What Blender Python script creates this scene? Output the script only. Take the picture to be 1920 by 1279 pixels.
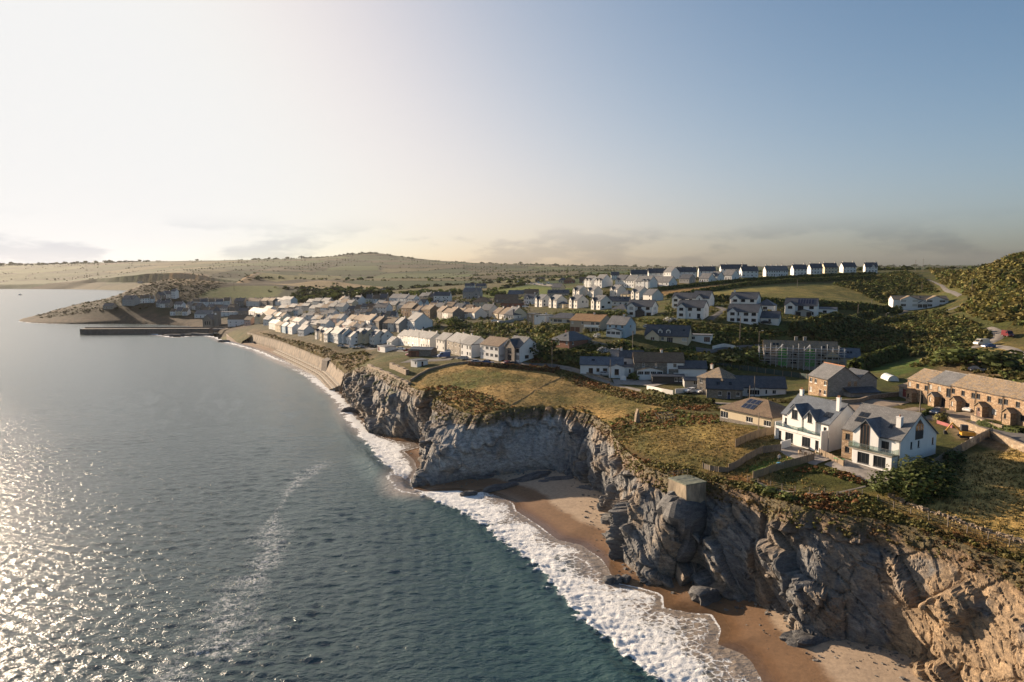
import bpy, bmesh, math, random
import numpy as np
from mathutils import Vector, Matrix

for o in list(bpy.data.objects):
    bpy.data.objects.remove(o)
SC = bpy.context.scene
COL = SC.collection
R = math.radians

# ------------------------------------------------------------------ camera
CAM_H = 55.0
FPX = 1280.0                      # focal length in pixels of the 1920 px wide photograph
PITCH = math.atan((639.5 - 516.0) / FPX)
cam_d = bpy.data.cameras.new('camera')
cam_d.sensor_width = 36.0
cam_d.lens = 24.0
cam_d.clip_start = 0.5
cam_d.clip_end = 40000.0
cam = bpy.data.objects.new('camera', cam_d)
cam.location = (0, 0, CAM_H)
cam.rotation_euler = (math.pi / 2 - PITCH, 0, 0)
COL.objects.link(cam)
SC.camera = cam

# ------------------------------------------------------------------ light
SUN_AZ = 49.5                     # degrees left of the view axis
SUN_EL = 14.5
sun_dir = Vector((-math.sin(R(SUN_AZ)) * math.cos(R(SUN_EL)), math.cos(R(SUN_AZ)) * math.cos(R(SUN_EL)), math.sin(R(SUN_EL))))
sd = bpy.data.lights.new('sun', 'SUN')
sd.energy = 5.0
sd.angle = R(0.6)
sd.color = (1.0, 0.78, 0.56)
sun = bpy.data.objects.new('sun', sd)
sun.rotation_euler = (-sun_dir).to_track_quat('-Z', 'Y').to_euler()
sun.location = (-300, 200, 300)
COL.objects.link(sun)

world = bpy.data.worlds.new('World')
SC.world = world
world.use_nodes = True
wn, wl = world.node_tree.nodes, world.node_tree.links
wn.clear()
w_out = wn.new('ShaderNodeOutputWorld')
w_bg = wn.new('ShaderNodeBackground')
w_bg.inputs['Strength'].default_value = 0.15
sky = wn.new('ShaderNodeTexSky')
sky.sky_type = 'NISHITA'
sky.sun_disc = False
sky.sun_elevation = R(SUN_EL)
sky.sun_rotation = R(-SUN_AZ)
sky.altitude = 50.0
sky.air_density = 0.7
sky.dust_density = 3.0
sky.ozone_density = 1.0


# the camera's tone response: the bright side of the evening sky rolls off softly instead of clipping
SKY_GAIN = (0.318, 0.298, 0.292)
SKY_POW = (1.6, 1.4, 1.3)
SKY_TOP = 2.58
ssep = wn.new('ShaderNodeSeparateColor')
scmb = wn.new('ShaderNodeCombineColor')
wl.new(sky.outputs[0], ssep.inputs[0])
for ch in range(3):
    prev = ssep.outputs[ch]
    for op, val in (('MULTIPLY', SKY_GAIN[ch]), ('POWER', SKY_POW[ch]), ('MULTIPLY', -1.0), ('EXPONENT', None), ('SUBTRACT', 1.0), ('MULTIPLY', SKY_TOP)):
        mn = wn.new('ShaderNodeMath')
        mn.operation = op
        if op == 'SUBTRACT':
            mn.inputs[0].default_value = 1.0
            wl.new(prev, mn.inputs[1])
        else:
            wl.new(prev, mn.inputs[0])
            if val is not None:
                mn.inputs[1].default_value = val
        prev = mn.outputs[0]
    wl.new(prev, scmb.inputs[ch])
SKY_OUT = scmb.outputs[0]


def wnode(t, **kw):
    n = wn.new(t)
    for k, v in kw.items():
        setattr(n, k, v)
    return n


def wmath(op, a, b=None, c=None):
    n = wn.new('ShaderNodeMath')
    n.operation = op
    for i, v in enumerate((a, b, c)):
        if v is None:
            continue
        if isinstance(v, (int, float)):
            n.inputs[i].default_value = v
        else:
            wl.new(v, n.inputs[i])
    return n.outputs[0]


# low broken cloud all round the horizon
tc = wnode('ShaderNodeTexCoord')
sep = wnode('ShaderNodeSeparateXYZ')
wl.new(tc.outputs['Generated'], sep.inputs[0])
az = wmath('ARCTAN2', sep.outputs[0], sep.outputs[1])
el = wmath('ARCSINE', sep.outputs[2])
comb = wnode('ShaderNodeCombineXYZ')
wl.new(wmath('MULTIPLY', az, 7.0), comb.inputs[0])
wl.new(wmath('MULTIPLY', el, 25.0), comb.inputs[1])
cn = wnode('ShaderNodeTexNoise')
cn.noise_dimensions = '3D'
cn.inputs['Scale'].default_value = 1.15
cn.inputs['Detail'].default_value = 7.0
cn.inputs['Roughness'].default_value = 0.55
comb.inputs[2].default_value = 6.7
wl.new(comb.outputs[0], cn.inputs['Vector'])
mr = wnode('ShaderNodeMapRange', interpolation_type='SMOOTHSTEP')
mr.inputs['From Min'].default_value = 0.46
mr.inputs['From Max'].default_value = 0.60
wl.new(cn.outputs['Fac'], mr.inputs['Value'])
lo = wnode('ShaderNodeMapRange', interpolation_type='SMOOTHSTEP')
lo.inputs['From Min'].default_value = 0.004
lo.inputs['From Max'].default_value = 0.022
wl.new(el, lo.inputs['Value'])
hi = wnode('ShaderNodeMapRange', interpolation_type='SMOOTHSTEP')
hi.inputs['From Min'].default_value = 0.085
hi.inputs['From Max'].default_value = 0.035
wl.new(el, hi.inputs['Value'])
cmask = wmath('MULTIPLY', wmath('MULTIPLY', mr.outputs[0], lo.outputs[0]), wmath('MULTIPLY', hi.outputs[0], 0.75))
ccol = wnode('ShaderNodeMix', data_type='RGBA', blend_type='MULTIPLY')
ccol.inputs['Factor'].default_value = 1.0
wl.new(SKY_OUT, ccol.inputs['A'])
ccol.inputs['B'].default_value = (0.60, 0.64, 0.72, 1)
cmix = wnode('ShaderNodeMix', data_type='RGBA')
wl.new(cmask, cmix.inputs['Factor'])
wl.new(SKY_OUT, cmix.inputs['A'])
wl.new(ccol.outputs['Result'], cmix.inputs['B'])
wl.new(cmix.outputs['Result'], w_bg.inputs['Color'])
wl.new(w_bg.outputs[0], w_out.inputs['Surface'])

SC.view_settings.view_transform = 'Standard'
SC.view_settings.look = 'None'
SC.view_settings.exposure = 1.2
SC.view_settings.gamma = 1.0
SC.view_settings.use_curve_mapping = False
SC.render.engine = 'CYCLES'
SC.cycles.use_denoising = True
SC.cycles.max_bounces = 6
SC.cycles.diffuse_bounces = 2
SC.cycles.glossy_bounces = 2
SC.cycles.transmission_bounces = 3
SC.cycles.volume_bounces = 0
SC.cycles.sample_clamp_indirect = 4.0
SC.cycles.sample_clamp_direct = 20.0

# ------------------------------------------------------------------ pixel <-> place helpers
SP, CP = math.sin(PITCH), math.cos(PITCH)


def ray(px, py):
    u = (px - 960.0) / FPX
    v = (639.5 - py) / FPX
    return u, CP + v * SP, -SP + v * CP


def at_h(px, py, h):
    dx, dy, dz = ray(px, py)
    t = (h - CAM_H) / dz
    return dx * t, dy * t, h


def at_y(px, py, Y):
    dx, dy, dz = ray(px, py)
    t = Y / dy
    return dx * t, Y, CAM_H + dz * t


# ------------------------------------------------------------------ numpy noise
_rs = np.random.RandomState(11)
_PERM = _rs.permutation(256).astype(np.int64)
_PERM = np.concatenate([_PERM, _PERM, _PERM])
_GRAD = _rs.normal(size=(256, 3))
_GRAD /= np.linalg.norm(_GRAD, axis=1)[:, None]


_G2 = np.stack([np.cos(np.arange(256) * 2.399963), np.sin(np.arange(256) * 2.399963)], 1).astype(np.float32)


def pnoise2(x, y):
    x = np.asarray(x, np.float32)
    y = np.asarray(y, np.float32)
    xi, yi = np.floor(x), np.floor(y)
    xf, yf = x - xi, y - yi
    xi, yi = xi.astype(np.int32) & 255, yi.astype(np.int32) & 255
    u, v = xf * xf * (3 - 2 * xf), yf * yf * (3 - 2 * yf)
    pa, pb = _PERM[xi], _PERM[xi + 1]

    def g(p, q, dx, dy):
        h = _PERM[p + q]
        return _G2[h, 0] * dx + _G2[h, 1] * dy
    a = g(pa, yi, xf, yf)
    b = g(pb, yi, xf - 1, yf)
    c = g(pa, yi + 1, xf, yf - 1)
    d = g(pb, yi + 1, xf - 1, yf - 1)
    a = a + u * (b - a)
    c = c + u * (d - c)
    return (a + v * (c - a)) * 1.35


def pnoise(x, y, z=None):
    if z is None:
        return pnoise2(x, y)
    x = np.asarray(x, float)
    y = np.asarray(y, float)
    z = np.asarray(z, float)
    xi, yi, zi = np.floor(x), np.floor(y), np.floor(z)
    xf, yf, zf = x - xi, y - yi, z - zi
    xi, yi, zi = xi.astype(np.int64) & 255, yi.astype(np.int64) & 255, zi.astype(np.int64) & 255
    u, v, w = [t * t * t * (t * (t * 6 - 15) + 10) for t in (xf, yf, zf)]
    out = 0
    for i in (0, 1):
        for j in (0, 1):
            for k in (0, 1):
                h = _PERM[_PERM[_PERM[(xi + i) & 255] + ((yi + j) & 255)] + ((zi + k) & 255)]
                g = _GRAD[h]
                d = g[..., 0] * (xf - i) + g[..., 1] * (yf - j) + g[..., 2] * (zf - k)
                out = out + d * (u if i else 1 - u) * (v if j else 1 - v) * (w if k else 1 - w)
    return out * 1.5


def fbm(x, y, z=None, oct=4, gain=0.5):
    s, a, f = 0, 1.0, 1.0
    for i in range(oct):
        s = s + a * pnoise(np.asarray(x) * f + 17.3 * i, np.asarray(y) * f - 9.1 * i, None if z is None else np.asarray(z) * f + 3.7 * i)
        a *= gain
        f *= 2.03
    return s


def hash3(i, j, k, c):
    return ((np.sin(i * 127.1 + j * 311.7 + k * 74.7 + c * 53.3) * 43758.5453) % 1.0)


def voronoi(P, flat=False):
    """nearest jittered-lattice cell of each point: centre offset vector, distance, four random numbers per cell"""
    base = np.floor(P)
    best = np.full(len(P), 1e9)
    off = np.zeros_like(P)
    rnd = np.zeros((len(P), 4))
    second = np.full(len(P), 1e9)
    for i in (-1, 0, 1):
        for j in (-1, 0, 1):
            for k in ((0,) if flat else (-1, 0, 1)):
                c = base + (i, j, k)
                jit = np.stack([hash3(c[:, 0], c[:, 1], c[:, 2], q) for q in (1, 2, 3)], 1)
                d = P - (c + jit)
                dd = (d * d).sum(1)
                m = dd < best
                second = np.where(m, best, np.minimum(second, dd))
                best = np.where(m, dd, best)
                off[m] = d[m]
                cm = c[m]
                rnd[m] = np.stack([hash3(cm[:, 0], cm[:, 1], cm[:, 2], q) for q in (4, 5, 6, 7)], 1)
    return off, np.sqrt(best), rnd, np.sqrt(second) - np.sqrt(best)


def smooth(a, b, x):
    t = np.clip((np.asarray(x, float) - a) / (b - a), 0, 1)
    return t * t * (3 - 2 * t)


def pip(X, Y, poly):
    """points in polygon"""
    poly = np.asarray(poly, float)
    ins = np.zeros(X.shape, bool)
    x0, y0 = poly[-1][:2]
    for x1, y1 in poly[:, :2]:
        if y0 != y1:
            c = ((y1 > Y) != (y0 > Y)) & (X < (x0 - x1) * (Y - y1) / (y0 - y1) + x1)
            ins ^= c
        x0, y0 = x1, y1
    return ins


def dist_poly(X, Y, line, closed=False):
    """distance to a polyline, with the parameter (index + fraction) of the nearest point"""
    line = np.asarray(line, float)
    D = np.full(X.shape, 1e18)
    T = np.zeros(X.shape)
    n = len(line)
    for i in range(n if closed else n - 1):
        ax, ay = line[i][:2]
        bx, by = line[(i + 1) % n][:2]
        ex, ey = bx - ax, by - ay
        L = ex * ex + ey * ey + 1e-12
        t = np.clip(((X - ax) * ex + (Y - ay) * ey) / L, 0, 1)
        d = (X - ax - t * ex) ** 2 + (Y - ay - t * ey) ** 2
        m = d < D
        D = np.where(m, d, D)
        T = np.where(m, i + t, T)
    return np.sqrt(D), T


# ------------------------------------------------------------------ object helpers
def link(o, parent=None):
    COL.objects.link(o)
    if parent is not None:
        o.parent = parent
    return o


def np_mesh(name, V, F, mat=None, smooth_shade=True, attrs=None, midx=None):
    """mesh from numpy arrays; F is (n,3) or (n,4)"""
    V = np.asarray(V, np.float32)
    F = np.asarray(F, np.int32)
    me = bpy.data.meshes.new(name)
    k = F.shape[1]
    me.vertices.add(len(V))
    me.vertices.foreach_set('co', V.ravel())
    me.loops.add(F.size)
    me.loops.foreach_set('vertex_index', F.ravel())
    me.polygons.add(len(F))
    me.polygons.foreach_set('loop_start', np.arange(0, F.size, k, dtype=np.int32))
    me.polygons.foreach_set('loop_total', np.full(len(F), k, np.int32))
    if midx is not None:
        me.polygons.foreach_set('material_index', np.asarray(midx, np.int32))
    me.polygons.foreach_set('use_smooth', np.full(len(F), smooth_shade, bool))
    for an, arr in (attrs or {}).items():
        arr = np.asarray(arr, np.float32)
        if arr.ndim == 2:
            if arr.shape[1] == 3:
                arr = np.concatenate([arr, np.ones((len(arr), 1), np.float32)], 1)
            a = me.attributes.new(an, 'FLOAT_COLOR', 'POINT')
            a.data.foreach_set('color', arr.ravel())
        else:
            a = me.attributes.new(an, 'FLOAT', 'POINT')
            a.data.foreach_set('value', arr.ravel())
    me.update()
    for m in (mat if isinstance(mat, (list, tuple)) else [mat]):
        if m is not None:
            me.materials.append(m)
    return me


def add(name, me, parent=None, loc=None, rz=0.0):
    o = bpy.data.objects.new(name, me)
    if loc is not None:
        o.location = loc
    if rz:
        o.rotation_euler = (0, 0, rz)
    return link(o, parent)


def thing(name, label, cat, loc=(0, 0, 0), rz=0.0, group=None):
    o = bpy.data.objects.new(name, None)
    o.empty_display_size = 0.5
    o.location = loc
    o.rotation_euler = (0, 0, rz)
    tag(o, label, cat, group)
    return link(o)


def tag(o, label=None, cat=None, group=None, kind=None):
    if label:
        o['label'] = label
    if cat:
        o['category'] = cat
    if group:
        o['group'] = group
    if kind:
        o['kind'] = kind
    return o


class MB:
    """collects boxes, prisms and tubes into one mesh"""

    def __init__(self):
        self.v, self.f, self.m = [], [], []

    def poly(self, pts, mi=0):
        n = len(self.v)
        self.v += [tuple(p) for p in pts]
        self.f.append(list(range(n, n + len(pts))))
        self.m.append(mi)

    def box(self, x0, x1, y0, y1, z0, z1, mi=0):
        n = len(self.v)
        self.v += [(x, y, z) for z in (z0, z1) for x, y in ((x0, y0), (x1, y0), (x1, y1), (x0, y1))]
        for f in ((3, 2, 1, 0), (4, 5, 6, 7), (0, 1, 5, 4), (1, 2, 6, 5), (2, 3, 7, 6), (3, 0, 4, 7)):
            self.f.append([n + i for i in f])
            self.m.append(mi)

    def slab(self, quad, t, mi=0):
        """closed slab: quad top (counter-clockwise from outside) pushed back by thickness t along its normal"""
        q = [Vector(p) for p in quad]
        nrm = (q[1] - q[0]).cross(q[-1] - q[0]).normalized() * t
        n, k = len(self.v), len(q)
        self.v += [tuple(p) for p in q] + [tuple(p - nrm) for p in q]
        self.f.append([n + i for i in range(k)])
        self.f.append([n + k + i for i in reversed(range(k))])
        for i in range(k):
            j = (i + 1) % k
            self.f.append([n + j, n + i, n + k + i, n + k + j])
        self.m += [mi] * (k + 2)

    def bar(self, a, b, r, seg=6, r2=None, mi=0, cap=True):
        a, b = Vector(a), Vector(b)
        d = (b - a).normalized()
        s = d.orthogonal().normalized()
        t = d.cross(s)
        r2 = r if r2 is None else r2
        n = len(self.v)
        for p, rr in ((a, r), (b, r2)):
            for i in range(seg):
                an = 2 * math.pi * i / seg
                self.v.append(tuple(p + s * (rr * math.cos(an)) + t * (rr * math.sin(an))))
        for i in range(seg):
            j = (i + 1) % seg
            self.f.append([n + i, n + j, n + seg + j, n + seg + i])
            self.m.append(mi)
        if cap:
            self.f.append([n + i for i in reversed(range(seg))])
            self.f.append([n + seg + i for i in range(seg)])
            self.m += [mi, mi]

    def prism(self, pts2, y0, y1, mi=0):
        """outline in the x,z plane (counter-clockwise seen from -y) swept from y0 to y1"""
        n, k = len(self.v), len(pts2)
        self.v += [(x, y0, z) for x, z in pts2] + [(x, y1, z) for x, z in pts2]
        self.f.append([n + i for i in range(k)])
        self.f.append([n + k + i for i in reversed(range(k))])
        for i in range(k):
            j = (i + 1) % k
            self.f.append([n + j, n + i, n + k + i, n + k + j])
        self.m += [mi] * (k + 2)

    def mesh(self, name, mats, smooth_shade=False):
        me = bpy.data.meshes.new(name)
        me.from_pydata(self.v, [], self.f)
        for m in (mats if isinstance(mats, (list, tuple)) else [mats]):
            me.materials.append(m)
        if any(self.m):
            me.polygons.foreach_set('material_index', self.m)
        if smooth_shade:
            me.polygons.foreach_set('use_smooth', [True] * len(self.f))
        me.update()
        return me

    def build(self, name, mats, parent=None, loc=None, rz=0.0, smooth_shade=False):
        return add(name, self.mesh(name, mats, smooth_shade), parent, loc, rz)


# ------------------------------------------------------------------ materials
class NT:
    def __init__(self, name):
        self.m = bpy.data.materials.new(name)
        self.m.use_nodes = True
        self.t = self.m.node_tree
        self.n, self.l = self.t.nodes, self.t.links
        self.b = self.n['Principled BSDF']
        self.out = self.n['Material Output']

    def new(self, t, **kw):
        n = self.n.new(t)
        for k, v in kw.items():
            setattr(n, k, v)
        return n

    def put(self, sock, v):
        if isinstance(v, bpy.types.NodeSocket):
            self.l.new(v, sock)
        elif isinstance(v, (tuple, list)):
            sock.default_value = tuple(v) + ((1,) if len(v) == 3 and sock.type == 'RGBA' else ())
        else:
            sock.default_value = v

    def math(self, op, a, b=None):
        n = self.new('ShaderNodeMath', operation=op)
        self.put(n.inputs[0], a)
        if b is not None:
            self.put(n.inputs[1], b)
        return n.outputs[0]

    def mix(self, f, a, b, mode='MIX'):
        n = self.new('ShaderNodeMix', data_type='RGBA', blend_type=mode)
        self.put(n.inputs['Factor'], f)
        self.put(n.inputs['A'], a)
        self.put(n.inputs['B'], b)
        return n.outputs['Result']

    def coord(self, kind='Object', scale=(1, 1, 1), rot=(0, 0, 0)):
        c = self.new('ShaderNodeTexCoord')
        if kind == 'World':
            c = self.new('ShaderNodeNewGeometry')
            s = c.outputs['Position']
        else:
            s = c.outputs[kind]
        mp = self.new('ShaderNodeMapping')
        mp.inputs['Scale'].default_value = scale
        mp.inputs['Rotation'].default_value = rot
        self.l.new(s, mp.inputs['Vector'])
        return mp.outputs[0]

    def noise(self, scale, detail=4, rough=0.55, vec=None, dist=0.0):
        n = self.new('ShaderNodeTexNoise')
        n.inputs['Scale'].default_value = scale
        n.inputs['Detail'].default_value = detail
        n.inputs['Roughness'].default_value = rough
        n.inputs['Distortion'].default_value = dist
        if vec is not None:
            self.l.new(vec, n.inputs['Vector'])
        return n.outputs['Fac']

    def ramp(self, v, lo, hi, a=0.0, b=1.0):
        n = self.new('ShaderNodeMapRange', interpolation_type='SMOOTHSTEP')
        n.inputs['From Min'].default_value = lo
        n.inputs['From Max'].default_value = hi
        n.inputs['To Min'].default_value = a
        n.inputs['To Max'].default_value = b
        self.put(n.inputs['Value'], v)
        return n.outputs[0]

    def bump(self, h, strength=0.3, dist=0.1, normal=None):
        n = self.new('ShaderNodeBump')
        n.inputs['Strength'].default_value = strength
        n.inputs['Distance'].default_value = dist
        self.l.new(h, n.inputs['Height'])
        if normal is not None:
            self.l.new(normal, n.inputs['Normal'])
        return n.outputs[0]

    def attr(self, name):
        n = self.new('ShaderNodeAttribute', attribute_name=name)
        return n

    def done(self, color=None, rough=0.8, normal=None, **kw):
        if color is not None:
            self.put(self.b.inputs['Base Color'], color)
        self.put(self.b.inputs['Roughness'], rough)
        if normal is not None:
            self.l.new(normal, self.b.inputs['Normal'])
        for k, v in kw.items():
            self.put(self.b.inputs[k], v)
        return self.m


def simple(name, c, rough=0.7, var=0.25, scale=1.5, bump=0.0, bscale=8.0, bdist=0.03, metal=0.0, kind='Object', stretch=(1, 1, 1)):
    t = NT(name)
    v = t.coord(kind, stretch)
    n = t.noise(scale, 5, 0.6, v)
    col = t.mix(t.ramp(n, 0.3, 0.7), tuple(x * (1 - var) for x in c), tuple(min(1, x * (1 + var * 0.6)) for x in c))
    nb = t.bump(t.noise(bscale, 4, 0.6, v), bump, bdist) if bump else None
    return t.done(col, rough, nb, Metallic=metal)
# ------------------------------------------------------------------ the lie of the land: surveyed points (pixel + height or distance)
CLIFF = [  # base pixel, top pixel, top height
    ((2150, 1500), (2120, 1150, 16.5)), ((1900, 1400), (1990, 1090, 17)), ((1800, 1320), (1920, 1062, 17)),
    ((1735, 1285), (1850, 1038, 17.3)), ((1692, 1250), (1780, 1013, 17.5)), ((1640, 1232), (1715, 992, 17.5)),
    ((1561, 1216), (1640, 975, 17.5)), ((1490, 1203), (1570, 963, 17.6)), ((1480, 1165), (1500, 952, 17.4)),
    ((1412, 1132), (1440, 938, 16.8)), ((1340, 1118), (1380, 920, 16.9)), ((1310, 1088), (1335, 905, 17.2)),
    ((1224, 1095), (1275, 903, 16.8)), ((1167, 1062), (1215, 878, 16.6)), ((1150, 1010), (1190, 860, 16.3)),
    ((1134, 975), (1170, 845, 15.6)), ((1140, 945), (1152, 822, 15.4)), ((1105, 917), (1143, 800, 15.7)),
    ((1077, 903), (1112, 778, 15.8)), ((1040, 893), (1065, 768, 16)), ((994, 893), (1017, 763, 16.2)),
    ((940, 898), (965, 769, 16)), ((880, 903), (925, 778, 15.5)), ((830, 910), (877, 780, 14.5)),
    ((782, 910), (850, 768, 15)), ((784, 885), (825, 752, 16)), ((795, 862), (812, 748, 16.2)),
    ((815, 840), (832, 740, 16.6)), ((822, 833), (838, 735, 16.8)), ((805, 828), (800, 735, 16.3)),
    ((765, 822), (778, 731, 16)), ((735, 820), (765, 722, 16.4)), ((705, 810), (742, 712, 16.8)),
    ((680, 783), (715, 698, 17)), ((663, 768), (690, 687, 17)), ((655, 750), (670, 690, 14)), ((641, 733), (655, 698, 9.5)),
]
CL_BASE = [at_h(b[0], b[1], 0.3) for b, t in CLIFF]
CL_TOP = [at_h(*t) for b, t in CLIFF]
WALL_TOP = [at_h(*p) for p in ((645, 704, 7), (618, 680, 7), (576, 662, 7), (526, 642, 7), (464, 625, 7))]
SHORE = [at_h(*p) for p in ((430, 621, 3), (404, 618, 2.0), (385, 613, 1.5), (350, 608, 1.5), (300, 606, 1.5), (250, 604, 1.5), (200, 604.5, 1.5),
                            (150, 605, 1.5), (100, 605, 1.2), (60, 604, 0.8), (40, 602, 0.5))]
COAST = [p[:2] for p in CL_TOP + WALL_TOP + SHORE] + [(-600, 835), (-570, 880), (-520, 960), (-480, 1080), (-520, 1400), (-900, 2300),
                                                      (-1705, 2816), (-2112, 2816), (-2700, 2790), (-4200, 2700), (-9000, 2500)]
LAND = COAST + [(-14000, 14000), (16000, 14000), (16000, 10), (110, 10), (80, 60)]

CTRL = []
for p in CL_TOP + WALL_TOP + SHORE:
    CTRL.append((p[0], p[1], p[2]))
H_PTS = [(800, 700, 19), (1000, 690, 21.5), (900, 705, 20), (1000, 740, 18), (900, 745, 17.8), (1150, 760, 17.5), (1200, 740, 19.5), (1250, 780, 18.3),
         (1200, 820, 17.2), (1300, 800, 19.4), (1300, 850, 18.8), (1420, 800, 21), (1400, 850, 20), (1450, 895, 19), (1550, 850, 20.6),
         (1600, 900, 19.6), (1690, 882, 21.3), (1620, 862, 21.3), (1765, 862, 22.3), (1850, 870, 22.3), (1920, 900, 21.8), (1850, 960, 19.3),
         (1920, 990, 19.3), (1700, 950, 18.5), (1640, 760, 23), (1500, 780, 21.8), (1850, 830, 23.8), (1920, 850, 24), (1780, 910, 21),
         (2200, 950, 21.5), (2300, 760, 28), (2100, 820, 25.5), (1240, 875, 17.4), (1350, 885, 18), (1480, 935, 18), (1560, 945, 18), (1650, 955, 18.1),
         (440, 610, 5), (400, 607, 4.5), (350, 601, 5), (640, 690, 9), (612, 672, 9), (570, 655, 9), (520, 637, 9),
         (720, 683, 18.2), (760, 700, 18.3), (810, 672, 20), (700, 672, 17)]
Y_PTS = [(600, 640, 420), (640, 646, 405), (690, 652, 390), (740, 650, 395), (660, 660, 350), (610, 655, 400), (812, 655, 320), (890, 672, 270), (945, 678, 257),
         (850, 662, 295), (660, 660, 380),
         (650, 613, 470), (700, 621, 430), (780, 621, 400), (750, 593, 500), (830, 598, 470), (905, 593, 440), (950, 597, 420), (660, 574, 600),
         (740, 571, 600), (830, 566, 580), (880, 559, 620), (905, 577, 520), (958, 557, 600), (975, 575, 500), (1015, 575, 470), (1050, 577, 450),
         (1085, 578, 430), (1130, 580, 410), (1165, 588, 380), (1205, 591, 370), (1100, 558, 500), (1157, 556, 490), (1200, 561, 460), (1220, 565, 440),
         (1037, 547, 560), (1108, 538, 540), (1132, 539, 520), (1185, 539, 510), (1213, 541, 490), (1255, 536, 500), (1317, 530, 510), (1370, 525, 520),
         (1403, 520, 540), (1450, 519, 545), (1495, 516, 560), (1555, 513, 570), (1590, 510, 590), (1625, 510, 600), (1720, 508, 620), (1790, 507, 600),
         (1300, 555, 400), (1450, 560, 390), (1550, 560, 400), (1630, 570, 390), (1500, 530, 500), (1350, 545, 430), (1640, 525, 520),
         (1283, 574, 345), (1320, 574, 350), (1300, 599, 305), (1400, 580, 325), (1440, 584, 315), (1400, 611, 290), (1447, 610, 295), (1505, 595, 300),
         (1552, 593, 310), (1735, 567, 440), (1120, 620, 300), (1057, 604, 340), (1012, 606, 350), (1183, 633, 272), (1255, 648, 262), (1060, 652, 262),
         (960, 640, 330), (900, 620, 370), (1130, 705, 240), (1240, 705, 238), (1300, 715, 228), (1390, 748, 195), (1440, 740, 200), (1520, 690, 250),
         (1565, 742, 180), (1700, 748, 178), (1800, 765, 158), (1915, 797, 140), (1620, 655, 270), (1750, 640, 270), (1850, 655, 230), (1900, 640, 250),
         (1700, 600, 350), (1780, 560, 400), (1850, 540, 380), (1920, 476, 400), (1850, 500, 450), (1790, 515, 520), (1920, 560, 300), (1920, 600, 260),
         (1650, 590, 380), (1600, 620, 330), (1700, 690, 215), (1800, 700, 200), (1900, 720, 180), (1400, 660, 260), (1340, 640, 275),
         (2100, 500, 380), (2300, 560, 260), (2200, 640, 200), (2100, 455, 480), (2400, 440, 500),
         (330, 592, 790), (250, 575, 815), (200, 580, 815), (230, 560, 860), (440, 575, 850), (540, 572, 780), (500, 590, 700), (550, 600, 600),
         (590, 620, 500), (480, 600, 640), (570, 640, 450), (520, 610, 580), (450, 595, 740), (400, 590, 790), (140, 592, 812), (100, 596, 812),
         (100, 590, 835), (170, 567, 860), (215, 548, 900), (300, 521, 1020), (260, 529, 960), (390, 513, 1300), (470, 510, 1650), (480, 530, 1100), (440, 545, 950),
         (400, 558, 890), (560, 520, 1400), (600, 527, 1200), (620, 538, 1100), (700, 522, 1700), (800, 522, 1700), (660, 548, 950), (560, 552, 900),
         (900, 525, 1500), (1000, 517, 1800), (1080, 508, 2200), (740, 545, 950), (850, 541, 900), (980, 541, 720), (600, 560, 800), (700, 556, 800),
         (90, 531, 2880), (90, 515, 3300), (90, 500, 4000), (0, 531, 2880), (0, 515, 3300), (0, 497, 4200), (100, 495.5, 4200), (250, 491, 4300),
         (400, 489, 4500), (300, 510, 2900), (400, 506, 2600), (520, 488, 4800), (600, 487.5, 5000), (650, 479, 5000), (672, 474, 5000), (697, 471, 5000), (720, 475, 5000),
         (745, 482, 5000), (800, 490, 4800), (930, 494.5, 4500), (1050, 499, 4500), (1150, 500.5, 4500), (1300, 501, 4500), (1400, 501, 4200),
         (1700, 501, 4000), (1780, 498, 4000), (1920, 500, 4000), (2200, 500, 4000), (800, 506, 3000), (600, 502, 3000), (1000, 507, 2900), (1300, 508, 2500),
         (1600, 509, 2000), (1900, 508, 1800), (-200, 498, 4200), (-400, 500, 4000), (-400, 530, 2800), (-400, 515, 3200),
         (1500, 511, 1000), (1250, 511, 1100), (1750, 511, 1000), (1100, 520, 1000), (2200, 505, 1200)]
for p in H_PTS:
    CTRL.append(at_h(*p))
for p in Y_PTS:
    CTRL.append(at_y(*p))
for X, Y, Z in ((-4000, 8000, 60), (0, 8000, 70), (4000, 8000, 60), (-2000, 8500, 60), (2500, 8500, 60), (-600, 1150, 30), (-800, 2000, 45), (-560, 1000, 26),
                (-900, 2450, 30), (-520, 900, 12), (-530, 1200, 25), (-600, 1700, 35), (100, 62, 16), (140, 75, 19), (70, 62, 14), (90, 90, 19.5)):
    CTRL.append((X, Y, Z))
CTRL = np.array(CTRL)

U0, U1, DU = -1.12, 1.32, 0.0042
L0, L1, DL = math.log(58), math.log(9500), 0.007
NU, NL = int((U1 - U0) / DU) + 1, int((L1 - L0) / DL) + 1


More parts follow.
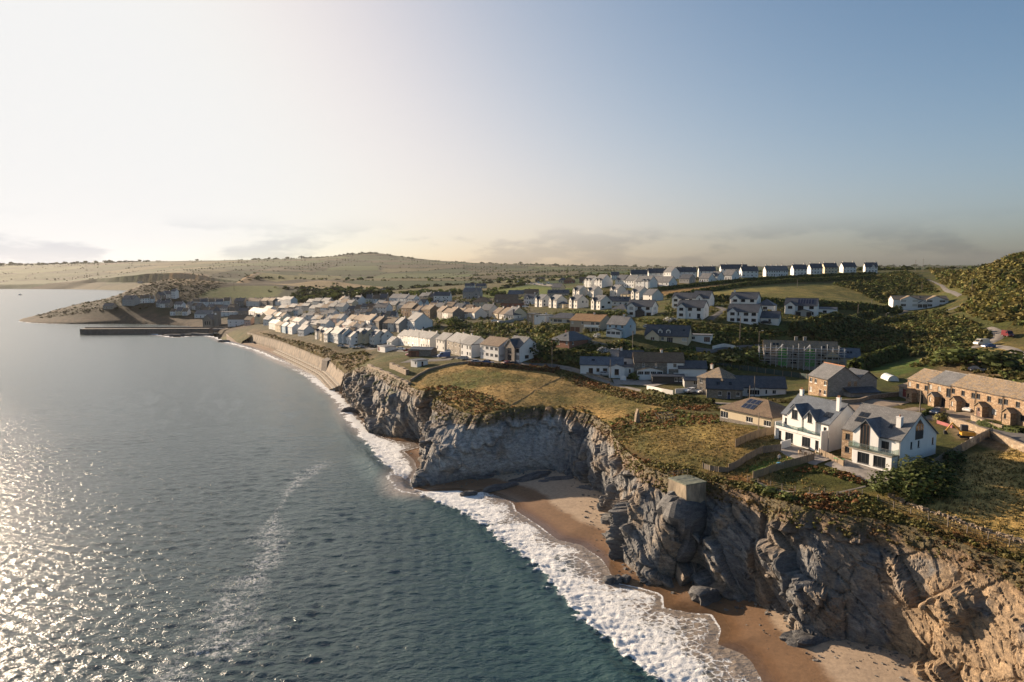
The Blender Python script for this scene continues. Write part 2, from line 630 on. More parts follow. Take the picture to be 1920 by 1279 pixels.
def _tps():
    S = np.stack([CTRL[:, 0] / CTRL[:, 1], np.log(CTRL[:, 1])], 1)
    Zt = CTRL[:, 2]
    n = len(S)

    def ker(A, B):
        d2 = ((A[:, None, :] - B[None, :, :]) ** 2).sum(2)
        return np.where(d2 > 0, d2 * np.log(d2 + 1e-12), 0)

    K = ker(S, S) + 0.004 * np.eye(n)
    P = np.concatenate([np.ones((n, 1)), S], 1)
    A = np.block([[K, P], [P.T, np.zeros((3, 3))]])
    w = np.linalg.solve(A, np.concatenate([Zt, np.zeros(3)]))
    st = 3
    us = U0 + DU * st * np.arange(NU // st + 2)
    ls = L0 + DL * st * np.arange(NL // st + 2)
    G = np.stack(np.meshgrid(us, ls), -1).reshape(-1, 2)
    out = np.concatenate([ker(c, S) @ w[:n] + w[n] + c @ w[n + 1:] for c in np.array_split(G, 60)])
    C = out.reshape(len(ls), len(us))
    # up to the fine grid
    fi, fj = np.arange(NL) / st, np.arange(NU) / st
    i0, j0 = fi.astype(int), fj.astype(int)
    a, b = (fi - i0)[:, None], (fj - j0)[None, :]
    return (C[i0][:, j0] * (1 - a) * (1 - b) + C[i0 + 1][:, j0] * a * (1 - b) + C[i0][:, j0 + 1] * (1 - a) * b + C[i0 + 1][:, j0 + 1] * a * b)


GU = U0 + DU * np.arange(NU)
GL = L0 + DL * np.arange(NL)
GY = np.exp(GL)[:, None] * np.ones((1, NU))
GX = GU[None, :] * GY
GZ = _tps()
# relief: hummocks close by, long swells far off
rel = 0.28 * fbm(GX / 9, GY / 9, oct=3) * smooth(0, 40, GY) * (1 - smooth(500, 900, GY)) + 2.5 * fbm(GX / 160, GY / 160, oct=3) * smooth(900, 1600, GY)
GZ = GZ + rel
IN_LAND = pip(GX, GY, LAND)
D_COAST, T_COAST = dist_poly(GX, GY, COAST)
GZ_LAND = GZ.copy()
n_cl, n_wl = len(CL_TOP), len(WALL_TOP)
steep = np.where(T_COAST < n_cl + n_wl - 1.2, 12.0, np.where(GY < 1300, 0.45, 0.25))
GZ = np.where(IN_LAND, GZ, np.minimum(GZ, GZ[...] * 0 + np.clip(GZ, 0, 30)) - steep * D_COAST)
far_cliff = (GY > 1300) & IN_LAND
GZ = np.where(far_cliff, np.maximum(GZ, 1.0), GZ)
GZ = np.where(IN_LAND, np.maximum(GZ, 0.4), GZ)


def tz(X, Y):
    """ground height at a place (bilinear on the same grid the ground mesh uses)"""
    X = np.asarray(X, float)
    Y = np.asarray(Y, float)
    fi = np.clip((np.log(np.maximum(Y, 1)) - L0) / DL, 0, NL - 1.001)
    fj = np.clip((X / np.maximum(Y, 1) - U0) / DU, 0, NU - 1.001)
    i, j = fi.astype(int), fj.astype(int)
    a, b = fi - i, fj - j
    return (GZ[i, j] * (1 - a) * (1 - b) + GZ[i + 1, j] * a * (1 - b) + GZ[i, j + 1] * (1 - a) * b + GZ[i + 1, j + 1] * a * b)


def hit(px, py, near=60.0):
    """where the line of sight through a pixel of the photograph meets the ground"""
    dx, dy, dz = ray(px, py)
    Ys = np.exp(np.linspace(math.log(near), math.log(9000), 2600))
    t = Ys / dy
    gap = CAM_H + dz * t - tz(dx * t, Ys)
    k = np.where(gap < 0)[0]
    k = k[0] if len(k) else len(Ys) - 1
    if k > 0:
        g0, g1 = gap[k - 1], gap[k]
        f = g0 / (g0 - g1 + 1e-9)
        Y = Ys[k - 1] + f * (Ys[k] - Ys[k - 1])
    else:
        Y = Ys[0]
    X = dx * Y / dy
    return float(X), float(Y), float(tz(X, Y))


def W(pts):
    """ground places of photograph pixels; a third number is the distance for pixels that graze a skyline"""
    return [hit(*p)[:2] if len(p) == 2 else at_y(*p)[:2] for p in pts]


# ------------------------------------------------------------------ ground colours (what grows or lies there)
GC = np.zeros(GX.shape + (3,))
n1 = fbm(GX / 14, GY / 14, oct=4)
n2 = fbm(GX / 3.5, GY / 3.5, oct=3)
n3 = fbm(GX / 45 + 9, GY / 45, oct=3)


def lerp(a, b, t):
    return np.asarray(a) * (1 - t[..., None]) + np.asarray(b) * t[..., None]


SCRUB, DRY, GREEN, LUSH, BRACKEN = (0.07, 0.078, 0.025), (0.26, 0.20, 0.075), (0.075, 0.092, 0.024), (0.07, 0.115, 0.025), (0.13, 0.062, 0.026)
GC[:] = lerp(SCRUB, (0.10, 0.085, 0.033), smooth(-0.2, 0.5, n1 + 0.4 * n2))


def paint(poly, ca, cb=None, edge=1.5, k=1.0, noise=None):
    w = W(poly) if not isinstance(poly[0][0], str) else poly
    w = np.array(w)
    sx0, sx1, sy0, sy1 = w[:, 0].min() - 9, w[:, 0].max() + 9, w[:, 1].min() - 9, w[:, 1].max() + 9
    m = (GX > sx0) & (GX < sx1) & (GY > sy0) & (GY < sy1)
    if not m.any():
        return
    x, y = GX[m], GY[m]
    d, _ = dist_poly(x, y, w, True)
    s = np.where(pip(x, y, w), d, -d) + edge * 0.8 * n2[m]
    a = smooth(-edge, edge, s) * k
    nn = (n1 if noise is None else noise)[m]
    c = lerp(ca, cb if cb is not None else ca, smooth(-0.35, 0.45, nn + 0.5 * n2[m]))
    GC[m] = GC[m] * (1 - a[:, None]) + c * a[:, None]


# far country: a patchwork of fields
far = GY > 640
fx, fy = GX[far] / 260.0, GY[far] / 330.0
wob = np.stack([fx + 0.25 * fbm(fx * .8, fy * .8, oct=2), fy + 0.25 * fbm(fx * .8 + 5, fy * .8, oct=2), np.full(fx.shape, 0.5)], 1)
off, d1, rnd, edge_d = voronoi(wob, True)
pal = np.array([(0.095, 0.13, 0.035), (0.065, 0.10, 0.028), (0.22, 0.165, 0.08), (0.13, 0.15, 0.045), (0.27, 0.21, 0.11), (0.08, 0.115, 0.033), (0.17, 0.12, 0.065),
                (0.06, 0.085, 0.025)])
fc = pal[(rnd[:, 0] * len(pal)).astype(int) % len(pal)] * (0.42 + 0.3 * rnd[:, 1])[:, None] * np.array((0.82, 1.0, 0.95))
hedge = smooth(0.075, 0.025, edge_d)
fc = fc * (1 - hedge[:, None]) + np.array((0.03, 0.035, 0.014)) * hedge[:, None]
wood = smooth(0.25, 0.55, fbm(GX[far] / 260 + 3, GY[far] / 300, oct=3))
fc = fc * (1 - wood[:, None]) + np.array((0.032, 0.038, 0.014)) * wood[:, None]
bl = smooth(640, 760, GY[far])[:, None]
GC[far] = GC[far] * (1 - bl) + fc * bl
FAR_EDGE = np.zeros(GX.shape)
FAR_EDGE[far] = hedge * (1 - wood)
FAR_WOOD = np.zeros(GX.shape)
FAR_WOOD[far] = wood

# village ground
paint([(420, 615), (600, 655), (700, 665), (800, 668), (960, 690), (1000, 640), (1020, 590), (1000, 560), (880, 552), (700, 560), (600, 565), (450, 570)],
      (0.11, 0.095, 0.075), (0.075, 0.075, 0.045), 6, 0.8)
# headland turf
paint([(770, 722), (800, 690), (880, 676), (1000, 684), (1080, 705), (1160, 725), (1230, 748), (1250, 775), (1150, 800), (1110, 785), (1000, 768), (900, 785), (850, 775)],
      (0.40, 0.265, 0.11), (0.27, 0.19, 0.075), 2.5)
paint([(800, 715), (880, 694), (960, 700), (1010, 712), (900, 728), (820, 735)], GREEN, LUSH, 3, 0.7)
paint([(1000, 745), (1060, 722), (1180, 735), (1240, 760), (1200, 775), (1100, 765)], (0.09, 0.085, 0.03), GREEN, 3, 0.6)
# coast slope around the near gardens
paint([(1160, 850), (1200, 800), (1300, 780), (1370, 790), (1480, 830), (1480, 880), (1560, 920), (1660, 940), (1620, 970), (1400, 925), (1280, 900)],
      (0.20, 0.14, 0.055), (0.115, 0.105, 0.037), 2.5)
paint([(1200, 800), (1290, 780), (1350, 800), (1330, 850), (1240, 850)], DRY, (0.15, 0.11, 0.04), 2)
paint([(1320, 870), (1400, 890), (1460, 915), (1560, 935), (1660, 945), (1760, 985), (1920, 1030), (1920, 1055), (1780, 1012), (1640, 972), (1500, 950), (1380, 918), (1310, 900)],
      BRACKEN, (0.10, 0.075, 0.03), 1.8, 0.85)
paint([(1140, 800), (1160, 840), (1250, 880), (1230, 895), (1150, 850)], BRACKEN, (0.09, 0.05, 0.022), 1.5, 0.9)
# big field to the right
paint([(1640, 940), (1760, 890), (1830, 850), (1920, 840), (2300, 880), (2300, 1150), (1920, 1050), (1760, 985)], (0.40, 0.29, 0.11), (0.50, 0.34, 0.135), 3)
paint([(1700, 965), (1800, 985), (1920, 1015), (2100, 1060), (2100, 1130), (1920, 1056), (1780, 1010)], BRACKEN, (0.11, 0.09, 0.033), 2, 0.7)
# garden lawns
paint([(1445, 912), (1460, 890), (1530, 868), (1590, 880), (1625, 905), (1600, 918), (1500, 922)], (0.07, 0.075, 0.022), (0.09, 0.085, 0.028), 1)
paint([(1390, 880), (1440, 862), (1480, 850), (1520, 862), (1470, 880), (1420, 893)], LUSH, GREEN, 1)
# hill fields
paint([(1275, 560), (1340, 545), (1450, 534), (1560, 531), (1640, 548), (1690, 575), (1620, 573), (1400, 566)], (0.19, 0.175, 0.055), (0.25, 0.205, 0.07), 3)
paint([(1205, 549), (1300, 539), (1450, 524), (1640, 514), (1640, 520), (1500, 530), (1400, 536), (1300, 548), (1230, 556)], (0.24, 0.15, 0.07), (0.21, 0.14, 0.06), 2)
paint([(1000, 560), (1110, 548), (1000, 535), (900, 548), (860, 556)], LUSH, (0.10, 0.13, 0.03), 3, 0.9)
paint([(880, 549), (960, 539), (1040, 539), (1010, 548), (940, 552)], (0.115, 0.15, 0.03), (0.13, 0.15, 0.035), 3)
paint([(1560, 655), (1640, 622), (1740, 600), (1790, 598), (1720, 625), (1620, 655)], GREEN, LUSH, 2)
paint([(1450, 612), (1540, 600), (1500, 625), (1460, 630)], GREEN, LUSH, 2)
paint([(1620, 695), (1700, 672), (1760, 672), (1740, 690), (1680, 705)], GREEN, LUSH, 2)
# stony yard behind the stone terrace
paint([(1750, 695), (1800, 672), (1870, 675), (1890, 700), (1850, 722), (1790, 712)], (0.22, 0.16, 0.10), (0.17, 0.125, 0.08), 1.5)
paint([(1775, 790), (1850, 812), (1905, 850), (1850, 838), (1790, 822)], (0.21, 0.16, 0.105), (0.16, 0.12, 0.08), 1)
paint([(1800, 640), (1890, 640), (1920, 650), (1920, 665), (1850, 668)], DRY, (0.12, 0.10, 0.04), 2)
# stone-faced bank above the sea wall, rocky flanks of the far headland
paint([(648, 702), (700, 672), (694, 657), (600, 648), (520, 625), (474, 616), (462, 626), (526, 643), (576, 663), (618, 681)], (0.19, 0.14, 0.09), (0.12, 0.092, 0.06), 4)
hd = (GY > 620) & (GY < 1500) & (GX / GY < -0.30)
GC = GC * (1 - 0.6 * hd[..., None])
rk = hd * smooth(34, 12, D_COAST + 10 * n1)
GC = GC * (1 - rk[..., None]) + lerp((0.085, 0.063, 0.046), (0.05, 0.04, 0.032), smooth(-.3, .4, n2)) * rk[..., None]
# green field on the far headland, plough land above it
paint([(370, 556), (395, 543), (440, 536), (520, 536), (530, 543), (520, 556), (440, 559)], (0.10, 0.13, 0.03), (0.11, 0.125, 0.033), 4)
paint([(300, 524), (390, 515), (480, 519), (470, 527), (400, 533), (320, 540)], (0.20, 0.135, 0.075), (0.18, 0.125, 0.07), 4)
paint([(480, 519), (560, 513), (640, 518), (620, 524), (520, 528)], (0.13, 0.13, 0.045), None, 4)
paint([(500, 532), (600, 526), (720, 538), (730, 543), (640, 543)], (0.25, 0.19, 0.11), None, 4)
paint([(540, 558), (600, 545), (720, 548), (720, 560), (600, 568)], (0.028, 0.034, 0.012), None, 8)

# ground mesh
keep = (GZ > -7.0)
idx = np.full(GX.shape, -1, np.int64)
q = keep[:-1, :-1] & keep[1:, :-1] & keep[:-1, 1:] & keep[1:, 1:]
use = np.zeros(GX.shape, bool)
use[:-1, :-1] |= q
use[1:, :-1] |= q
use[:-1, 1:] |= q
use[1:, 1:] |= q
idx[use] = np.arange(use.sum())
ii, jj = np.where(q)
FQ = np.stack([idx[ii, jj], idx[ii, jj + 1], idx[ii + 1, jj + 1], idx[ii + 1, jj]], 1)

t = NT('ground_turf')
a = t.attr('col')
v = t.coord('World')
g1, g2, g3 = t.noise(0.9, 6, 0.7, v), t.noise(5.0, 4, 0.7, v), t.noise(0.12, 4, 0.6, v)
c = t.mix(1.0, a.outputs['Color'], t.mix(t.ramp(g1, 0.28, 0.72), (0.55, 0.55, 0.5), (1.45, 1.4, 1.3)), 'MULTIPLY')
c = t.mix(1.0, c, t.mix(t.ramp(g2, 0.25, 0.75), (0.6, 0.62, 0.6), (1.35, 1.32, 1.25)), 'MULTIPLY')
c = t.mix(1.0, c, t.mix(t.ramp(g3, 0.3, 0.7), (0.8, 0.84, 0.8), (1.2, 1.15, 1.1)), 'MULTIPLY')
nb = t.bump(g2, 0.8, 0.25, t.bump(g1, 0.7, 0.5))
M_GROUND = t.done(c, 0.95, nb)
M_GROUND.node_tree.nodes['Principled BSDF'].inputs['Specular IOR Level'].default_value = 0.15
ground = add('ground', np_mesh('ground', np.stack([GX[use], GY[use], GZ[use]], 1), FQ, M_GROUND, True, {'col': GC[use]}))
tag(ground, kind='structure')
# ------------------------------------------------------------------ cliffs
def resample(pts, step):
    P = np.array([p[:3] for p in pts], float)
    return P


def loft_cliff():
    B, T = np.array(CL_BASE), np.array(CL_TOP)
    cols_b, cols_t, par = [], [], []
    for i in range(len(B) - 1):
        mid = 0.5 * (B[i] + B[i + 1])
        L = max(np.linalg.norm(B[i + 1] - B[i]), np.linalg.norm(T[i + 1] - T[i]))
        st = 0.22 if mid[1] < 140 else (0.32 if mid[1] < 215 else 0.5)
        n = max(2, int(L / st))
        for k in range(n):
            f = k / n
            cols_b.append(B[i] * (1 - f) + B[i + 1] * f)
            cols_t.append(T[i] * (1 - f) + T[i + 1] * f)
            par.append(i + f)
    cb, ct, par = np.array(cols_b), np.array(cols_t), np.array(par)
    # round the corners of the plan a little
    for arr in (cb, ct):
        for _ in range(30):
            arr[1:-1] = 0.5 * arr[1:-1] + 0.25 * (arr[:-2] + arr[2:])
    return cb, ct, par


CB, CT, CPAR = loft_cliff()
NR = 84
rows = np.linspace(0, 1, NR)
tan = np.gradient(CB[:, :2] * 0.5 + CT[:, :2] * 0.5, axis=0)
tan /= np.linalg.norm(tan, axis=1)[:, None] + 1e-9
nrm = np.stack([-tan[:, 1], tan[:, 0]], 1)          # points to seaward
chk = ((CB - CT)[:, :2] * nrm).sum(1).mean()
if chk < 0:
    nrm = -nrm
gz_top = tz(CT[:, 0] - nrm[:, 0] * 0.8, CT[:, 1] - nrm[:, 1] * 0.8)
P = np.zeros((len(CB), NR, 3))
for r, s in enumerate(rows):
    # profile: foot juts out, face steep, brow laid back
    hz = s ** 0.92
    ho = 1 - (0.25 * s + 0.75 * s ** 2.2) if True else 1 - s
    P[:, r, 0] = CB[:, 0] * ho + CT[:, 0] * (1 - ho)
    P[:, r, 1] = CB[:, 1] * ho + CT[:, 1] * (1 - ho)
    P[:, r, 2] = -1.6 + (gz_top + 1.6 + 0.05) * hz
pp = P.reshape(-1, 3)
par = np.repeat(CPAR, NR)
ss = np.tile(rows, len(CB))
nn = np.repeat(nrm, NR, 0)
ycol = pp[:, 1]
env = smooth(0.0, 0.06, ss) * (1 - smooth(0.93, 1.0, ss)) * 0.9 + 0.1
# bedding: blocks stretched down the dip
along = pp[:, 0] * 0.72 - pp[:, 1] * 0.69
across = pp[:, 0] * 0.69 + pp[:, 1] * 0.72
dipA, dipB = along * 0.80 - pp[:, 2] * 0.60, along * 0.60 + pp[:, 2] * 0.80
Q = np.stack([dipA, across, dipB], 1)
bay = smooth(18.0, 19.5, par) * (1 - smooth(23.2, 24.2, par))      # smoother pale slab at the back of the bay
amp = 1 - 0.5 * bay
o1, d1, r1, e1 = voronoi(Q / np.array([10.5, 6.0, 3.9]))
o2, d2, r2, e2 = voronoi(Q / np.array([3.8, 2.0, 1.15]) + 7.3)
o3, d3, r3, e3 = voronoi(Q / np.array([0.95, 0.7, 0.42]) + 31.1)
dsp = 3.6 * (r1[:, 0] - 0.5) + 3.6 * (o1[:, 0] * (r1[:, 1] - 0.5) + o1[:, 2] * (r1[:, 2] - 0.3))
dsp += 1.05 * (r2[:, 0] - 0.5) + 1.1 * (o2[:, 0] * (r2[:, 1] - 0.5) + o2[:, 2] * (r2[:, 2] - 0.3))
dsp += 0.26 * (r3[:, 0] - 0.5)
dsp -= 0.40 * smooth(0.10, 0.0, e2) + 1.1 * smooth(0.08, 0.0, e1)
dsp += 2.0 * fbm(along / 13, across / 13, pp[:, 2] / 16, oct=3)
# clefts and buttresses running up the face
butt = np.abs(fbm(np.repeat(np.arange(len(CB)) * 0.0, NR) + along / 9.0, across / 9.0, pp[:, 2] / 40, oct=2))
dsp += amp * (2.4 * butt - 0.9)
dsp = dsp * amp + bay * (0.7 * fbm(along / 6, across / 6, pp[:, 2] / 6, oct=3) + 0.9 * (r2[:, 0] - 0.5) + 0.8 * (r1[:, 0] - 0.5))
# soil cap is softer
cap = smooth(0.80, 0.93, ss + 0.05 * fbm(along / 6, across / 6, oct=2))
dsp = dsp * (1 - 0.75 * cap) + cap * 0.5 * fbm(along / 2.0, across / 2.0, pp[:, 2] / 2, oct=3)
dsp = np.where(dsp > 0, dsp, 0.35 * dsp) + 0.25
pp[:, :2] += nn * (dsp * env)[:, None]
pp[:, 2] += env * 0.35 * (r2[:, 3] - 0.5) * amp
# colours of the rock
slate_a, slate_b = np.array((0.09, 0.092, 0.097)), np.array((0.20, 0.196, 0.19))
ochre, pale, soil = np.array((0.30, 0.205, 0.115)), np.array((0.36, 0.345, 0.32)), np.array((0.17, 0.11, 0.06))
cc = lerp(slate_a, slate_b, 0.65 * r2[:, 3] + 0.35 * r1[:, 3])
cn1 = fbm(along / 7 + 3, across / 7, pp[:, 2] / 7, oct=4)
right = smooth(6.6, 3.4, par)
och = np.clip(smooth(0.05, 0.5, cn1 + 0.9 * right - 0.15 + 0.25 * (r2[:, 1] - 0.5)), 0, 1) * (0.45 + 0.55 * right)
och = np.maximum(och, 0.45 * smooth(0.6, 0.85, ss) * smooth(0.0, 0.5, cn1))
third = smooth(24.5, 26, par)
och = np.maximum(och, 0.55 * third * smooth(-0.1, 0.4, cn1))
och = np.maximum(och, 0.5 * smooth(0.1, 0.45, fbm(along / 4 + 31, across / 4, pp[:, 2] / 9, oct=3)))
cc = lerp(cc, ochre, och * 0.85) if False else cc * (1 - 0.85 * och[:, None]) + ochre * (0.85 * och)[:, None]
pb = bay * smooth(0.14, 0.25, ss) * smooth(-0.55, 0.1, cn1 + 0.2)
cc = cc * (1 - 0.8 * pb[:, None]) + pale * (0.8 * pb)[:, None]
cc = cc * (1 - cap[:, None]) + (soil * (0.75 + 0.5 * r3[:, 0])[:, None]) * cap[:, None]
veg = smooth(0.92, 0.985, ss + 0.16 * cn1)
cc = cc * (1 - veg[:, None]) + np.array((0.095, 0.072, 0.028)) * veg[:, None]
vg2 = third * smooth(0.35, 0.6, fbm(along / 5 + 8, across / 5, pp[:, 2] / 4, oct=3)) * smooth(0.45, 0.7, ss)
cc = cc * (1 - vg2[:, None]) + np.array((0.08, 0.085, 0.026)) * vg2[:, None]
wet = smooth(0.13, 0.04, ss + 0.04 * cn1)
cc = cc * (1 - 0.62 * wet[:, None])
cc *= (0.86 + 0.28 * r3[:, 1])[:, None]
# the last rows tuck under the turf
i0 = np.arange(len(CB) - 1)
FQ = []
a = (i0[:, None] * NR + np.arange(NR - 1)[None, :]).ravel()
FQ = np.stack([a, a + NR, a + NR + 1, a + 1], 1)
t = NT('cliff_rock')
at = t.attr('col')
v = t.coord('World')
vs = t.coord('World', (1, 1, 3.0), (0.5, 0.35, 0.6))
k1, k2, k3 = t.noise(0.7, 8, 0.7, vs), t.noise(3.5, 6, 0.7, vs), t.noise(0.25, 4, 0.6, v)
c = t.mix(1.0, at.outputs['Color'], t.mix(t.ramp(k1, 0.3, 0.7), (0.6, 0.6, 0.62), (1.4, 1.38, 1.32)), 'MULTIPLY')
c = t.mix(1.0, c, t.mix(t.ramp(k2, 0.3, 0.7), (0.7, 0.7, 0.7), (1.3, 1.3, 1.28)), 'MULTIPLY')
nb = t.bump(k2, 0.8, 0.12, t.bump(k1, 0.9, 0.5))
M_CLIFF = t.done(c, 0.8, nb)
cliff = add('cliff', np_mesh('cliff', pp, FQ, M_CLIFF, False, {'col': cc}))
tag(cliff, kind='structure')

# ------------------------------------------------------------------ beach and sea
def HZ(pts, z=0.0):
    return [at_h(x, y, z)[:2] for x, y in pts]


WATER = HZ([(2300, 1900), (1560, 1400), (1430, 1279), (1408, 1240), (1390, 1225), (1345, 1208), (1352, 1180), (1335, 1152), (1300, 1150), (1245, 1140), (1243, 1118), (1235, 1112), (1200, 1102),
            (1150, 1092), (1143, 1070), (1128, 1048), (1090, 1022), (1045, 1012), (1010, 985), (968, 958), (962, 943), (932, 930), (905, 922), (890, 925), (860, 920), (800, 922), (775, 917), (770, 900),
            (783, 882), (776, 862), (757, 846), (790, 838), (775, 829), (745, 828), (718, 820), (695, 806), (675, 785), (660, 765), (652, 748), (640, 738), (628, 733),
            (600, 705), (575, 692), (545, 682), (520, 672), (495, 660), (470, 652), (440, 644), (425, 640), (405, 632), (385, 628), (330, 632), (300, 628), (292, 626)])
BREAK = HZ([(1700, 1700), (1225, 1279), (1170, 1230), (1100, 1168), (1040, 1108), (985, 1056), (925, 1003), (865, 962), (800, 935), (772, 915),
            (745, 893), (718, 868), (690, 835), (665, 808), (650, 780), (635, 757), (610, 735), (580, 712), (550, 697), (510, 680), (470, 662), (430, 648)])
# beach sheet
bu = np.arange(-0.42, 0.95, 0.0055)
blg = np.arange(math.log(66), math.log(720), 0.0075)
BY = np.exp(blg)[:, None] * np.ones((1, len(bu)))
BX = bu[None, :] * BY
SEA_POLY = WATER + [(-3000, 640), (-3000, -2000), (80, -2000)]
dW, _ = dist_poly(BX, BY, WATER)
inw = pip(BX, BY, SEA_POLY)
sgn = np.where(inw, -dW, dW)
BZ = np.where(sgn > 0, 1.9 * (1 - np.exp(-sgn / 16.0)) + 0.02 * sgn.clip(0, 30), 0.075 * sgn) + 0.03 * fbm(BX / 4, BY / 4, oct=3) * smooth(1, 8, sgn)
BZ = np.clip(BZ, -3, 2.6)
keepb = (sgn > -28) & (sgn < 45)
idx = np.full(BX.shape, -1, np.int64)
q = keepb[:-1, :-1] & keepb[1:, :-1] & keepb[:-1, 1:] & keepb[1:, 1:]
use = np.zeros(BX.shape, bool)
for sl in ((slice(None, -1), slice(None, -1)), (slice(1, None), slice(None, -1)), (slice(None, -1), slice(1, None)), (slice(1, None), slice(1, None))):
    use[sl] |= q
idx[use] = np.arange(use.sum())
ii, jj = np.where(q)
FQ = np.stack([idx[ii, jj], idx[ii, jj + 1], idx[ii + 1, jj + 1], idx[ii + 1, jj]], 1)
t = NT('beach_sand')
v = t.coord('World')
wa = t.attr('dry').outputs['Fac']
e = t.math('ADD', wa, t.math('MULTIPLY', t.math('SUBTRACT', t.noise(0.25, 4, 0.6, v), 0.5), 4.0))
dry = t.ramp(e, 7.5, 9.5)
c = t.mix(dry, (0.175, 0.098, 0.047), (0.36, 0.27, 0.185))
wet2 = t.ramp(wa, 3.0, 0.2)
c = t.mix(wet2, c, (0.125, 0.078, 0.046))
c = t.mix(1.0, c, t.mix(t.ramp(t.noise(1.3, 6, 0.7, v), 0.3, 0.7), (0.82, 0.82, 0.82), (1.15, 1.15, 1.15)), 'MULTIPLY')
weed = t.math('MULTIPLY', t.ramp(t.noise(0.9, 8, 0.75, v), 0.60, 0.66), t.math('MULTIPLY', t.ramp(wa, 4, 7), t.ramp(wa, 15, 11)))
c = t.mix(weed, c, (0.035, 0.022, 0.016))
pebb = t.math('MULTIPLY', t.ramp(t.noise(9.0, 3, 0.6, v), 0.64, 0.7), t.ramp(wa, 9, 14))
c = t.mix(t.math('MULTIPLY', pebb, 0.6), c, (0.10, 0.10, 0.105))
rg = t.ramp(wa, 0.5, 5.0, 0.18, 0.85)
M_SAND = t.done(c, rg, t.bump(t.noise(2.5, 5, 0.6, v), 0.25, 0.15))
beach = add('beach', np_mesh('beach', np.stack([BX[use], BY[use], BZ[use]], 1), FQ, M_SAND, True, {'dry': sgn[use]}))
tag(beach, kind='structure')

# sea surface
us = np.concatenate([np.arange(-1.12, -0.22, 0.0055), np.arange(-0.22, 0.36, 0.0026), np.arange(0.36, 0.95, 0.006)])
ls = np.concatenate([np.arange(math.log(62), math.log(230), 0.0032), np.arange(math.log(230), math.log(5200), 0.0075)])
SY = np.exp(ls)[:, None] * np.ones((1, len(us)))
SX = us[None, :] * SY
FULL = SX.shape
keeps = (pip(SX, SY, SEA_POLY) | (SY > 640) | (SY < 64)) & ~pip(SX, SY, LAND)
for _ in range(6):                        # a little margin under beach and cliffs
    k2_ = keeps.copy()
    k2_[1:] |= keeps[:-1]
    k2_[:-1] |= keeps[1:]
    k2_[:, 1:] |= keeps[:, :-1]
    k2_[:, :-1] |= keeps[:, 1:]
    keeps = k2_
SXF, SYF = SX, SY
SX, SY = SX[keeps], SY[keeps]
dW, tW = dist_poly(SX, SY, WATER)
inw = pip(SX, SY, SEA_POLY) | (SY > 640)
dB, tB = dist_poly(SX, SY, BREAK)
BRK_POLY = BREAK + [(-3000, 600), (-3000, -2000), (60, -2000)]
inb = pip(SX, SY, BRK_POLY) | (SY > 640)
sW = np.where(inw, dW, -dW)              # metres out from the water's edge
sB = np.where(inb, dB, -dB)              # metres out beyond the breaker line
calm = smooth(0.0, 9.0, sW)
chop = np.zeros(SX.shape)
rsw = np.random.RandomState(5)
wobA, wobB = pnoise(SX / 17, SY / 13), pnoise(SX / 11 + 40, SY / 23)
for k in range(26):
    lam = 1.3 * (1.11 ** (k % 13)) * (0.9 + 0.2 * rsw.rand())
    th = R(103 + rsw.normal() * 32)      # crests travel up the bay towards the shore
    kx, ky = math.cos(th) * 2 * math.pi / lam, math.sin(th) * 2 * math.pi / lam
    ampw = 0.0125 * lam ** 0.6
    vis = 1 - smooth(lam * 60, lam * 110, SY)
    ph = kx * SX + ky * SY + rsw.rand() * 6.28 + 2.2 * (wobA if k % 2 else wobB)
    s = np.sin(ph)
    chop += ampw * vis * (s + 0.28 * np.cos(2 * ph))
gust = 0.75 + 0.5 * fbm(SX / 45, SY / 60, oct=2)
z = chop * gust * (0.25 + 0.75 * smooth(2, 26, sW))
near = 1 - smooth(330, 480, SY)
# long swell rearing up just outside the breaker line, then the broken bore
nb_ = fbm(SX / 16, SY / 16, oct=2)
curl = smooth(150, 175, SY) * (1 - smooth(190, 215, SY)) + 0.55 * (1 - smooth(150, 175, SY)) + 0.35 * smooth(190, 215, SY)
hump = np.exp(-((sB - 3.0 - 1.0 * nb_) / 3.6) ** 2) * (1.15 + 0.5 * nb_) * curl * near
z += hump + 0.30 * np.exp(-((sB - 26) / 7.0) ** 2) * near
bore_w = 12.0 + 3.0 * fbm(SX / 20 + 4, SY / 20, oct=2)
inside = np.clip(-sB, 0, None)
surf = smooth(-1.4, 0.9, -sB + 1.5 * fbm(SX / 2.2, SY / 2.2, oct=3) + 1.6 * fbm(SX / 9 + 3, SY / 9, oct=2)) * smooth(0.2, 2.0, sW)
lump = 0.55 * fbm(SX / 2.4, SY / 1.7, oct=2) + 0.6 * fbm(SX / 0.85, SY / 0.75, oct=2)
bore = np.exp(-inside / 8.0) * surf * near
z += bore * (0.40 + 0.20 * lump) + 0.10 * surf * near * lump * np.exp(-inside / 22)
z = np.where(sW < 2.5, z * smooth(0.0, 2.5, sW), z)
z += 0.012
# foam cover, 0..1
fr = fbm(SX / 2.6, SY / 2.6, oct=4)
fl = fbm(SX / 9, SY / 9, oct=3)
foam = surf * near * (0.33 + 0.16 * fl + 0.46 * np.exp(-(inside / (bore_w * 0.8)) ** 2) * (0.9 + 0.45 * fr))
foam = np.maximum(foam, 0.62 * surf * smooth(0.5, 0.15, SY / 900.0) * (0.75 + 0.5 * fl))
foam = np.maximum(foam, (0.55 + 0.35 * fl) * np.exp(-(sW / 0.6) ** 2) * near * (sW > -0.2))
foam = np.maximum(foam, 0.50 * np.exp(-((sW - 5.0 - 2.2 * fl) / 0.8) ** 2) * near)
# cove with the steep break in front of the headland
px_ = 960 + FPX * SX / SY
churn = np.exp(-(((px_ - 850) / 75) ** 2)) * np.exp(-((SY - 168) / 13) ** 2)
foam = np.maximum(foam, 0.95 * churn * smooth(-1, 1.5, -sB))
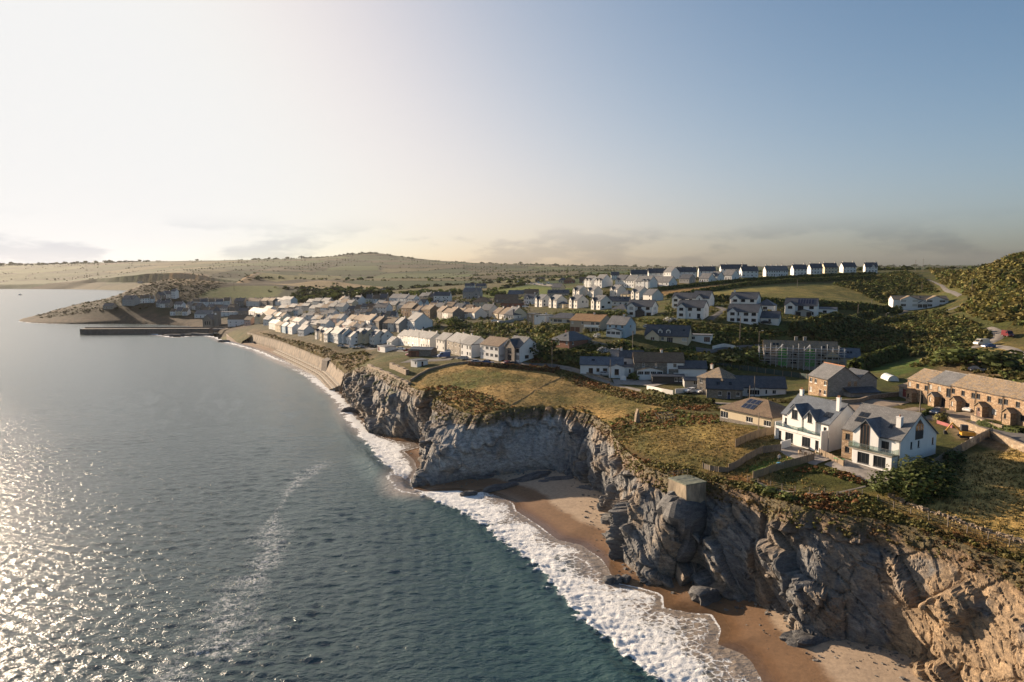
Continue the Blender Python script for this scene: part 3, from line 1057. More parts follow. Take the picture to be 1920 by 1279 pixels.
# line of glinting patches and drift foam in the bay, glints painted white
DRIFT_GLINT = HZ([(605, 868), (575, 890), (540, 925), (520, 960), (505, 1000), (500, 1050), (465, 1090), (430, 1130), (440, 1190), (400, 1225), (340, 1250), (300, 1300), (240, 1400)])
dD, tD = dist_poly(SX, SY, DRIFT_GLINT)
dwid = 2.6 + 3.4 * fbm(SX / 16, SY / 16, oct=2) + 1.6 * smooth(4, 9, tD)
foam_glint = np.exp(-(dD / np.maximum(dwid, 0.3)) ** 2) * smooth(-0.35, 0.25, fbm(SX / 5 + 7, SY / 5, oct=3) + 0.2)
far_surf = np.exp(-(sW / (5 + 3 * fl)) ** 2) * smooth(330, 480, SY) * (SY < 640)
foam = np.maximum(foam, 0.8 * far_surf)
HEAD = [p[:2] for p in SHORE]
dH, _ = dist_poly(SX, SY, HEAD)
foam = np.maximum(foam, 0.55 * np.exp(-(dH / (7 + 5 * fl)) ** 2))
kk = keeps.copy()
kk[keeps] = (sW > -1.2) | (SY > 640)


def unflat(arr):
    o_ = np.zeros(FULL)
    o_[keeps] = arr
    return o_


SX, SY, z, foam, foam_glint, sW = [unflat(q_) for q_ in (SX, SY, z, foam, foam_glint, sW)]
keeps = kk
idx = np.full(SX.shape, -1, np.int64)
q = keeps[:-1, :-1] & keeps[1:, :-1] & keeps[:-1, 1:] & keeps[1:, 1:]
use = np.zeros(SX.shape, bool)
for sl in ((slice(None, -1), slice(None, -1)), (slice(1, None), slice(None, -1)), (slice(None, -1), slice(1, None)), (slice(1, None), slice(1, None))):
    use[sl] |= q
idx[use] = np.arange(use.sum())
ii, jj = np.where(q)
FQ = np.stack([idx[ii, jj], idx[ii, jj + 1], idx[ii + 1, jj + 1], idx[ii + 1, jj]], 1)

t = NT('sea_water')
v = t.coord('World')
fa = t.attr('foam').outputs['Fac']
da = t.attr('drift_glint').outputs['Fac']
sh = t.attr('shore').outputs['Fac']
vst = t.coord('World', (0.55, 1.0, 1.0), (0, 0, R(-14)))
w1 = t.noise(1.05, 4, 0.55, vst, 0.4)
w2 = t.noise(2.4, 4, 0.6, vst, 0.2)
w3 = t.noise(0.11, 4, 0.6, vst)
nb = t.bump(w3, 0.25, 1.2, t.bump(w1, 0.8, 0.42, t.bump(w2, 0.75, 0.18)))
f1, f2 = t.noise(1.1, 8, 0.68, v, 0.6), t.noise(4.0, 6, 0.65, v, 0.3)
vor = t.new('ShaderNodeTexVoronoi', feature='DISTANCE_TO_EDGE')
vor.inputs['Scale'].default_value = 0.75
dv = t.new('ShaderNodeVectorMath', operation='ADD')
nv = t.new('ShaderNodeTexNoise')
nv.inputs['Scale'].default_value = 0.8
nv.inputs['Detail'].default_value = 4
t.l.new(v, nv.inputs['Vector'])
t.l.new(v, dv.inputs[0])
t.l.new(nv.outputs['Color'], dv.inputs[1])
t.l.new(dv.outputs[0], vor.inputs['Vector'])
lace = t.ramp(vor.outputs['Distance'], 0.16, 0.0)
thr = t.math('SUBTRACT', 1.02, fa)
fmask = t.ramp(t.math('SUBTRACT', t.math('ADD', t.math('MULTIPLY', f1, 0.75), t.math('ADD', t.math('MULTIPLY', f2, 0.25), t.math('MULTIPLY', lace, 0.16))), thr), -0.06, 0.12)
fmask = t.math('MULTIPLY', fmask, t.ramp(fa, 0.03, 0.2))
dmask = t.math('MULTIPLY', t.ramp(t.math('ADD', t.math('MULTIPLY', f1, 0.6), t.math('MULTIPLY', f2, 0.4)), 0.46, 0.60), t.math('MULTIPLY', da, 0.75))  # sun glints and drift foam, both painted in the foam colour
deep = t.mix(t.ramp(sh, 55, 4), (0.012, 0.040, 0.038), (0.022, 0.060, 0.054))
sandy = t.mix(t.ramp(sh, 11.0, 3.0), deep, (0.30, 0.25, 0.20))
lod = t.attr('lod').outputs['Fac']
for bn in [n_ for n_ in t.n if n_.type == 'BUMP']:
    t.l.new(t.math('MULTIPLY', t.math('SUBTRACT', 1.0, t.math('MULTIPLY', lod, 0.5)), bn.inputs['Strength'].default_value), bn.inputs['Strength'])
t.done(sandy, t.math('ADD', 0.16, t.math('MULTIPLY', lod, 0.095)), nb, IOR=1.75)
t.b.inputs['Specular IOR Level'].default_value = 0.5
fb = t.new('ShaderNodeBsdfPrincipled')
fb.inputs['Base Color'].default_value = (0.80, 0.81, 0.80, 1)
fb.inputs['Roughness'].default_value = 0.75
fb.inputs['Specular IOR Level'].default_value = 0.2
fnb = t.bump(f2, 0.8, 0.25, t.bump(f1, 0.8, 0.5))
t.l.new(fnb, fb.inputs['Normal'])
ms = t.new('ShaderNodeMixShader')
mx = t.math('MAXIMUM', fmask, dmask)
t.l.new(mx, ms.inputs['Fac'])
t.l.new(t.b.outputs[0], ms.inputs[1])
t.l.new(fb.outputs[0], ms.inputs[2])
t.l.new(ms.outputs[0], t.out.inputs['Surface'])
M_SEA = t.m
sea = add('sea', np_mesh('sea', np.stack([SX[use], SY[use], z[use]], 1), FQ, M_SEA, True,
                         {'foam': np.clip(foam, 0, 1)[use], 'drift_glint': (foam_glint * (1 - smooth(240, 320, SY)))[use], 'shore': sW[use], 'lod': smooth(120, 600, SY)[use]}))
tag(sea, kind='structure')
# ------------------------------------------------------------------ building materials
def mat_render(name, c, streak=0.32):
    t = NT(name)
    v = t.coord('Object')
    n = t.noise(0.6, 5, 0.65, v)
    st = t.noise(1.0, 5, 0.7, t.coord('Object', (2.2, 2.2, 0.16)))
    col = t.mix(t.ramp(n, 0.3, 0.75), tuple(x * 0.93 for x in c), c)
    col = t.mix(t.math('MULTIPLY', t.ramp(st, 0.5, 0.75), streak), col, tuple(x * 0.55 for x in c))
    return t.done(col, 0.85, t.bump(t.noise(14, 3, 0.6, v), 0.15, 0.02))


def mat_stone(name, a, b, c, sc=2.1):
    t = NT(name)
    v = t.coord('Object', (1, 1, 1.9))
    vo = t.new('ShaderNodeTexVoronoi')
    vo.inputs['Scale'].default_value = sc
    t.l.new(v, vo.inputs['Vector'])
    sp = t.new('ShaderNodeSeparateColor')
    t.l.new(vo.outputs['Color'], sp.inputs[0])
    ve = t.new('ShaderNodeTexVoronoi', feature='DISTANCE_TO_EDGE')
    ve.inputs['Scale'].default_value = sc
    t.l.new(v, ve.inputs['Vector'])
    col = t.mix(sp.outputs[0], a, b)
    col = t.mix(t.ramp(sp.outputs[1], 0.6, 0.95), col, c)
    j = t.ramp(ve.outputs['Distance'], 0.0, 0.07)
    col = t.mix(j, tuple(x * 0.62 for x in a), col)
    return t.done(col, 0.9, t.bump(j, 0.7, 0.05))


def mat_roof(name, a, b, lichen=None, la=0.0, rough=0.55):
    t = NT(name)
    sp = t.new('ShaderNodeSeparateXYZ')
    t.l.new(t.coord('Object'), sp.inputs[0])
    cb = t.new('ShaderNodeCombineXYZ')
    t.l.new(t.math('ADD', sp.outputs[0], sp.outputs[1]), cb.inputs[0])
    t.l.new(t.math('MULTIPLY', sp.outputs[2], 1.5), cb.inputs[1])
    br = t.new('ShaderNodeTexBrick')
    br.inputs['Scale'].default_value = 1.0
    br.inputs['Brick Width'].default_value = 0.42
    br.inputs['Row Height'].default_value = 0.30
    br.inputs['Mortar Size'].default_value = 0.018
    br.inputs['Color1'].default_value = a + (1,)
    br.inputs['Color2'].default_value = b + (1,)
    br.inputs['Mortar'].default_value = tuple(x * 0.5 for x in a) + (1,)
    t.l.new(cb.outputs[0], br.inputs['Vector'])
    v = t.coord('Object')
    col = t.mix(1.0, br.outputs['Color'], t.mix(t.ramp(t.noise(0.5, 5, 0.65, v), 0.3, 0.7), (0.8, 0.8, 0.8), (1.22, 1.22, 1.22)), 'MULTIPLY')
    if lichen:
        col = t.mix(t.math('MULTIPLY', t.ramp(t.noise(1.7, 7, 0.75, v), 0.42, 0.62), la), col, lichen)
    return t.done(col, rough, t.bump(br.outputs['Fac'], 0.5, -0.03))


WALLS = {
    'white': mat_render('white_render', (0.74, 0.73, 0.70)),
    'white2': mat_render('warm_white_render', (0.68, 0.65, 0.59), 0.3),
    'cream': mat_render('cream_render', (0.62, 0.52, 0.36), 0.25),
    'buff': mat_render('buff_render', (0.40, 0.33, 0.25), 0.3),
    'grey': mat_render('grey_render', (0.34, 0.33, 0.31), 0.3),
    'blue': mat_render('pale_blue_cladding', (0.30, 0.42, 0.50), 0.1),
    'green': mat_render('pale_green_render', (0.40, 0.50, 0.42), 0.1),
    'pink': mat_render('pink_render', (0.55, 0.38, 0.32), 0.2),
    'dark': mat_render('dark_timber_cladding', (0.05, 0.047, 0.045), 0.1),
    'stone': mat_stone('rubble_stone', (0.34, 0.225, 0.13), (0.22, 0.15, 0.095), (0.40, 0.30, 0.20)),
    'granite': mat_stone('grey_granite', (0.25, 0.215, 0.175), (0.175, 0.155, 0.13), (0.31, 0.28, 0.235)),
    'block': mat_stone('grey_blockwork', (0.30, 0.28, 0.25), (0.25, 0.235, 0.21), (0.33, 0.31, 0.28), 1.2),
    'brick': mat_stone('red_brick', (0.30, 0.13, 0.08), (0.24, 0.11, 0.075), (0.33, 0.17, 0.11), 3.0),
}
ROOFS = {
    'slate': mat_roof('dark_slate', (0.055, 0.062, 0.072), (0.085, 0.092, 0.102)),
    'pale': mat_roof('pale_grey_slate', (0.135, 0.135, 0.132), (0.19, 0.185, 0.178)),
    'brown': mat_roof('brown_tile', (0.135, 0.085, 0.055), (0.19, 0.125, 0.08), (0.22, 0.17, 0.09), 0.5, 0.8),
    'scantle': mat_roof('lichened_scantle_slate', (0.15, 0.125, 0.10), (0.27, 0.22, 0.17), (0.33, 0.22, 0.10), 0.75, 0.8),
    'orange': mat_roof('rusty_tile', (0.24, 0.12, 0.05), (0.30, 0.16, 0.07), (0.30, 0.20, 0.08), 0.6, 0.8),
    'red': mat_roof('red_clay_tile', (0.26, 0.09, 0.055), (0.33, 0.13, 0.075), (0.20, 0.14, 0.08), 0.4, 0.8),
    'blue': mat_roof('blue_grey_slate', (0.085, 0.105, 0.13), (0.12, 0.14, 0.165)),
}
M_TRIM = simple('white_trim', (0.76, 0.76, 0.74), 0.5, 0.1)
M_DARKTRIM = simple('dark_grey_frame', (0.04, 0.042, 0.046), 0.5, 0.1)
M_WOOD = simple('weathered_timber', (0.25, 0.185, 0.12), 0.8, 0.35, 3.0, 0.3, 20, 0.01, stretch=(6, 6, 0.5))
M_BROWNWOOD = simple('brown_timber', (0.16, 0.08, 0.04), 0.6, 0.3, 3.0)
M_LEAD = simple('lead_flashing', (0.16, 0.165, 0.17), 0.6, 0.2)
M_POT = simple('terracotta_pot', (0.35, 0.16, 0.08), 0.8, 0.2)
M_CONC = simple('concrete', (0.33, 0.29, 0.235), 0.9, 0.3, 0.6, 0.4, 6, 0.05, kind='World')
t = NT('window_glass')
M_GLASS = t.done((0.018, 0.022, 0.027), 0.04, None, IOR=1.5)
t = NT('window_glass_with_blind')
M_BLIND = t.done((0.42, 0.41, 0.38), 0.12, None, IOR=1.5)
t = NT('balustrade_glass')
tr = t.new('ShaderNodeBsdfTransparent')
tr.inputs['Color'].default_value = (0.82, 0.90, 0.88, 1)
gl = t.new('ShaderNodeBsdfGlossy')
gl.inputs['Roughness'].default_value = 0.05
msh = t.new('ShaderNodeMixShader')
msh.inputs['Fac'].default_value = 0.22
t.l.new(tr.outputs[0], msh.inputs[1])
t.l.new(gl.outputs[0], msh.inputs[2])
t.l.new(msh.outputs[0], t.out.inputs['Surface'])
M_BALU = t.m
t = NT('solar_cells')
M_SOLAR = t.done(t.mix(t.ramp(t.noise(2, 2, 0.5, t.coord('Object')), 0.3, 0.7), (0.012, 0.016, 0.035), (0.025, 0.03, 0.055)), 0.12)
DOORS = [simple('door_' + n, c, 0.5, 0.1) for n, c in (('navy', (0.03, 0.05, 0.12)), ('brown', (0.12, 0.05, 0.03)), ('white', (0.65, 0.65, 0.63)), ('sage', (0.15, 0.22, 0.16)), ('maroon', (0.16, 0.03, 0.03)))]

_wcache = {}


def window_meshes(w, h, frame, style, blind, split):
    """frame mesh and pane mesh (or one joined mesh for houses far away); origin at sill centre, facing -y"""
    key = (round(w, 2), round(h, 2), frame, style, blind, split)
    if key in _wcache:
        return _wcache[key]
    fm = M_TRIM if frame == 'w' else (M_BROWNWOOD if frame == 'b' else M_DARKTRIM)
    gm = M_BLIND if blind else M_GLASS
    f = MB()
    b = 0.075
    f.box(-w / 2, -w / 2 + b, -0.03, 0.06, 0, h)
    f.box(w / 2 - b, w / 2, -0.03, 0.06, 0, h)
    f.box(-w / 2 + b, w / 2 - b, -0.03, 0.06, 0, b)
    f.box(-w / 2 + b, w / 2 - b, -0.03, 0.06, h - b, h)
    n = 1 if w < 0.75 else (2 if w < 1.6 else (3 if w < 2.6 else 4))
    for i in range(1, n):
        x = -w / 2 + w * i / n
        f.box(x - 0.03, x + 0.03, -0.02, 0.05, b, h - b)
    if style == 'sash':
        f.box(-w / 2 + b, w / 2 - b, -0.025, 0.045, h * 0.52 - 0.03, h * 0.52 + 0.03)
    f.box(-w / 2 - 0.06, w / 2 + 0.06, -0.17, 0.0, -0.09, -0.003)         # sill
    g = MB() if split else f
    g.box(-w / 2 + b - 0.01, w / 2 - b + 0.01, 0.012, 0.03, b - 0.01, h - b + 0.01, 0 if split else 1)
    if split:
        r = (f.mesh('window', [fm]), g.mesh('pane', [gm]))
    else:
        r = (f.mesh('window', [fm, gm]), None)
    _wcache[key] = r
    return r


_dcache = {}


def door_mesh(kind, mi):
    key = (kind, mi)
    if key in _dcache:
        return _dcache[key]
    m = MB()
    if kind == 'g':
        m.box(-1.2, 1.2, 0.02, 0.07, 0, 2.1)
        for k in range(1, 5):
            m.box(-1.2, 1.2, -0.005, 0.03, 2.1 * k / 5 - 0.02, 2.1 * k / 5 + 0.02)
        me = m.mesh('garage_door', [DOORS[mi]])
    else:
        m.box(-0.42, 0.42, 0.0, 0.06, 0, 2.0)
        m.box(-0.5, -0.42, -0.03, 0.07, 0, 2.08, 1)
        m.box(0.42, 0.5, -0.03, 0.07, 0, 2.08, 1)
        m.box(-0.42, 0.42, -0.03, 0.07, 2.0, 2.08, 1)
        m.box(-0.27, 0.27, -0.012, 0.01, 1.2, 1.85, 2)
        m.box(0.30, 0.36, -0.05, 0.01, 0.95, 1.05, 1)
        me = m.mesh('door', [DOORS[mi], M_TRIM, M_GLASS])
    _dcache[key] = me
    return me


OPEN = {'w': (1.05, 1.2, 0.95), 'W': (1.9, 1.25, 0.9), 't': (0.6, 1.35, 0.85), 'd': (1.0, 2.08, 0.02), 'D': (2.4, 2.1, 0.06), 'g': (2.4, 2.1, 0.02),
        'J': (1.5, 2.05, 0.12), 's': (0.8, 1.45, 0.75), 'B': (2.8, 1.5, 0.7)}
rh = random.Random(4)


def openings(layout, width, E):
    """'wdw/www' -> list of (kind, x centre from the left end, z0, w, h), ground floor first"""
    out = []
    if not layout:
        return out
    floors = layout.split('/')
    for k, row in enumerate(floors):
        n = len(row)
        for i, ch in enumerate(row):
            if ch == '.' or ch == ' ':
                continue
            w, h, z = OPEN[ch]
            z0 = k * 2.55 + z
            w = min(w, width / n - 0.15)
            h = min(h, E - 0.15 - z0)
            if h < 0.4 or w < 0.35:
                continue
            out.append((ch, width * (i + 0.5) / n, z0, w, h))
    return out


def facade(mb, o, xd, width, zlo, E, ops, mi=0, rev=0.16):
    """wall plane from corner o along xd with its openings cut through, plus reveals"""
    o, xd = Vector(o), Vector(xd)
    inn = Vector((0, 0, 1)).cross(xd)          # inward normal

    def pt(x, z, d=0.0):
        p = o + xd * x + inn * d
        return (p.x, p.y, z)
    xs = sorted({0.0, width} | {round(c - w / 2, 3) for _, c, _, w, _ in ops} | {round(c + w / 2, 3) for _, c, _, w, _ in ops})
    zs = sorted({zlo, E} | {round(z, 3) for _, _, z, _, _ in ops} | {round(z + h, 3) for _, _, z, _, h in ops})
    for i in range(len(xs) - 1):
        for j in range(len(zs) - 1):
            xm, zm = (xs[i] + xs[i + 1]) / 2, (zs[j] + zs[j + 1]) / 2
            if any(abs(xm - c) < w / 2 and z < zm < z + h for _, c, z, w, h in ops):
                continue
            mb.poly([pt(xs[i], zs[j]), pt(xs[i + 1], zs[j]), pt(xs[i + 1], zs[j + 1]), pt(xs[i], zs[j + 1])], mi)
    for _, c, z, w, h in ops:
        a, b = c - w / 2, c + w / 2
        for q in (((a, z), (a, z + h)), ((b, z + h), (b, z)), ((b, z), (a, z)), ((a, z + h), (b, z + h))):
            (x0, z0), (x1, z1) = q
            mb.poly([pt(x0, z0), pt(x0, z0, rev), pt(x1, z1, rev), pt(x1, z1)], mi)


def fill(root, o, xd, ops, frame, style, split, inset=0.10, doorc=None):
    o, xd = Vector(o), Vector(xd)
    inn = Vector((0, 0, 1)).cross(xd)
    rz = math.atan2(xd.y, xd.x)
    for ch, c, z, w, h in ops:
        p = o + xd * c + inn * inset
        if ch in 'dg':
            add('garage_door' if ch == 'g' else 'door', door_mesh(ch, rh.randrange(5) if doorc is None else doorc), root, (p.x, p.y, z), rz)
            continue
        fme, pme = window_meshes(w, h, frame, 'sash' if (style == 'sash' and h < 1.6) else 'case', rh.random() < 0.16 and h < 1.6, split)
        wo = add('window', fme, root, (p.x, p.y, z), rz)
        if pme:
            add('pane', pme, wo)


def gable_roof(mb, L, D, E, pitch, ov=0.3, oe=0.28, t=0.16, x0=None, x1=None):
    tp = math.tan(R(pitch))
    zr = E + D / 2 * tp
    a, b = (-L / 2 - oe if x0 is None else x0), (L / 2 + oe if x1 is None else x1)
    ze = E - ov * tp
    up = 0.17
    mb.slab([(a, -D / 2 - ov, ze + up), (b, -D / 2 - ov, ze + up), (b, 0, zr + up), (a, 0, zr + up)], t)
    mb.slab([(b, D / 2 + ov, ze + up), (a, D / 2 + ov, ze + up), (a, 0, zr + up), (b, 0, zr + up)], t)
    mb.bar((a, 0, zr + up - 0.02), (b, 0, zr + up - 0.02), 0.12, 6)
    return zr


def hip_roof(mb, L, D, E, pitch, ov=0.35, t=0.16):
    tp = math.tan(R(pitch))
    up = 0.15
    l, d = L / 2 + ov, D / 2 + ov
    m = min(l, d)
    zr = E - ov * tp + m * tp
    ze = E - ov * tp + up
    r0, r1 = ((-l + m, 0, zr + up), (l - m, 0, zr + up)) if l >= d else ((0, -d + m, zr + up), (0, d - m, zr + up))
    A, B, C, Dd = (-l, -d, ze), (l, -d, ze), (l, d, ze), (-l, d, ze)
    if l >= d:
        fs = [[A, B, r1, r0], [C, Dd, r0, r1], [B, C, r1], [Dd, A, r0]]
    else:
        fs = [[A, B, r0], [C, Dd, r1], [B, C, r1, r0], [Dd, A, r0, r1]]
    for f in fs:
        if len(f) == 4 and (Vector(f[2]) - Vector(f[3])).length < 0.05:
            f = f[:3]
        mb.slab(f, t)
    return zr


def chimney(roof, x, y, zbase, ztop, wall='white2', pots=2, w=0.75, d=0.55):
    m = MB()
    m.box(x - w / 2, x + w / 2, y - d / 2, y + d / 2, zbase, ztop)
    m.box(x - w / 2 - 0.07, x + w / 2 + 0.07, y - d / 2 - 0.07, y + d / 2 + 0.07, ztop, ztop + 0.14)
    c = m.build('chimney', WALLS[wall], roof)
    if pots:
        mp = MB()
        for k in range(pots):
            xx = x + (k - (pots - 1) / 2) * 0.36
            mp.bar((xx, y, ztop + 0.14), (xx, y, ztop + 0.56), 0.125, 8, 0.105)
        m2 = c.data
        bm_ = bmesh.new()
        bm_.from_mesh(m2)
        n0 = len(bm_.faces)
        vs = [bm_.verts.new(p) for p in mp.v]
        for f in mp.f:
            fc_ = bm_.faces.new([vs[i] for i in f])
            fc_.material_index = 1
        m2.materials.append(M_POT)
        bm_.to_mesh(m2)
        bm_.free()
    return c


def on_slope(root, name, mat, x, s, w, h, D, E, pitch, side=-1, lift=0.17, th=0.07, frame=None, vert=False):
    """a flat unit lying on a roof slope: x along the ridge, s = metres up the slope from the eaves line"""
    p = R(pitch)
    m = MB()
    m.box(-w / 2, w / 2, 0, h, 0, th)
    if frame is not None:
        m.box(-w / 2 + 0.07, w / 2 - 0.07, 0.07, h - 0.07, th, th + 0.012, 1)
    o = m.build(name, [frame, mat] if frame is not None else [mat], root)
    z = E + s * math.sin(p) + lift * 0.98 / math.cos(p) * math.cos(p)
    y = -D / 2 + s * math.cos(p)
    if side < 0:
        o.location = (x, y, z + 0.02)
        o.rotation_euler = (p, 0, 0)
    else:
        o.location = (x, -y, z + 0.02)
        o.rotation_euler = (p, 0, math.pi)
    return o


def wing(root, D, E, pitch, xc, w, proj, Ew, pw, wall, roofm, ops='', frame='w', split=False, ov=0.22, name='gable_wing', tall=None, style='case', doorc=None):
    """gabled projection from the front wall (porch, bay gable or wall dormer) with its own roof running back into the main one"""
    yf = -D / 2 - proj
    tp, tw = math.tan(R(pitch)), math.tan(R(pw))
    zr = Ew + w / 2 * tw
    if Ew >= E - 0.01 or zr > E:
        y_r = -D / 2 + max(0, (zr - E)) / tp
        y_e = -D / 2 + max(0, (Ew - E)) / tp
    else:
        y_r = y_e = -D / 2
    y_r += 0.25
    zlo = -3.0 if proj > 0.12 or Ew < E - 0.5 else E - 1.2
    m = MB()
    op = [(c, x, z, a, b) for c, x, z, a, b in openings(ops, w, Ew)] if isinstance(ops, str) else ops
    facade(m, (xc - w / 2, yf, 0), (1, 0, 0), w, zlo, Ew, op)
    m.poly([(xc - w / 2, yf, Ew), (xc + w / 2, yf, Ew), (xc, yf, zr)])
    ysd = -D / 2 if Ew <= E else y_e
    m.poly([(xc + w / 2, yf, zlo), (xc + w / 2, ysd + 0.3, zlo), (xc + w / 2, ysd + 0.3, Ew), (xc + w / 2, yf, Ew)])
    m.poly([(xc - w / 2, ysd + 0.3, zlo), (xc - w / 2, yf, zlo), (xc - w / 2, yf, Ew), (xc - w / 2, ysd + 0.3, Ew)])
    wg = m.build(name, WALLS[wall], root)
    fill(wg, (xc - w / 2, yf, 0), (1, 0, 0), op, frame, style, False, doorc=doorc)
    r = MB()
    up = 0.16
    for s in (-1, 1):
        e = (xc + s * (w / 2 + ov), Ew - ov * tw + up)
        q = [(e[0], yf - ov, e[1]), (e[0], y_e, e[1]), (xc, y_r, zr + up), (xc, yf - ov, zr + up)]
        r.slab(q if s > 0 else q[::-1], 0.14)
    r.bar((xc, yf - ov, zr + up - 0.02), (xc, y_r, zr + up - 0.02), 0.09, 6)
    r.build('roof', ROOFS[roofm], wg)
    if tall:
        for (x, z0, a, b) in tall:
            f, p = window_meshes(a, b, frame, 'case', False, False)
            add('window', f, wg, (x, yf - 0.02, z0))
    return wg, zr


ALLH = []


def H(label, px, py, th, L, D, E, wall, roof, front='', right='', left='', pitch=38, a='fr', wings=(), chim=(), hip=False, flat=False, sky=(),
      frame='w', style='case', near=False, name='house', cat='house', group=None, back='', dz=0.0, at=None, solar=(), eave=0.3, chimw='white2', doorc=None, oe=None):
    if at is None:
        x, y, z = hit(px, py)
    else:
        x, y = at
        z = 0
    c, s = math.cos(R(th)), math.sin(R(th))
    ax, ay = {'fr': (L / 2, -D / 2), 'fl': (-L / 2, -D / 2), 'fc': (0, -D / 2), 'c': (0, 0)}[a]
    x, y = x - (c * ax - s * ay), y - (s * ax + c * ay)
    corners = [(x + c * i * L / 2 - s * j * D / 2, y + s * i * L / 2 + c * j * D / 2) for i in (-1, 1) for j in (-1, 1)]
    zs = [float(tz(*p)) for p in corners]
    z = (0.5 * min(zs) + 0.5 * float(np.mean(zs))) + dz
    root = thing(name, label, cat, (x, y, z), R(th), group)
    ALLH.append((x, y, max(L, D) / 2 + 0.6))
    zlo = -4.0
    m = MB()
    of, orr, ol, ob = openings(front, L, E), openings(right, D, E), openings(left, D, E), openings(back, L, E)
    sides = (((-L / 2, -D / 2, 0), (1, 0, 0), L, of), ((L / 2, -D / 2, 0), (0, 1, 0), D, orr), ((L / 2, D / 2, 0), (-1, 0, 0), L, ob), ((-L / 2, D / 2, 0), (0, -1, 0), D, ol))
    for o_, xd, wd, op in sides:
        facade(m, o_, xd, wd, zlo, E, op)
    tp = math.tan(R(pitch))
    if not hip and not flat:
        zr = E + D / 2 * tp
        m.poly([(L / 2, -D / 2, E), (L / 2, D / 2, E), (L / 2, 0, zr)])
        m.poly([(-L / 2, D / 2, E), (-L / 2, -D / 2, E), (-L / 2, 0, zr)])
    m.build('wall', WALLS[wall], root)
    split = near
    for o_, xd, wd, op in sides:
        fill(root, o_, xd, op, frame, style, split, doorc=doorc)
    r = MB()
    if flat:
        r.box(-L / 2 - eave, L / 2 + eave, -D / 2 - eave, D / 2 + eave, E, E + 0.22)
        zr = E + 0.22
    elif hip:
        zr = hip_roof(r, L, D, E, pitch, eave)
    else:
        zr = gable_roof(r, L, D, E, pitch, eave, min(eave, 0.28) if oe is None else oe)
    ro = r.build('roof', ROOFS[roof] if isinstance(roof, str) else roof, root)
    if near:
        g = MB()
        ze = E - eave * tp * (0 if flat else 1)
        for sy in (-1, 1):
            g.bar((-L / 2 - 0.2, sy * (D / 2 + eave + 0.05), ze), (L / 2 + 0.2, sy * (D / 2 + eave + 0.05), ze), 0.07, 6)
        g.build('gutter', M_DARKTRIM, root)
        g = MB()
        g.bar((L / 2 - 0.12, -D / 2 - 0.07, -1.5), (L / 2 - 0.12, -D / 2 - 0.07, ze - 0.1), 0.045, 6)
        g.bar((L / 2 - 0.12, -D / 2 - 0.07, ze - 0.1), (L / 2 - 0.12, -D / 2 - eave, ze), 0.045, 6)
        g.build('downpipe', M_DARKTRIM, root)
    for cx_, cy_, *rest in chim:
        hgt = rest[0] if rest else 1.0
        yy = cy_ * D / 2
        zb = zr - abs(cy_) * D / 2 * tp - 0.6
        chimney(ro, cx_ * (L / 2 - 0.5), yy, zb, max(zb + 1.2, zr + hgt - (abs(cy_) * 0.7)), chimw)
    for wsp in wings:
        wsp = dict(wsp)
        if 'roofm' not in wsp:
            wsp['roofm'] = roof
        if 'wall' not in wsp:
            wsp['wall'] = wall
        wing(root, D, E, pitch, wsp.pop('x'), wsp.pop('w'), wsp.pop('proj', 0.15), wsp.pop('E', E), wsp.pop('pw', 45), frame=wsp.pop('frame', frame), doorc=doorc, **wsp)
    for (sx_, ss_, sw_, sh_) in sky:
        on_slope(ro, 'skylight', M_GLASS, sx_, ss_, sw_, sh_, D, E, pitch, -1, frame=M_DARKTRIM)
    for (sx_, ss_, sw_, sh_) in solar:
        on_slope(ro, 'solar_panel', M_SOLAR, sx_, ss_, sw_, sh_, D, E, pitch, -1, frame=M_LEAD)
    return root


ORD = ['first', 'second', 'third', 'fourth', 'fifth', 'sixth', 'seventh', 'eighth', 'ninth', 'tenth', 'eleventh', 'twelfth']


def ROW(n, A, B, D, E, walls, roofs, lab, fronts=('wdw/www',), right='', pitch=36, group=None, chim=True, wings=None, gapf=0.0, step=True, name='terraced_house', near=False,
        style='sash', frame='w', eave=0.22, extra=None, cat='house', jit=False):
    """a terrace between two ground points seen in the photograph; house fronts lie on the line A-B"""
    pa, pb = hit(*A), hit(*B)
    va, vb = Vector(pa[:2]), Vector(pb[:2])
    d = vb - va
    Lt = d.length / n
    th = math.degrees(math.atan2(d.y, d.x))
    out = []
    for i in range(n):
        c = va + d * ((i + 0.5) / n)
        Dj, Ej, tj, Lj = D, E, 0.0, 0.0
        if jit:
            nv_ = Vector((-d.y, d.x)).normalized()
            c = c + nv_ * rh.uniform(-0.3, 2.2)
            Dj, Ej, tj = D * rh.uniform(0.85, 1.2), E * rh.uniform(0.86, 1.14), rh.uniform(-3, 3)
            Lj = rh.choice((0, 0, 0.6, 1.4))
        wl_, rf_ = walls[i % len(walls)], roofs[i % len(roofs)]
        h_ = H(lab(i), 0, 0, th + tj, Lt * (1 - gapf) - 0.012 - Lj, Dj, Ej, wl_, rf_, fronts[i % len(fronts)], right if (i == n - 1 or gapf) else '', '', pitch, 'fc', wings[i % len(wings)] if wings else (),
               ((0.97, 0.0, 0.9),) if chim else (), name=name, cat=cat, group=group, at=(c.x, c.y), style=style, frame=frame, near=near, eave=eave, oe=0.0)
        # party walls need no end overhang
        out.append(h_)
    return out
# ------------------------------------------------------------------ the houses
def wg(x, w, **k):
    return dict(x=x, w=w, **k)


G_EST = 'white houses of the hilltop estate'
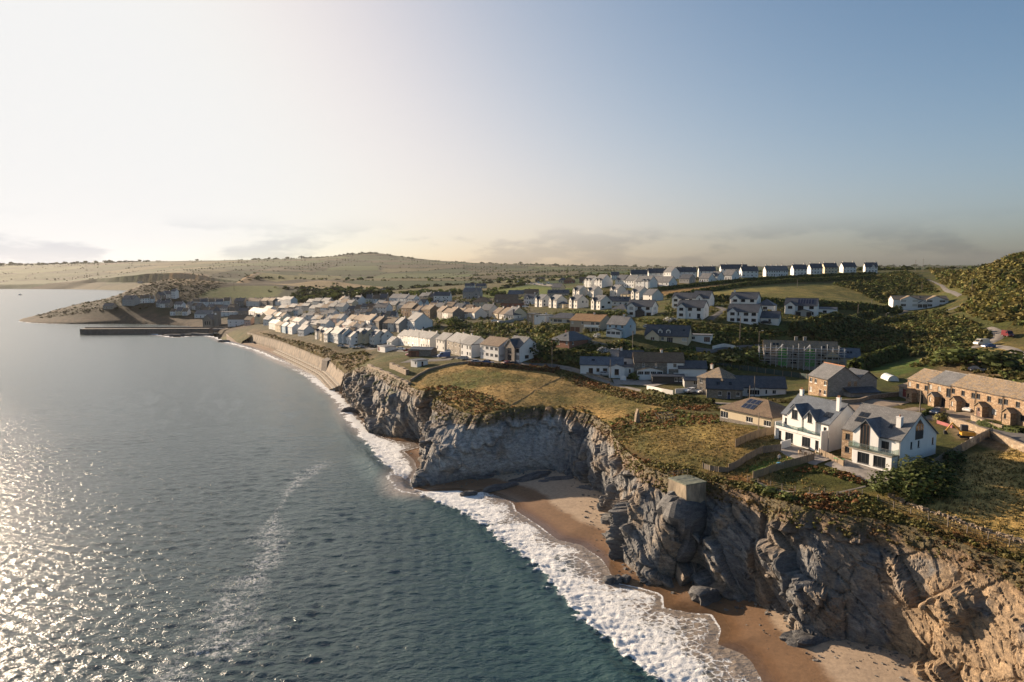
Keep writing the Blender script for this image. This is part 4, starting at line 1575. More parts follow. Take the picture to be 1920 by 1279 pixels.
# --- hilltop estate on the skyline (left gables catch the sun)
for i, (px, py, L, lab) in enumerate([
        (1391, 520.5, 12.5, 'white hilltop house with long dark slate roof left of the grey-roofed terrace'),
        (1436, 519.5, 17, 'long white hilltop terrace with pale grey roof and many chimneys'),
        (1488, 516.5, 10.5, 'white skyline house with dark roof just right of the grey-roofed hilltop terrace'),
        (1520, 514.5, 9.5, 'white skyline house, fourth from the right-hand end of the hilltop row'),
        (1546, 513, 10.5, 'white skyline house, third from the right-hand end of the hilltop row'),
        (1581, 511.5, 10.5, 'white skyline house, second from the right-hand end of the hilltop row'),
        (1622, 511, 9.5, 'white house at the right-hand end of the hilltop row, with dormer')]):
    H(lab, px, py, -4 if i != 6 else -16, L, 8.5, 5.0, 'white' if i != 4 else 'cream', 'pale' if i == 1 else 'slate', 'wwww/wwww' if i != 1 else 'wdwwdwwdw/wwwwwwwww', '', 'w./.w', 40, 'fl',
      chim=((-0.9, 0), (0.9, 0)) if i != 1 else ((-0.95, 0), (-0.4, 0), (0.1, 0), (0.6, 0)), group=G_EST, wings=(wg(1.5, 2.4, E=5.4, proj=0.1),) if i == 6 else ())
for i, (px, py, L, lab) in enumerate([
        (1352, 515.5, 22, 'long dark-roofed white building behind the hilltop houses, tree at its right'),
        (1311, 520.5, 13, 'white house with dark roof and lit gable on the hilltop, beside the field top'),
        (1270, 522, 15, 'long dark-roofed white house behind the lower hilltop row'),
        (1183, 526, 16, 'dark-roofed house with two lit gables behind the estate, under the woods'),
        (1146, 524.5, 9, 'dark-roofed house with sunlit end gable behind two tall white houses'),
        (1216, 524, 16, 'dark-roofed house with rooflights at the back of the estate')]):
    H(lab, px, py, -6, L, 8, 5.0, 'white', 'slate', 'wwww/wwww', '', '.w/.w', 42, 'fl', chim=((-0.6, 0), (0.7, 0)), group=G_EST)
H('big white gable end of the house standing above the estate', 1258, 524, -62, 9, 9, 5.6, 'white', 'pale', 'www/www', '', '', 42, 'fr', group=G_EST)
for i, (px, py, L, D, th, lab, wn_) in enumerate([
        (1108, 538.5, 9, 8.5, -58, 'tall white house with twin dormers at the left end of the estate', (wg(-2, 2.0, E=5.9), wg(2, 2.0, E=5.9))),
        (1128, 540, 9, 11, -58, 'tall white house with dormers and large blank gable, second in the estate', (wg(-2, 1.8, E=5.9), wg(1.5, 1.8, E=5.9))),
        (1170, 539, 9.5, 8.5, -55, 'white estate house with dark porch, third along the lower estate row', (wg(-3, 2.6, E=5.4),)),
        (1188, 540.5, 10, 9, -55, 'white estate house with pale roof, fourth along the lower estate row', ()),
        (1217, 542, 13, 9, -52, 'sunlit long white house with dormer gables, fifth along the lower estate row', (wg(1, 2.2, E=5.6), wg(4.5, 2.2, E=5.6))),
        (1254, 537.5, 16, 9.5, -52, 'long sunlit white bungalow with grey roof above the stubble field', ()),
        (1328, 530.5, 8, 9, -50, 'small white gabled house at the top edge of the stubble field', ()),
        (1345, 528.5, 6, 9, -50, 'white house with cream lit gable beside the field hedge', (wg(-1, 2.6, E=5.2),)),
        (1372, 526, 8, 10, -50, 'white gabled house right of the small pair on the field edge', ())]):
    E_ = 2.9 if i in (5, 6) else (3.6 if i in (7, 8) else 5.2)
    H(lab, px, py, th, L, D, E_, 'white', 'pale' if i != 2 else 'slate', 'wdww' if E_ < 4 else 'wdww/wwww', '.w.' if E_ < 4 else '...', '', 40, 'fr', wings=wn_, group=G_EST)
H('grey slate-hung house between the white bungalows on the estate edge', 1292, 531.5, -50, 9, 8, 3.2, 'grey', 'slate', 'www', 'w', '', 38, 'fr', group=G_EST)

# --- white houses with cross gables below the estate
G_MID = 'white gabled houses in the middle of the slope'
for i, (px, py, lab) in enumerate([
        (1016, 575.5, 'white gabled house at the left end of the row of four facing the sea'),
        (1043, 578, 'white gabled house with low side wing, second of the row of four'),
        (1082, 578.5, 'white gabled house with two small end windows, third of the row of four'),
        (1125, 581, 'white gabled house with wide end window, last of the row of four')]):
    H(lab, px, py, -64, 9.5, 8.5, 5.0, 'white2', 'slate' if i != 1 else 'pale', '.ww/.ww', ('ww/ww', '..', '.ww/...', 'W./.W')[i] if i != 2 else '.../.ww', '', 38, 'fr',
      wings=(wg(-2.6, 3.2, E=5.0, pw=50, proj=0.7, ops='w/w'),), group=G_MID, sky=((1.5, 2, 0.8, 1.1),) if i == 3 else (), frame='d')
H('cream low hipped wing beside the second white gabled house', 1056, 578, -60, 6, 5, 2.6, 'cream', 'slate', 'ww', 'w', '', 30, 'fr', hip=True, name='garage', cat='garage')
for i, (px, py, lab) in enumerate([
        (1086, 557.5, 'sunlit small white gabled house behind the row of four, left one'),
        (1113, 558.5, 'white gabled house behind the row of four, joined pair, right one'),
        (1157, 556.5, 'white gabled house with lit cross gable above the hipped bungalow'),
        (1198, 562, 'white gable end house under the stubble field corner'),
        (1222, 566, 'white gable end house with grey roof below the stubble field')]):
    H(lab, px, py, -62, 8.5, 8 if i < 3 else 9, 4.6, 'white2', ('slate', 'pale', 'pale', 'pale', 'slate')[i], '.w/.w', '..' if i != 3 else '.w./...', '', 38, 'fr',
      wings=(wg(-2.2, 3.0, E=4.6, pw=52, proj=0.5, ops='w/w'),) if i < 4 else (), group=G_MID, frame='d')
H('brown-roofed low house with dark hipped roof between white gabled houses', 1178, 560, -50, 7, 8, 2.9, 'cream', 'slate', 'ww', 'ww', '', 35, 'fr', hip=True, name='bungalow')
H('small cream gable house with dark roof above the four white houses', 1034, 547.5, -40, 9, 7, 3.2, 'cream', 'slate', 'www', '', 'w', 42, 'fl')
H('long dark roof with rooflights behind the row of four', 1046, 556, -12, 16, 8, 2.7, 'grey', 'slate', 'wwww', '', '', 30, 'fc', sky=((-5, 2, 0.9, 1), (-1, 2, 0.9, 1), (4, 2, 0.9, 1)), name='bungalow')
H('dark-roofed bungalow with rooflights behind the last of the four', 1158, 573, -20, 14, 8, 2.8, 'white2', 'slate', 'wwww', '', '', 34, 'fc', sky=((1, 2.5, 0.8, 1), (4, 2.5, 0.8, 1)), name='bungalow')
H('cream bungalow with hipped grey roof left of the house with wooden porch', 1174, 589.5, -40, 9.5, 8, 2.7, 'cream', 'slate', 'w.w', 'ww', '', 33, 'fr', hip=True, name='bungalow')
H('white house with dark timber porch and black-framed windows', 1222, 591.5, -33, 12.5, 8, 4.9, 'white', 'slate', '.D.D/.WW', '.tt./.tt.', '', 36, 'fr', wings=(wg(-4, 4.2, proj=0.6, pw=40, ops='W/W'), wg(0.6, 4.0, E=2.5, proj=1.6, pw=38, wall='dark', ops='')), group=G_MID, frame='d')
H('white house with grey roof and lower stone panel beside wooden steps', 1318, 599.5, -33, 12, 8.2, 4.9, 'white', 'slate', '.tJ/.WW', '.t./.t.', '', 36, 'fr', wings=(wg(-3.8, 4.0, proj=0.7, pw=42, ops='W/W'),), group=G_MID, frame='d')
H('white dark-roofed house behind the one with stone panel', 1302, 573.5, -33, 12, 8, 4.9, 'white', 'slate', '..W/.WW', '', '', 36, 'fr', wings=(wg(-3.8, 3.8, proj=0.6, pw=42, ops='W/W'),), group=G_MID, frame='d')
H('white gabled wing house right of the dark-roofed house under the field', 1329, 575, -33, 8.5, 9, 4.2, 'white', 'slate', '.../...', '', '', 38, 'fr', wings=(wg(-0.5, 3.4, proj=0.5, pw=45, E=4.4, ops='./t'),), group=G_MID, frame='d')
H('white slate-roofed house directly behind another, left of hipped garage', 1418, 581, -33, 12.5, 8.2, 4.9, 'white', 'slate', '.WW/.WW', '.t/.t', '', 36, 'fr', wings=(wg(-3.6, 4.0, proj=0.6, pw=42, ops='W/W'),), chim=((-0.9, 0),), group=G_MID, frame='d')
H('white slate-roofed house with arched lower windows, front one of two', 1420, 611, -33, 13, 8.4, 5.0, 'white', 'slate', '.WWW/.tWW', 'tt/tt', '', 36, 'fr', wings=(wg(-4, 3.6, proj=0.7, pw=42, ops='W/W'),), chim=((-0.95, 0.2),), group=G_MID, frame='d')
H('small white house with pyramid slate roof beside the two white houses', 1451, 585, -30, 8, 8, 2.8, 'white', 'slate', '.W.', '.', '', 34, 'fr', hip=True, name='garage', cat='garage', frame='d')
H('low white garage with slate gable right of the front white house', 1460, 611, -28, 7.5, 7, 2.7, 'white2', 'slate', '.w.', 'w', '', 36, 'fr', name='garage', cat='garage', frame='d')
H('white house with solar panels on its slate roof and veranda', 1531, 595.5, -29, 13.5, 8.5, 4.9, 'white', 'slate', '.DW/.DW', '', '', 36, 'fr', wings=(wg(-4.3, 4.2, proj=1.0, pw=40, ops='./W'), wg(1.5, 6.5, E=2.3, proj=1.8, pw=15, wall='grey', ops='D.D')),
  solar=[(-1.0 + 1.15 * k, 1.0, 1.05, 3.4) for k in range(6)], frame='d')
H('low white garage with flat dark roof right of the solar panel house', 1568, 593, -29, 9, 6.5, 2.9, 'white', 'slate', '.W..', '', '', 14, 'fr', name='garage', cat='garage', frame='d')

# --- middle slope, individual
r_ = H('pale modern house with two wide glazed gables on the scrubby hillside', 1778, 567.5, -14, 28, 9, 4.6, 'white', 'scantle', '..w.......w.w/...........', '', '.ww/.w.', 24, 'fr',
       wings=(wg(-6, 9.0, proj=1.2, E=4.6, pw=24, ops='B.B/B.B', frame='w', roofm='scantle'), wg(7.5, 9.5, proj=1.2, E=4.6, pw=24, ops='B.B/B.B', roofm='scantle'), wg(0.8, 5, E=2.6, proj=1.4, pw=30, ops='DD', roofm='slate')), sky=((0.5, 2.4, 1.0, 1.0),))
r_ = H('large brown-roofed house with balcony and bare grey gable', 1125, 621, -38, 15.5, 11, 5.0, 'buff', 'orange', 'gg.DDW/w.w.JW', '......', '', 26, 'fr', chim=((0.2, 0, 0.5),))
m = MB()
m.box(0.2, 7.6, -6.6, -5.5, 2.45, 2.62)
m.box(0.2, 7.6, -6.62, -6.56, 2.62, 3.5)
for x in (0.3, 3.8, 7.5):
    m.box(x - 0.06, x + 0.06, -6.58, -6.46, -1.0, 2.45)
m.build('balcony', M_TRIM, r_)
H('low cream bungalow with glazed veranda and dark hipped roof', 1078, 605, -36, 15, 8, 2.8, 'cream', 'slate', 'wBBBB.', '', '', 30, 'fr', hip=True, name='bungalow')
H('white flat-roofed cube house with chimney by the dark tower house', 1022, 607.5, -40, 7, 7, 4.6, 'white', 'pale', '.w/w.', '.w./...', '', 20, 'fr', flat=True, chim=((0.2, 0.3, 1.0),))
H('narrow dark stone house beside the white cube house', 1000, 607, -40, 4.5, 6, 5.2, 'granite', 'slate', 'w/w', 'w/w', '', 20, 'fr', flat=True)
H('pale blue clad house with white lower walls and bay windows', 1172, 634, -40, 8.6, 8.5, 4.9, 'blue', 'pale', 'WW/www', '.w/.w.', '', 36, 'fr', wings=(wg(-0.5, 6.6, E=2.5, proj=1.3, pw=14, wall='white', ops='WWW'),), chim=((0.3, 0, 0.8),))
r_ = H('cream dormer bungalow with dark slate roof and two white dormers', 1290, 648.5, -24, 17, 8.5, 2.7, 'cream', 'slate', '..wD.W', '', '', 42, 'fr', wings=(wg(-5.2, 5.2, proj=1.0, pw=40, ops='.W.'),), sky=((6.4, 2.6, 0.9, 0.9),), name='bungalow', near=True)
for xd_ in (-2.6, 0.6):
    wing(r_, 8.5, 2.7, 42, xd_, 1.7, -0.9, 4.75, 42, 'white', 'slate', [('w', 0.85, 3.6, 1.1, 1.0)], name='dormer')
r_ = H('low flat-roofed white extension with terrace wall beside the dormer bungalow', 1332, 646, -24, 14, 6, 2.7, 'white', 'pale', '..W.D', '', '', 5, 'fr', flat=True, name='extension', cat='building')
H('brick bungalow with big hipped slate roof and rooflight behind the hedge', 1067, 654, -48, 10, 13, 2.6, 'brick', 'slate', '.B.w', 'w..', '', 30, 'fr', hip=True, eave=0.5, sky=((0.5, 2.2, 0.7, 1.2),), name='bungalow', chim=((-0.9, 0.2, -0.6),), chimw='brick')

# --- lower group by the lane
r_ = H('long white barn conversion with slate roof at the bend of the lane', 1168, 706.5, -8, 15, 7, 3.4, 'white', 'blue', '.JwJ.t', '', '.t', 33, 'fr', sky=((-3.0, 1.8, 1.2, 0.9),), near=True, frame='d', wings=(wg(5.3, 5.5, E=2.8, proj=1.5, pw=18, ops='.J.', roofm='slate'),))
H('white flat-roofed link between the barn conversion and the cottages', 1200, 706, -8, 9.5, 6, 2.9, 'white', 'blue', 't.t.', '', '', 8, 'fr', flat=True, name='extension', cat='building', near=True, eave=0.15, frame='d')
H('small white cottage with slate roof and white chimney, left of stone cottage', 1206, 692, -8, 8.5, 6, 3.6, 'white', 'slate', 'w.', '', '', 36, 'fr', chim=((-0.95, 0, 0.8),), near=True)
r_ = H('long stone and white two-storey cottage with dark roof above the lane', 1282, 706, -6, 17, 7.5, 5.1, 'granite', 'brown', '.w.w..../.s.s.w..', '', '', 37, 'fr', chim=((0.15, 0, 0.9),), near=True, style='sash')
m = MB()
facade(m, (2.8, -3.81, 0), (1, 0, 0), 5.75, -3, 5.05, [('B', 2.6, 0.6, 4.2, 2.1), ('w', 2.6, 3.35, 1.1, 1.25)])
p_ = m.build('white_front_panel', WALLS['white'], r_)
fill(p_, (2.8, -3.81, 0), (1, 0, 0), [('B', 2.6, 0.6, 4.2, 2.1), ('w', 2.6, 3.35, 1.1, 1.25)], 'w', 'sash', False)
wing(r_, 7.5, 5.1, 37, -3.2, 8.6, 2.6, 2.4, 12, 'white', 'scantle', 'WWWW', name='sun_room')
H('white gabled garage with dark slate roof right of the long cottage', 1325, 708, -6, 9.5, 6, 3.0, 'white', 'slate', '', '', 'w', 36, 'fr', name='garage', cat='garage', near=True)
H('black timber garden room with grey roof behind white terrace walls', 1283, 719, -6, 10.5, 4.0, 2.5, 'dark', 'slate', '....wW', '', '', 12, 'fr', name='garden_room', cat='shed', near=True, frame='w')
H('small grey garden shed with lean roof beside the stone house', 1313, 727, -6, 5, 4, 2.3, 'grey', 'slate', '.W', '', '', 20, 'fr', name='shed', cat='shed', near=True)
H('stone detached house with mottled hipped roof next to two parked cars', 1354, 745, -52, 9, 8.5, 5.2, 'granite', 'scantle', 'w.w/www', '.t/.', '', 34, 'fr', near=True, style='sash', chim=((-0.6, 0, 0.4),), hip=True)
H('slate-roofed lower wing with two rooflights on the stone house', 1392, 747, -15, 10, 6.5, 2.9, 'granite', 'slate', '.wdw', '', '', 36, 'fr', near=True, sky=((-1.8, 1.4, 0.9, 1.2), (1.6, 1.4, 0.9, 1.2)), name='extension', cat='building')
H('white cottage with lit gable, dark slate roof and small bay window', 1474, 739, -10, 15.5, 7, 2.8, 'white', 'slate', 'w.Wwtw.', '', '.w.', 38, 'fr', near=True, wings=(wg(-1.2, 3.0, E=2.5, proj=0.9, pw=15, ops='B'),), name='cottage')
H('timber shed with pale gable end above the white barn conversion', 1166, 689, -20, 4.5, 6, 3.2, 'granite', 'pale', '', '', '', 34, 'fr', name='shed', cat='shed')

# --- row of houses along the cliff road, right end near the headland
H('modern white house with gable balcony at the right end of the road', 974, 680.5, -52, 9, 9.5, 5.2, 'white', 'slate', 'D.B/J.B', '.W.W/...', '', 36, 'fr', wings=(wg(-0.5, 6.0, proj=0.8, pw=45, E=5.0, ops='D/D', wall='granite'),), near=True, frame='d')
H('large white house with brown tiled roof and many casement windows', 935, 677.5, -52, 12, 9.5, 5.3, 'white', 'brown', 'WWWW/WWWW', 'W.W/.WW', '', 30, 'fr', near=True)
H('white gable-ended house with black-framed end windows, left of the brown-roofed one', 884, 671.5, -56, 8.5, 9, 5.3, 'white', 'pale', 'w.ww/w.ww', '.w./.w.', '', 33, 'fr', near=True, frame='d', wings=(wg(2.2, 4, E=5.2, proj=-4.5, pw=33),))
ROW(2, (838, 661), (866, 669), 9, 5.4, ['granite'], ['pale'], lambda i: ('left', 'right')[i] + '-hand stone terraced house with grey roof beside the white gabled house', ('ww/ww', 'ww/ww'), '', 34, 'stone houses on the cliff road', near=True)
H('cream house with walled front yard left of the stone pair on the road', 834, 659.5, -58, 9, 8, 5.2, 'white2', 'pale', 'w.w/www', '', '', 34, 'fr', near=True)
ROW(5, (745, 648), (806, 655), 8, 5.0, ['white', 'white2', 'white'], ['pale'], lambda i: ORD[i] + ' house from the left in the white seafront terrace with pale roofs', ('wdw/www', 'wwd/www'), '', 34, 'white terrace above the sea wall')
H('small white gabled garage at the left end of the white terrace', 734, 650.5, -52, 5, 6.5, 2.8, 'white', 'pale', 'g', '', '', 36, 'fr', name='garage', cat='garage')
H('long flat-roofed white boat store on the cliff edge', 722, 661, -55, 9, 6, 2.6, 'white', 'pale', 'g..', '', '', 6, 'fr', flat=True, name='boat_store', cat='building')
H('stone store with blue-grey roof on the cliff road behind the parked van', 808, 668, -20, 10, 6, 3.0, 'granite', 'blue', '', '', '', 14, 'fr', name='store', cat='building')
H('timber-fronted dark store next to the stone store on the cliff edge', 785, 668.5, -20, 5, 5, 2.6, 'brick', 'pale', 'g', '', '', 6, 'fr', flat=True, name='store', cat='building')
H('small white flat-roofed hut in the hollow above the cliff', 782, 689, -50, 4.5, 5, 2.5, 'white', 'blue', '.w', 'd', '', 6, 'fr', flat=True, name='hut', cat='hut')

# --- village, seafront to the left of the terrace
V_SEA = [(597, 636, 6, 7, 4.6, 'white2', 'slate', 'white cottage with pointed lit gables at the left end of the cliff-top row'), (606, 639, 6, 7, 4.6, 'cream', 'pale', 'cream gabled cottage, second in the cliff-top row'),
         (614, 642, 6, 8, 5.0, 'white2', 'slate', 'narrow pale cottage, third in the cliff-top row'), (634, 645, 14, 8, 5.4, 'white', 'pale', 'long white cliff-top guest house with two storeys of windows'),
         (643, 645, 8, 8, 5.4, 'white', 'slate', 'white cliff-top house with dark pediment gable beside the guest house'), (658, 648, 8, 7, 4.6, 'white', 'pale', 'white cliff-top cottage with pink dormer, right of the dark-gabled one'),
         (672, 645, 6, 8, 5.2, 'cream', 'blue', 'house with slate blue roof and lit cream front on the cliff top'), (684, 645, 6, 8, 5.2, 'cream', 'blue', 'second house with slate blue roof and lit front on the cliff top'),
         (702, 647, 7, 8, 4.8, 'white2', 'blue', 'blue-roofed cottage with cream lit gable above the quarry bank'), (717, 645, 6, 7, 4.6, 'white', 'slate', 'grey gabled cottage next to the small white garage')]
for k, (px, py, L, D, E, wl_, rf_, lab) in enumerate(V_SEA):
    H(lab, px, py, -54, L, D, E, wl_, rf_, 'wdw/www' if L < 10 else 'wwwdww/wwwwww', '.w./.w.', '', 38, 'fr', wings=(wg(0, 2.6, E=E, pw=50, proj=0.3, ops='w/w'),) if k in (0, 1, 6, 7, 8) else (), group='cottages along the cliff top')
# --- village rows: n, A, B (front foot line), walls, roofs, description
VR = [(5, (649, 613.5), (705, 622), 8, 5.3, ['granite', 'granite', 'stone', 'white', 'granite'], ['scantle', 'brown', 'scantle'], 'stone villa row above the cliff-top cottages', 'stone villas'),
      (2, (712, 622), (733, 624.5), 8, 5.3, ['granite', 'white2'], ['brown', 'scantle'], 'pair of bay-windowed villas left of the big white gable', 'bay-windowed villas'),
      (5, (750, 592), (808, 597.5), 8, 5.2, ['stone', 'stone', 'white', 'stone', 'stone'], ['brown', 'scantle', 'brown'], 'brown stone terrace halfway up the village', 'brown stone terrace'),
      (3, (815, 598), (846, 600.5), 8, 5.2, ['granite', 'white2', 'granite'], ['brown'], 'brown-roofed terrace right of the brown stone terrace', 'brown-roofed terrace'),
      (3, (851, 597), (889, 598.5), 8, 3.6, ['white2'], ['brown'], 'low brown-roofed white row above the gardens', 'low white row'),
      (3, (922, 596), (958, 600.5), 9, 3.0, ['cream', 'white2'], ['brown', 'brown', 'slate'], 'sunlit bungalow row with stepped brown roofs', 'sunlit bungalows'),
      (3, (728, 571.5), (776, 572), 8, 5.2, ['white'], ['slate'], 'white slate-roofed terrace at the top left of the village', 'upper white terrace'),
      (3, (683, 573), (726, 571), 8, 5.2, ['white2', 'white', 'granite'], ['slate', 'brown'], 'mixed terrace left of the upper white terrace', 'upper mixed terrace'),
      (3, (783, 566), (812, 566), 8, 5.0, ['granite'], ['slate'], 'grey stone terrace in the upper middle of the village', 'upper stone terrace'),
      (4, (700, 606), (742, 603), 7, 4.6, ['white2', 'granite', 'cream'], ['scantle', 'slate'], 'cottage row behind the stone villas', 'cottages behind the villas'),
      (5, (560, 606), (622, 600), 7, 4.8, ['white2', 'white', 'granite', 'cream', 'white'], ['slate', 'pale', 'brown'], 'cottage row above the harbour road', 'harbour road cottages'),
      (5, (565, 622), (612, 618), 7, 4.8, ['white', 'white2', 'cream', 'granite'], ['pale', 'slate'], 'cottage row below the harbour road', 'lower harbour cottages'),
      (4, (628, 624), (660, 629), 7, 4.8, ['white2', 'pink', 'white'], ['brown', 'slate', 'pale'], 'back row behind the cliff-top guest house', 'back row cottages'),
      (3, (668, 632), (694, 633), 7, 4.6, ['white2', 'white'], ['pale', 'brown'], 'small back cottages below the stone villas', 'small back cottages'),
      (5, (575, 590), (640, 586), 7, 4.8, ['white2', 'granite', 'white', 'grey'], ['slate', 'slate', 'brown'], 'street of mixed houses in the old village', 'old village street'),
      (4, (650, 592), (700, 587), 7, 4.8, ['granite', 'white2', 'white'], ['slate', 'brown'], 'houses in the middle of the old village', 'mid village houses'),
      (4, (520, 598), (556, 594), 7, 4.8, ['white', 'white2', 'cream'], ['slate', 'pale'], 'houses behind the harbour head', 'harbour head houses'),
      (4, (530, 613), (560, 616), 7, 4.6, ['white', 'cream', 'white2'], ['slate', 'brown', 'pale'], 'cottages at the top of the stone sea slope', 'sea slope cottages'),
      (3, (570, 575), (612, 572), 7, 4.4, ['grey', 'white2'], ['slate'], 'grey-roofed houses under the dark wood', 'houses under the wood'),
      (2, (475, 600), (505, 604), 9, 5.5, ['granite', 'white2'], ['slate', 'brown'], 'tall harbour-side buildings', 'harbour-side buildings'),
      (5, (361, 575.5), (432, 575), 9, 6.0, ['white', 'white', 'white', 'white', 'white2'], ['brown', 'slate'], 'long white terrace across the harbour', 'white terrace across the harbour'),
      (2, (437, 575), (456, 575), 9, 6.5, ['granite'], ['slate'], 'grey stone pair across the harbour', 'stone houses across the harbour'),
      (2, (459, 575), (483, 575), 9, 6.0, ['white2'], ['brown'], 'cream pair across the harbour', 'cream houses across the harbour'),
      (2, (487, 574.5), (510, 574.5), 9, 6.5, ['granite'], ['brown'], 'tall stone pair right of the cream pair across the harbour', 'tall stone houses across the harbour'),
      (3, (513, 573), (545, 572.5), 9, 5.5, ['white'], ['slate'], 'white gabled houses below the wood across the harbour', 'white houses below the wood'),
      (3, (262, 569), (290, 568), 9, 4.8, ['white'], ['brown'], 'small white row on the far headland', 'white row on the headland'),
      (3, (316, 593), (352, 592), 9, 4.5, ['white', 'cream'], ['brown', 'slate'], 'low white houses at the foot of the headland street', 'headland foot houses'),
      (3, (348, 580), (376, 583), 9, 5.0, ['grey', 'white2', 'granite'], ['slate', 'brown'], 'stacked grey houses beside the tall white headland house', 'stacked headland houses'),
      (3, (301, 562), (335, 557), 9, 5.0, ['granite', 'white2'], ['slate'], 'houses climbing the headland street', 'climbing street houses'),
      (3, (463, 594), (500, 593), 10, 5.2, ['white'], ['slate'], 'white harbour warehouses', 'harbour warehouses'),
      (5, (640, 604), (696, 598), 7, 4.8, ['white2', 'granite', 'white', 'cream', 'grey'], ['slate', 'brown', 'pale'], 'second cottage row behind the stone villas', 'second cottage row'),
      (6, (582, 612), (640, 609), 7, 4.6, ['white', 'cream', 'granite', 'white2', 'pink', 'white'], ['slate', 'scantle', 'pale'], 'cottage row between harbour road and stone villas', 'between-street cottages'),
      (5, (640, 637), (690, 640), 6, 4.4, ['white', 'white2', 'cream', 'grey'], ['slate', 'brown', 'pale'], 'tight cottage row just behind the blue roofs', 'tight back cottages'),
      (5, (500, 618), (545, 628), 7, 4.6, ['white', 'white2', 'cream', 'blue', 'white'], ['slate', 'pale', 'brown'], 'cottages along the edge of the stone bank', 'stone bank cottages'),
      (5, (600, 581), (660, 579), 7, 4.8, ['white2', 'grey', 'white', 'granite', 'cream'], ['slate', 'brown'], 'row under the upper village terraces', 'row under the terraces'),
      (5, (700, 581), (770, 583), 7, 4.4, ['white', 'granite', 'cream', 'white2', 'grey'], ['slate', 'brown', 'pale'], 'row between upper white terrace and brown stone terrace', 'between-terrace row'),
      (5, (798, 584), (880, 588), 7, 3.8, ['white2', 'cream', 'granite', 'white', 'brick'], ['brown', 'slate'], 'low row above the brown-roofed terrace', 'low row above the terrace'),
      (5, (520, 588), (575, 583), 7, 4.6, ['grey', 'white2', 'granite', 'white'], ['slate', 'brown'], 'row behind the harbour head houses', 'row behind the harbour head'),
      (4, (505, 602), (528, 606), 7, 5.0, ['white', 'cream', 'granite', 'white2'], ['slate', 'brown'], 'narrow houses on the harbour corner', 'harbour corner houses'),
      (4, (385, 584), (440, 585), 9, 5.0, ['granite', 'grey', 'white2', 'granite'], ['slate', 'brown'], 'grey row below the white harbour terrace', 'lower grey row'),
      (3, (290, 577), (318, 578), 9, 5.0, ['grey', 'white2', 'granite'], ['slate'], 'grey houses left of the tall headland house', 'grey headland houses'),
      (2, (378, 592), (402, 592), 10, 5.0, ['cream', 'granite'], ['brown'], 'harbour buildings left of the clock tower', 'harbour buildings'),
      ]
for n, A, B, D, E, wls, rfs, desc, grp in VR:
    fl = ('wd/ww', 'dw/ww', 'wdw/www') if E > 4 else ('wdw', 'wwd')
    ROW(n, A, B, D, E, wls, rfs, lambda i, desc=desc, n=n: (ORD[i] + ' from the left in the ' + desc) if n > 2 else (('left' if i == 0 else 'right') + '-hand house of the ' + desc), fl, '.w./...' if E > 4 else '.w.', 37, grp, jit=True)
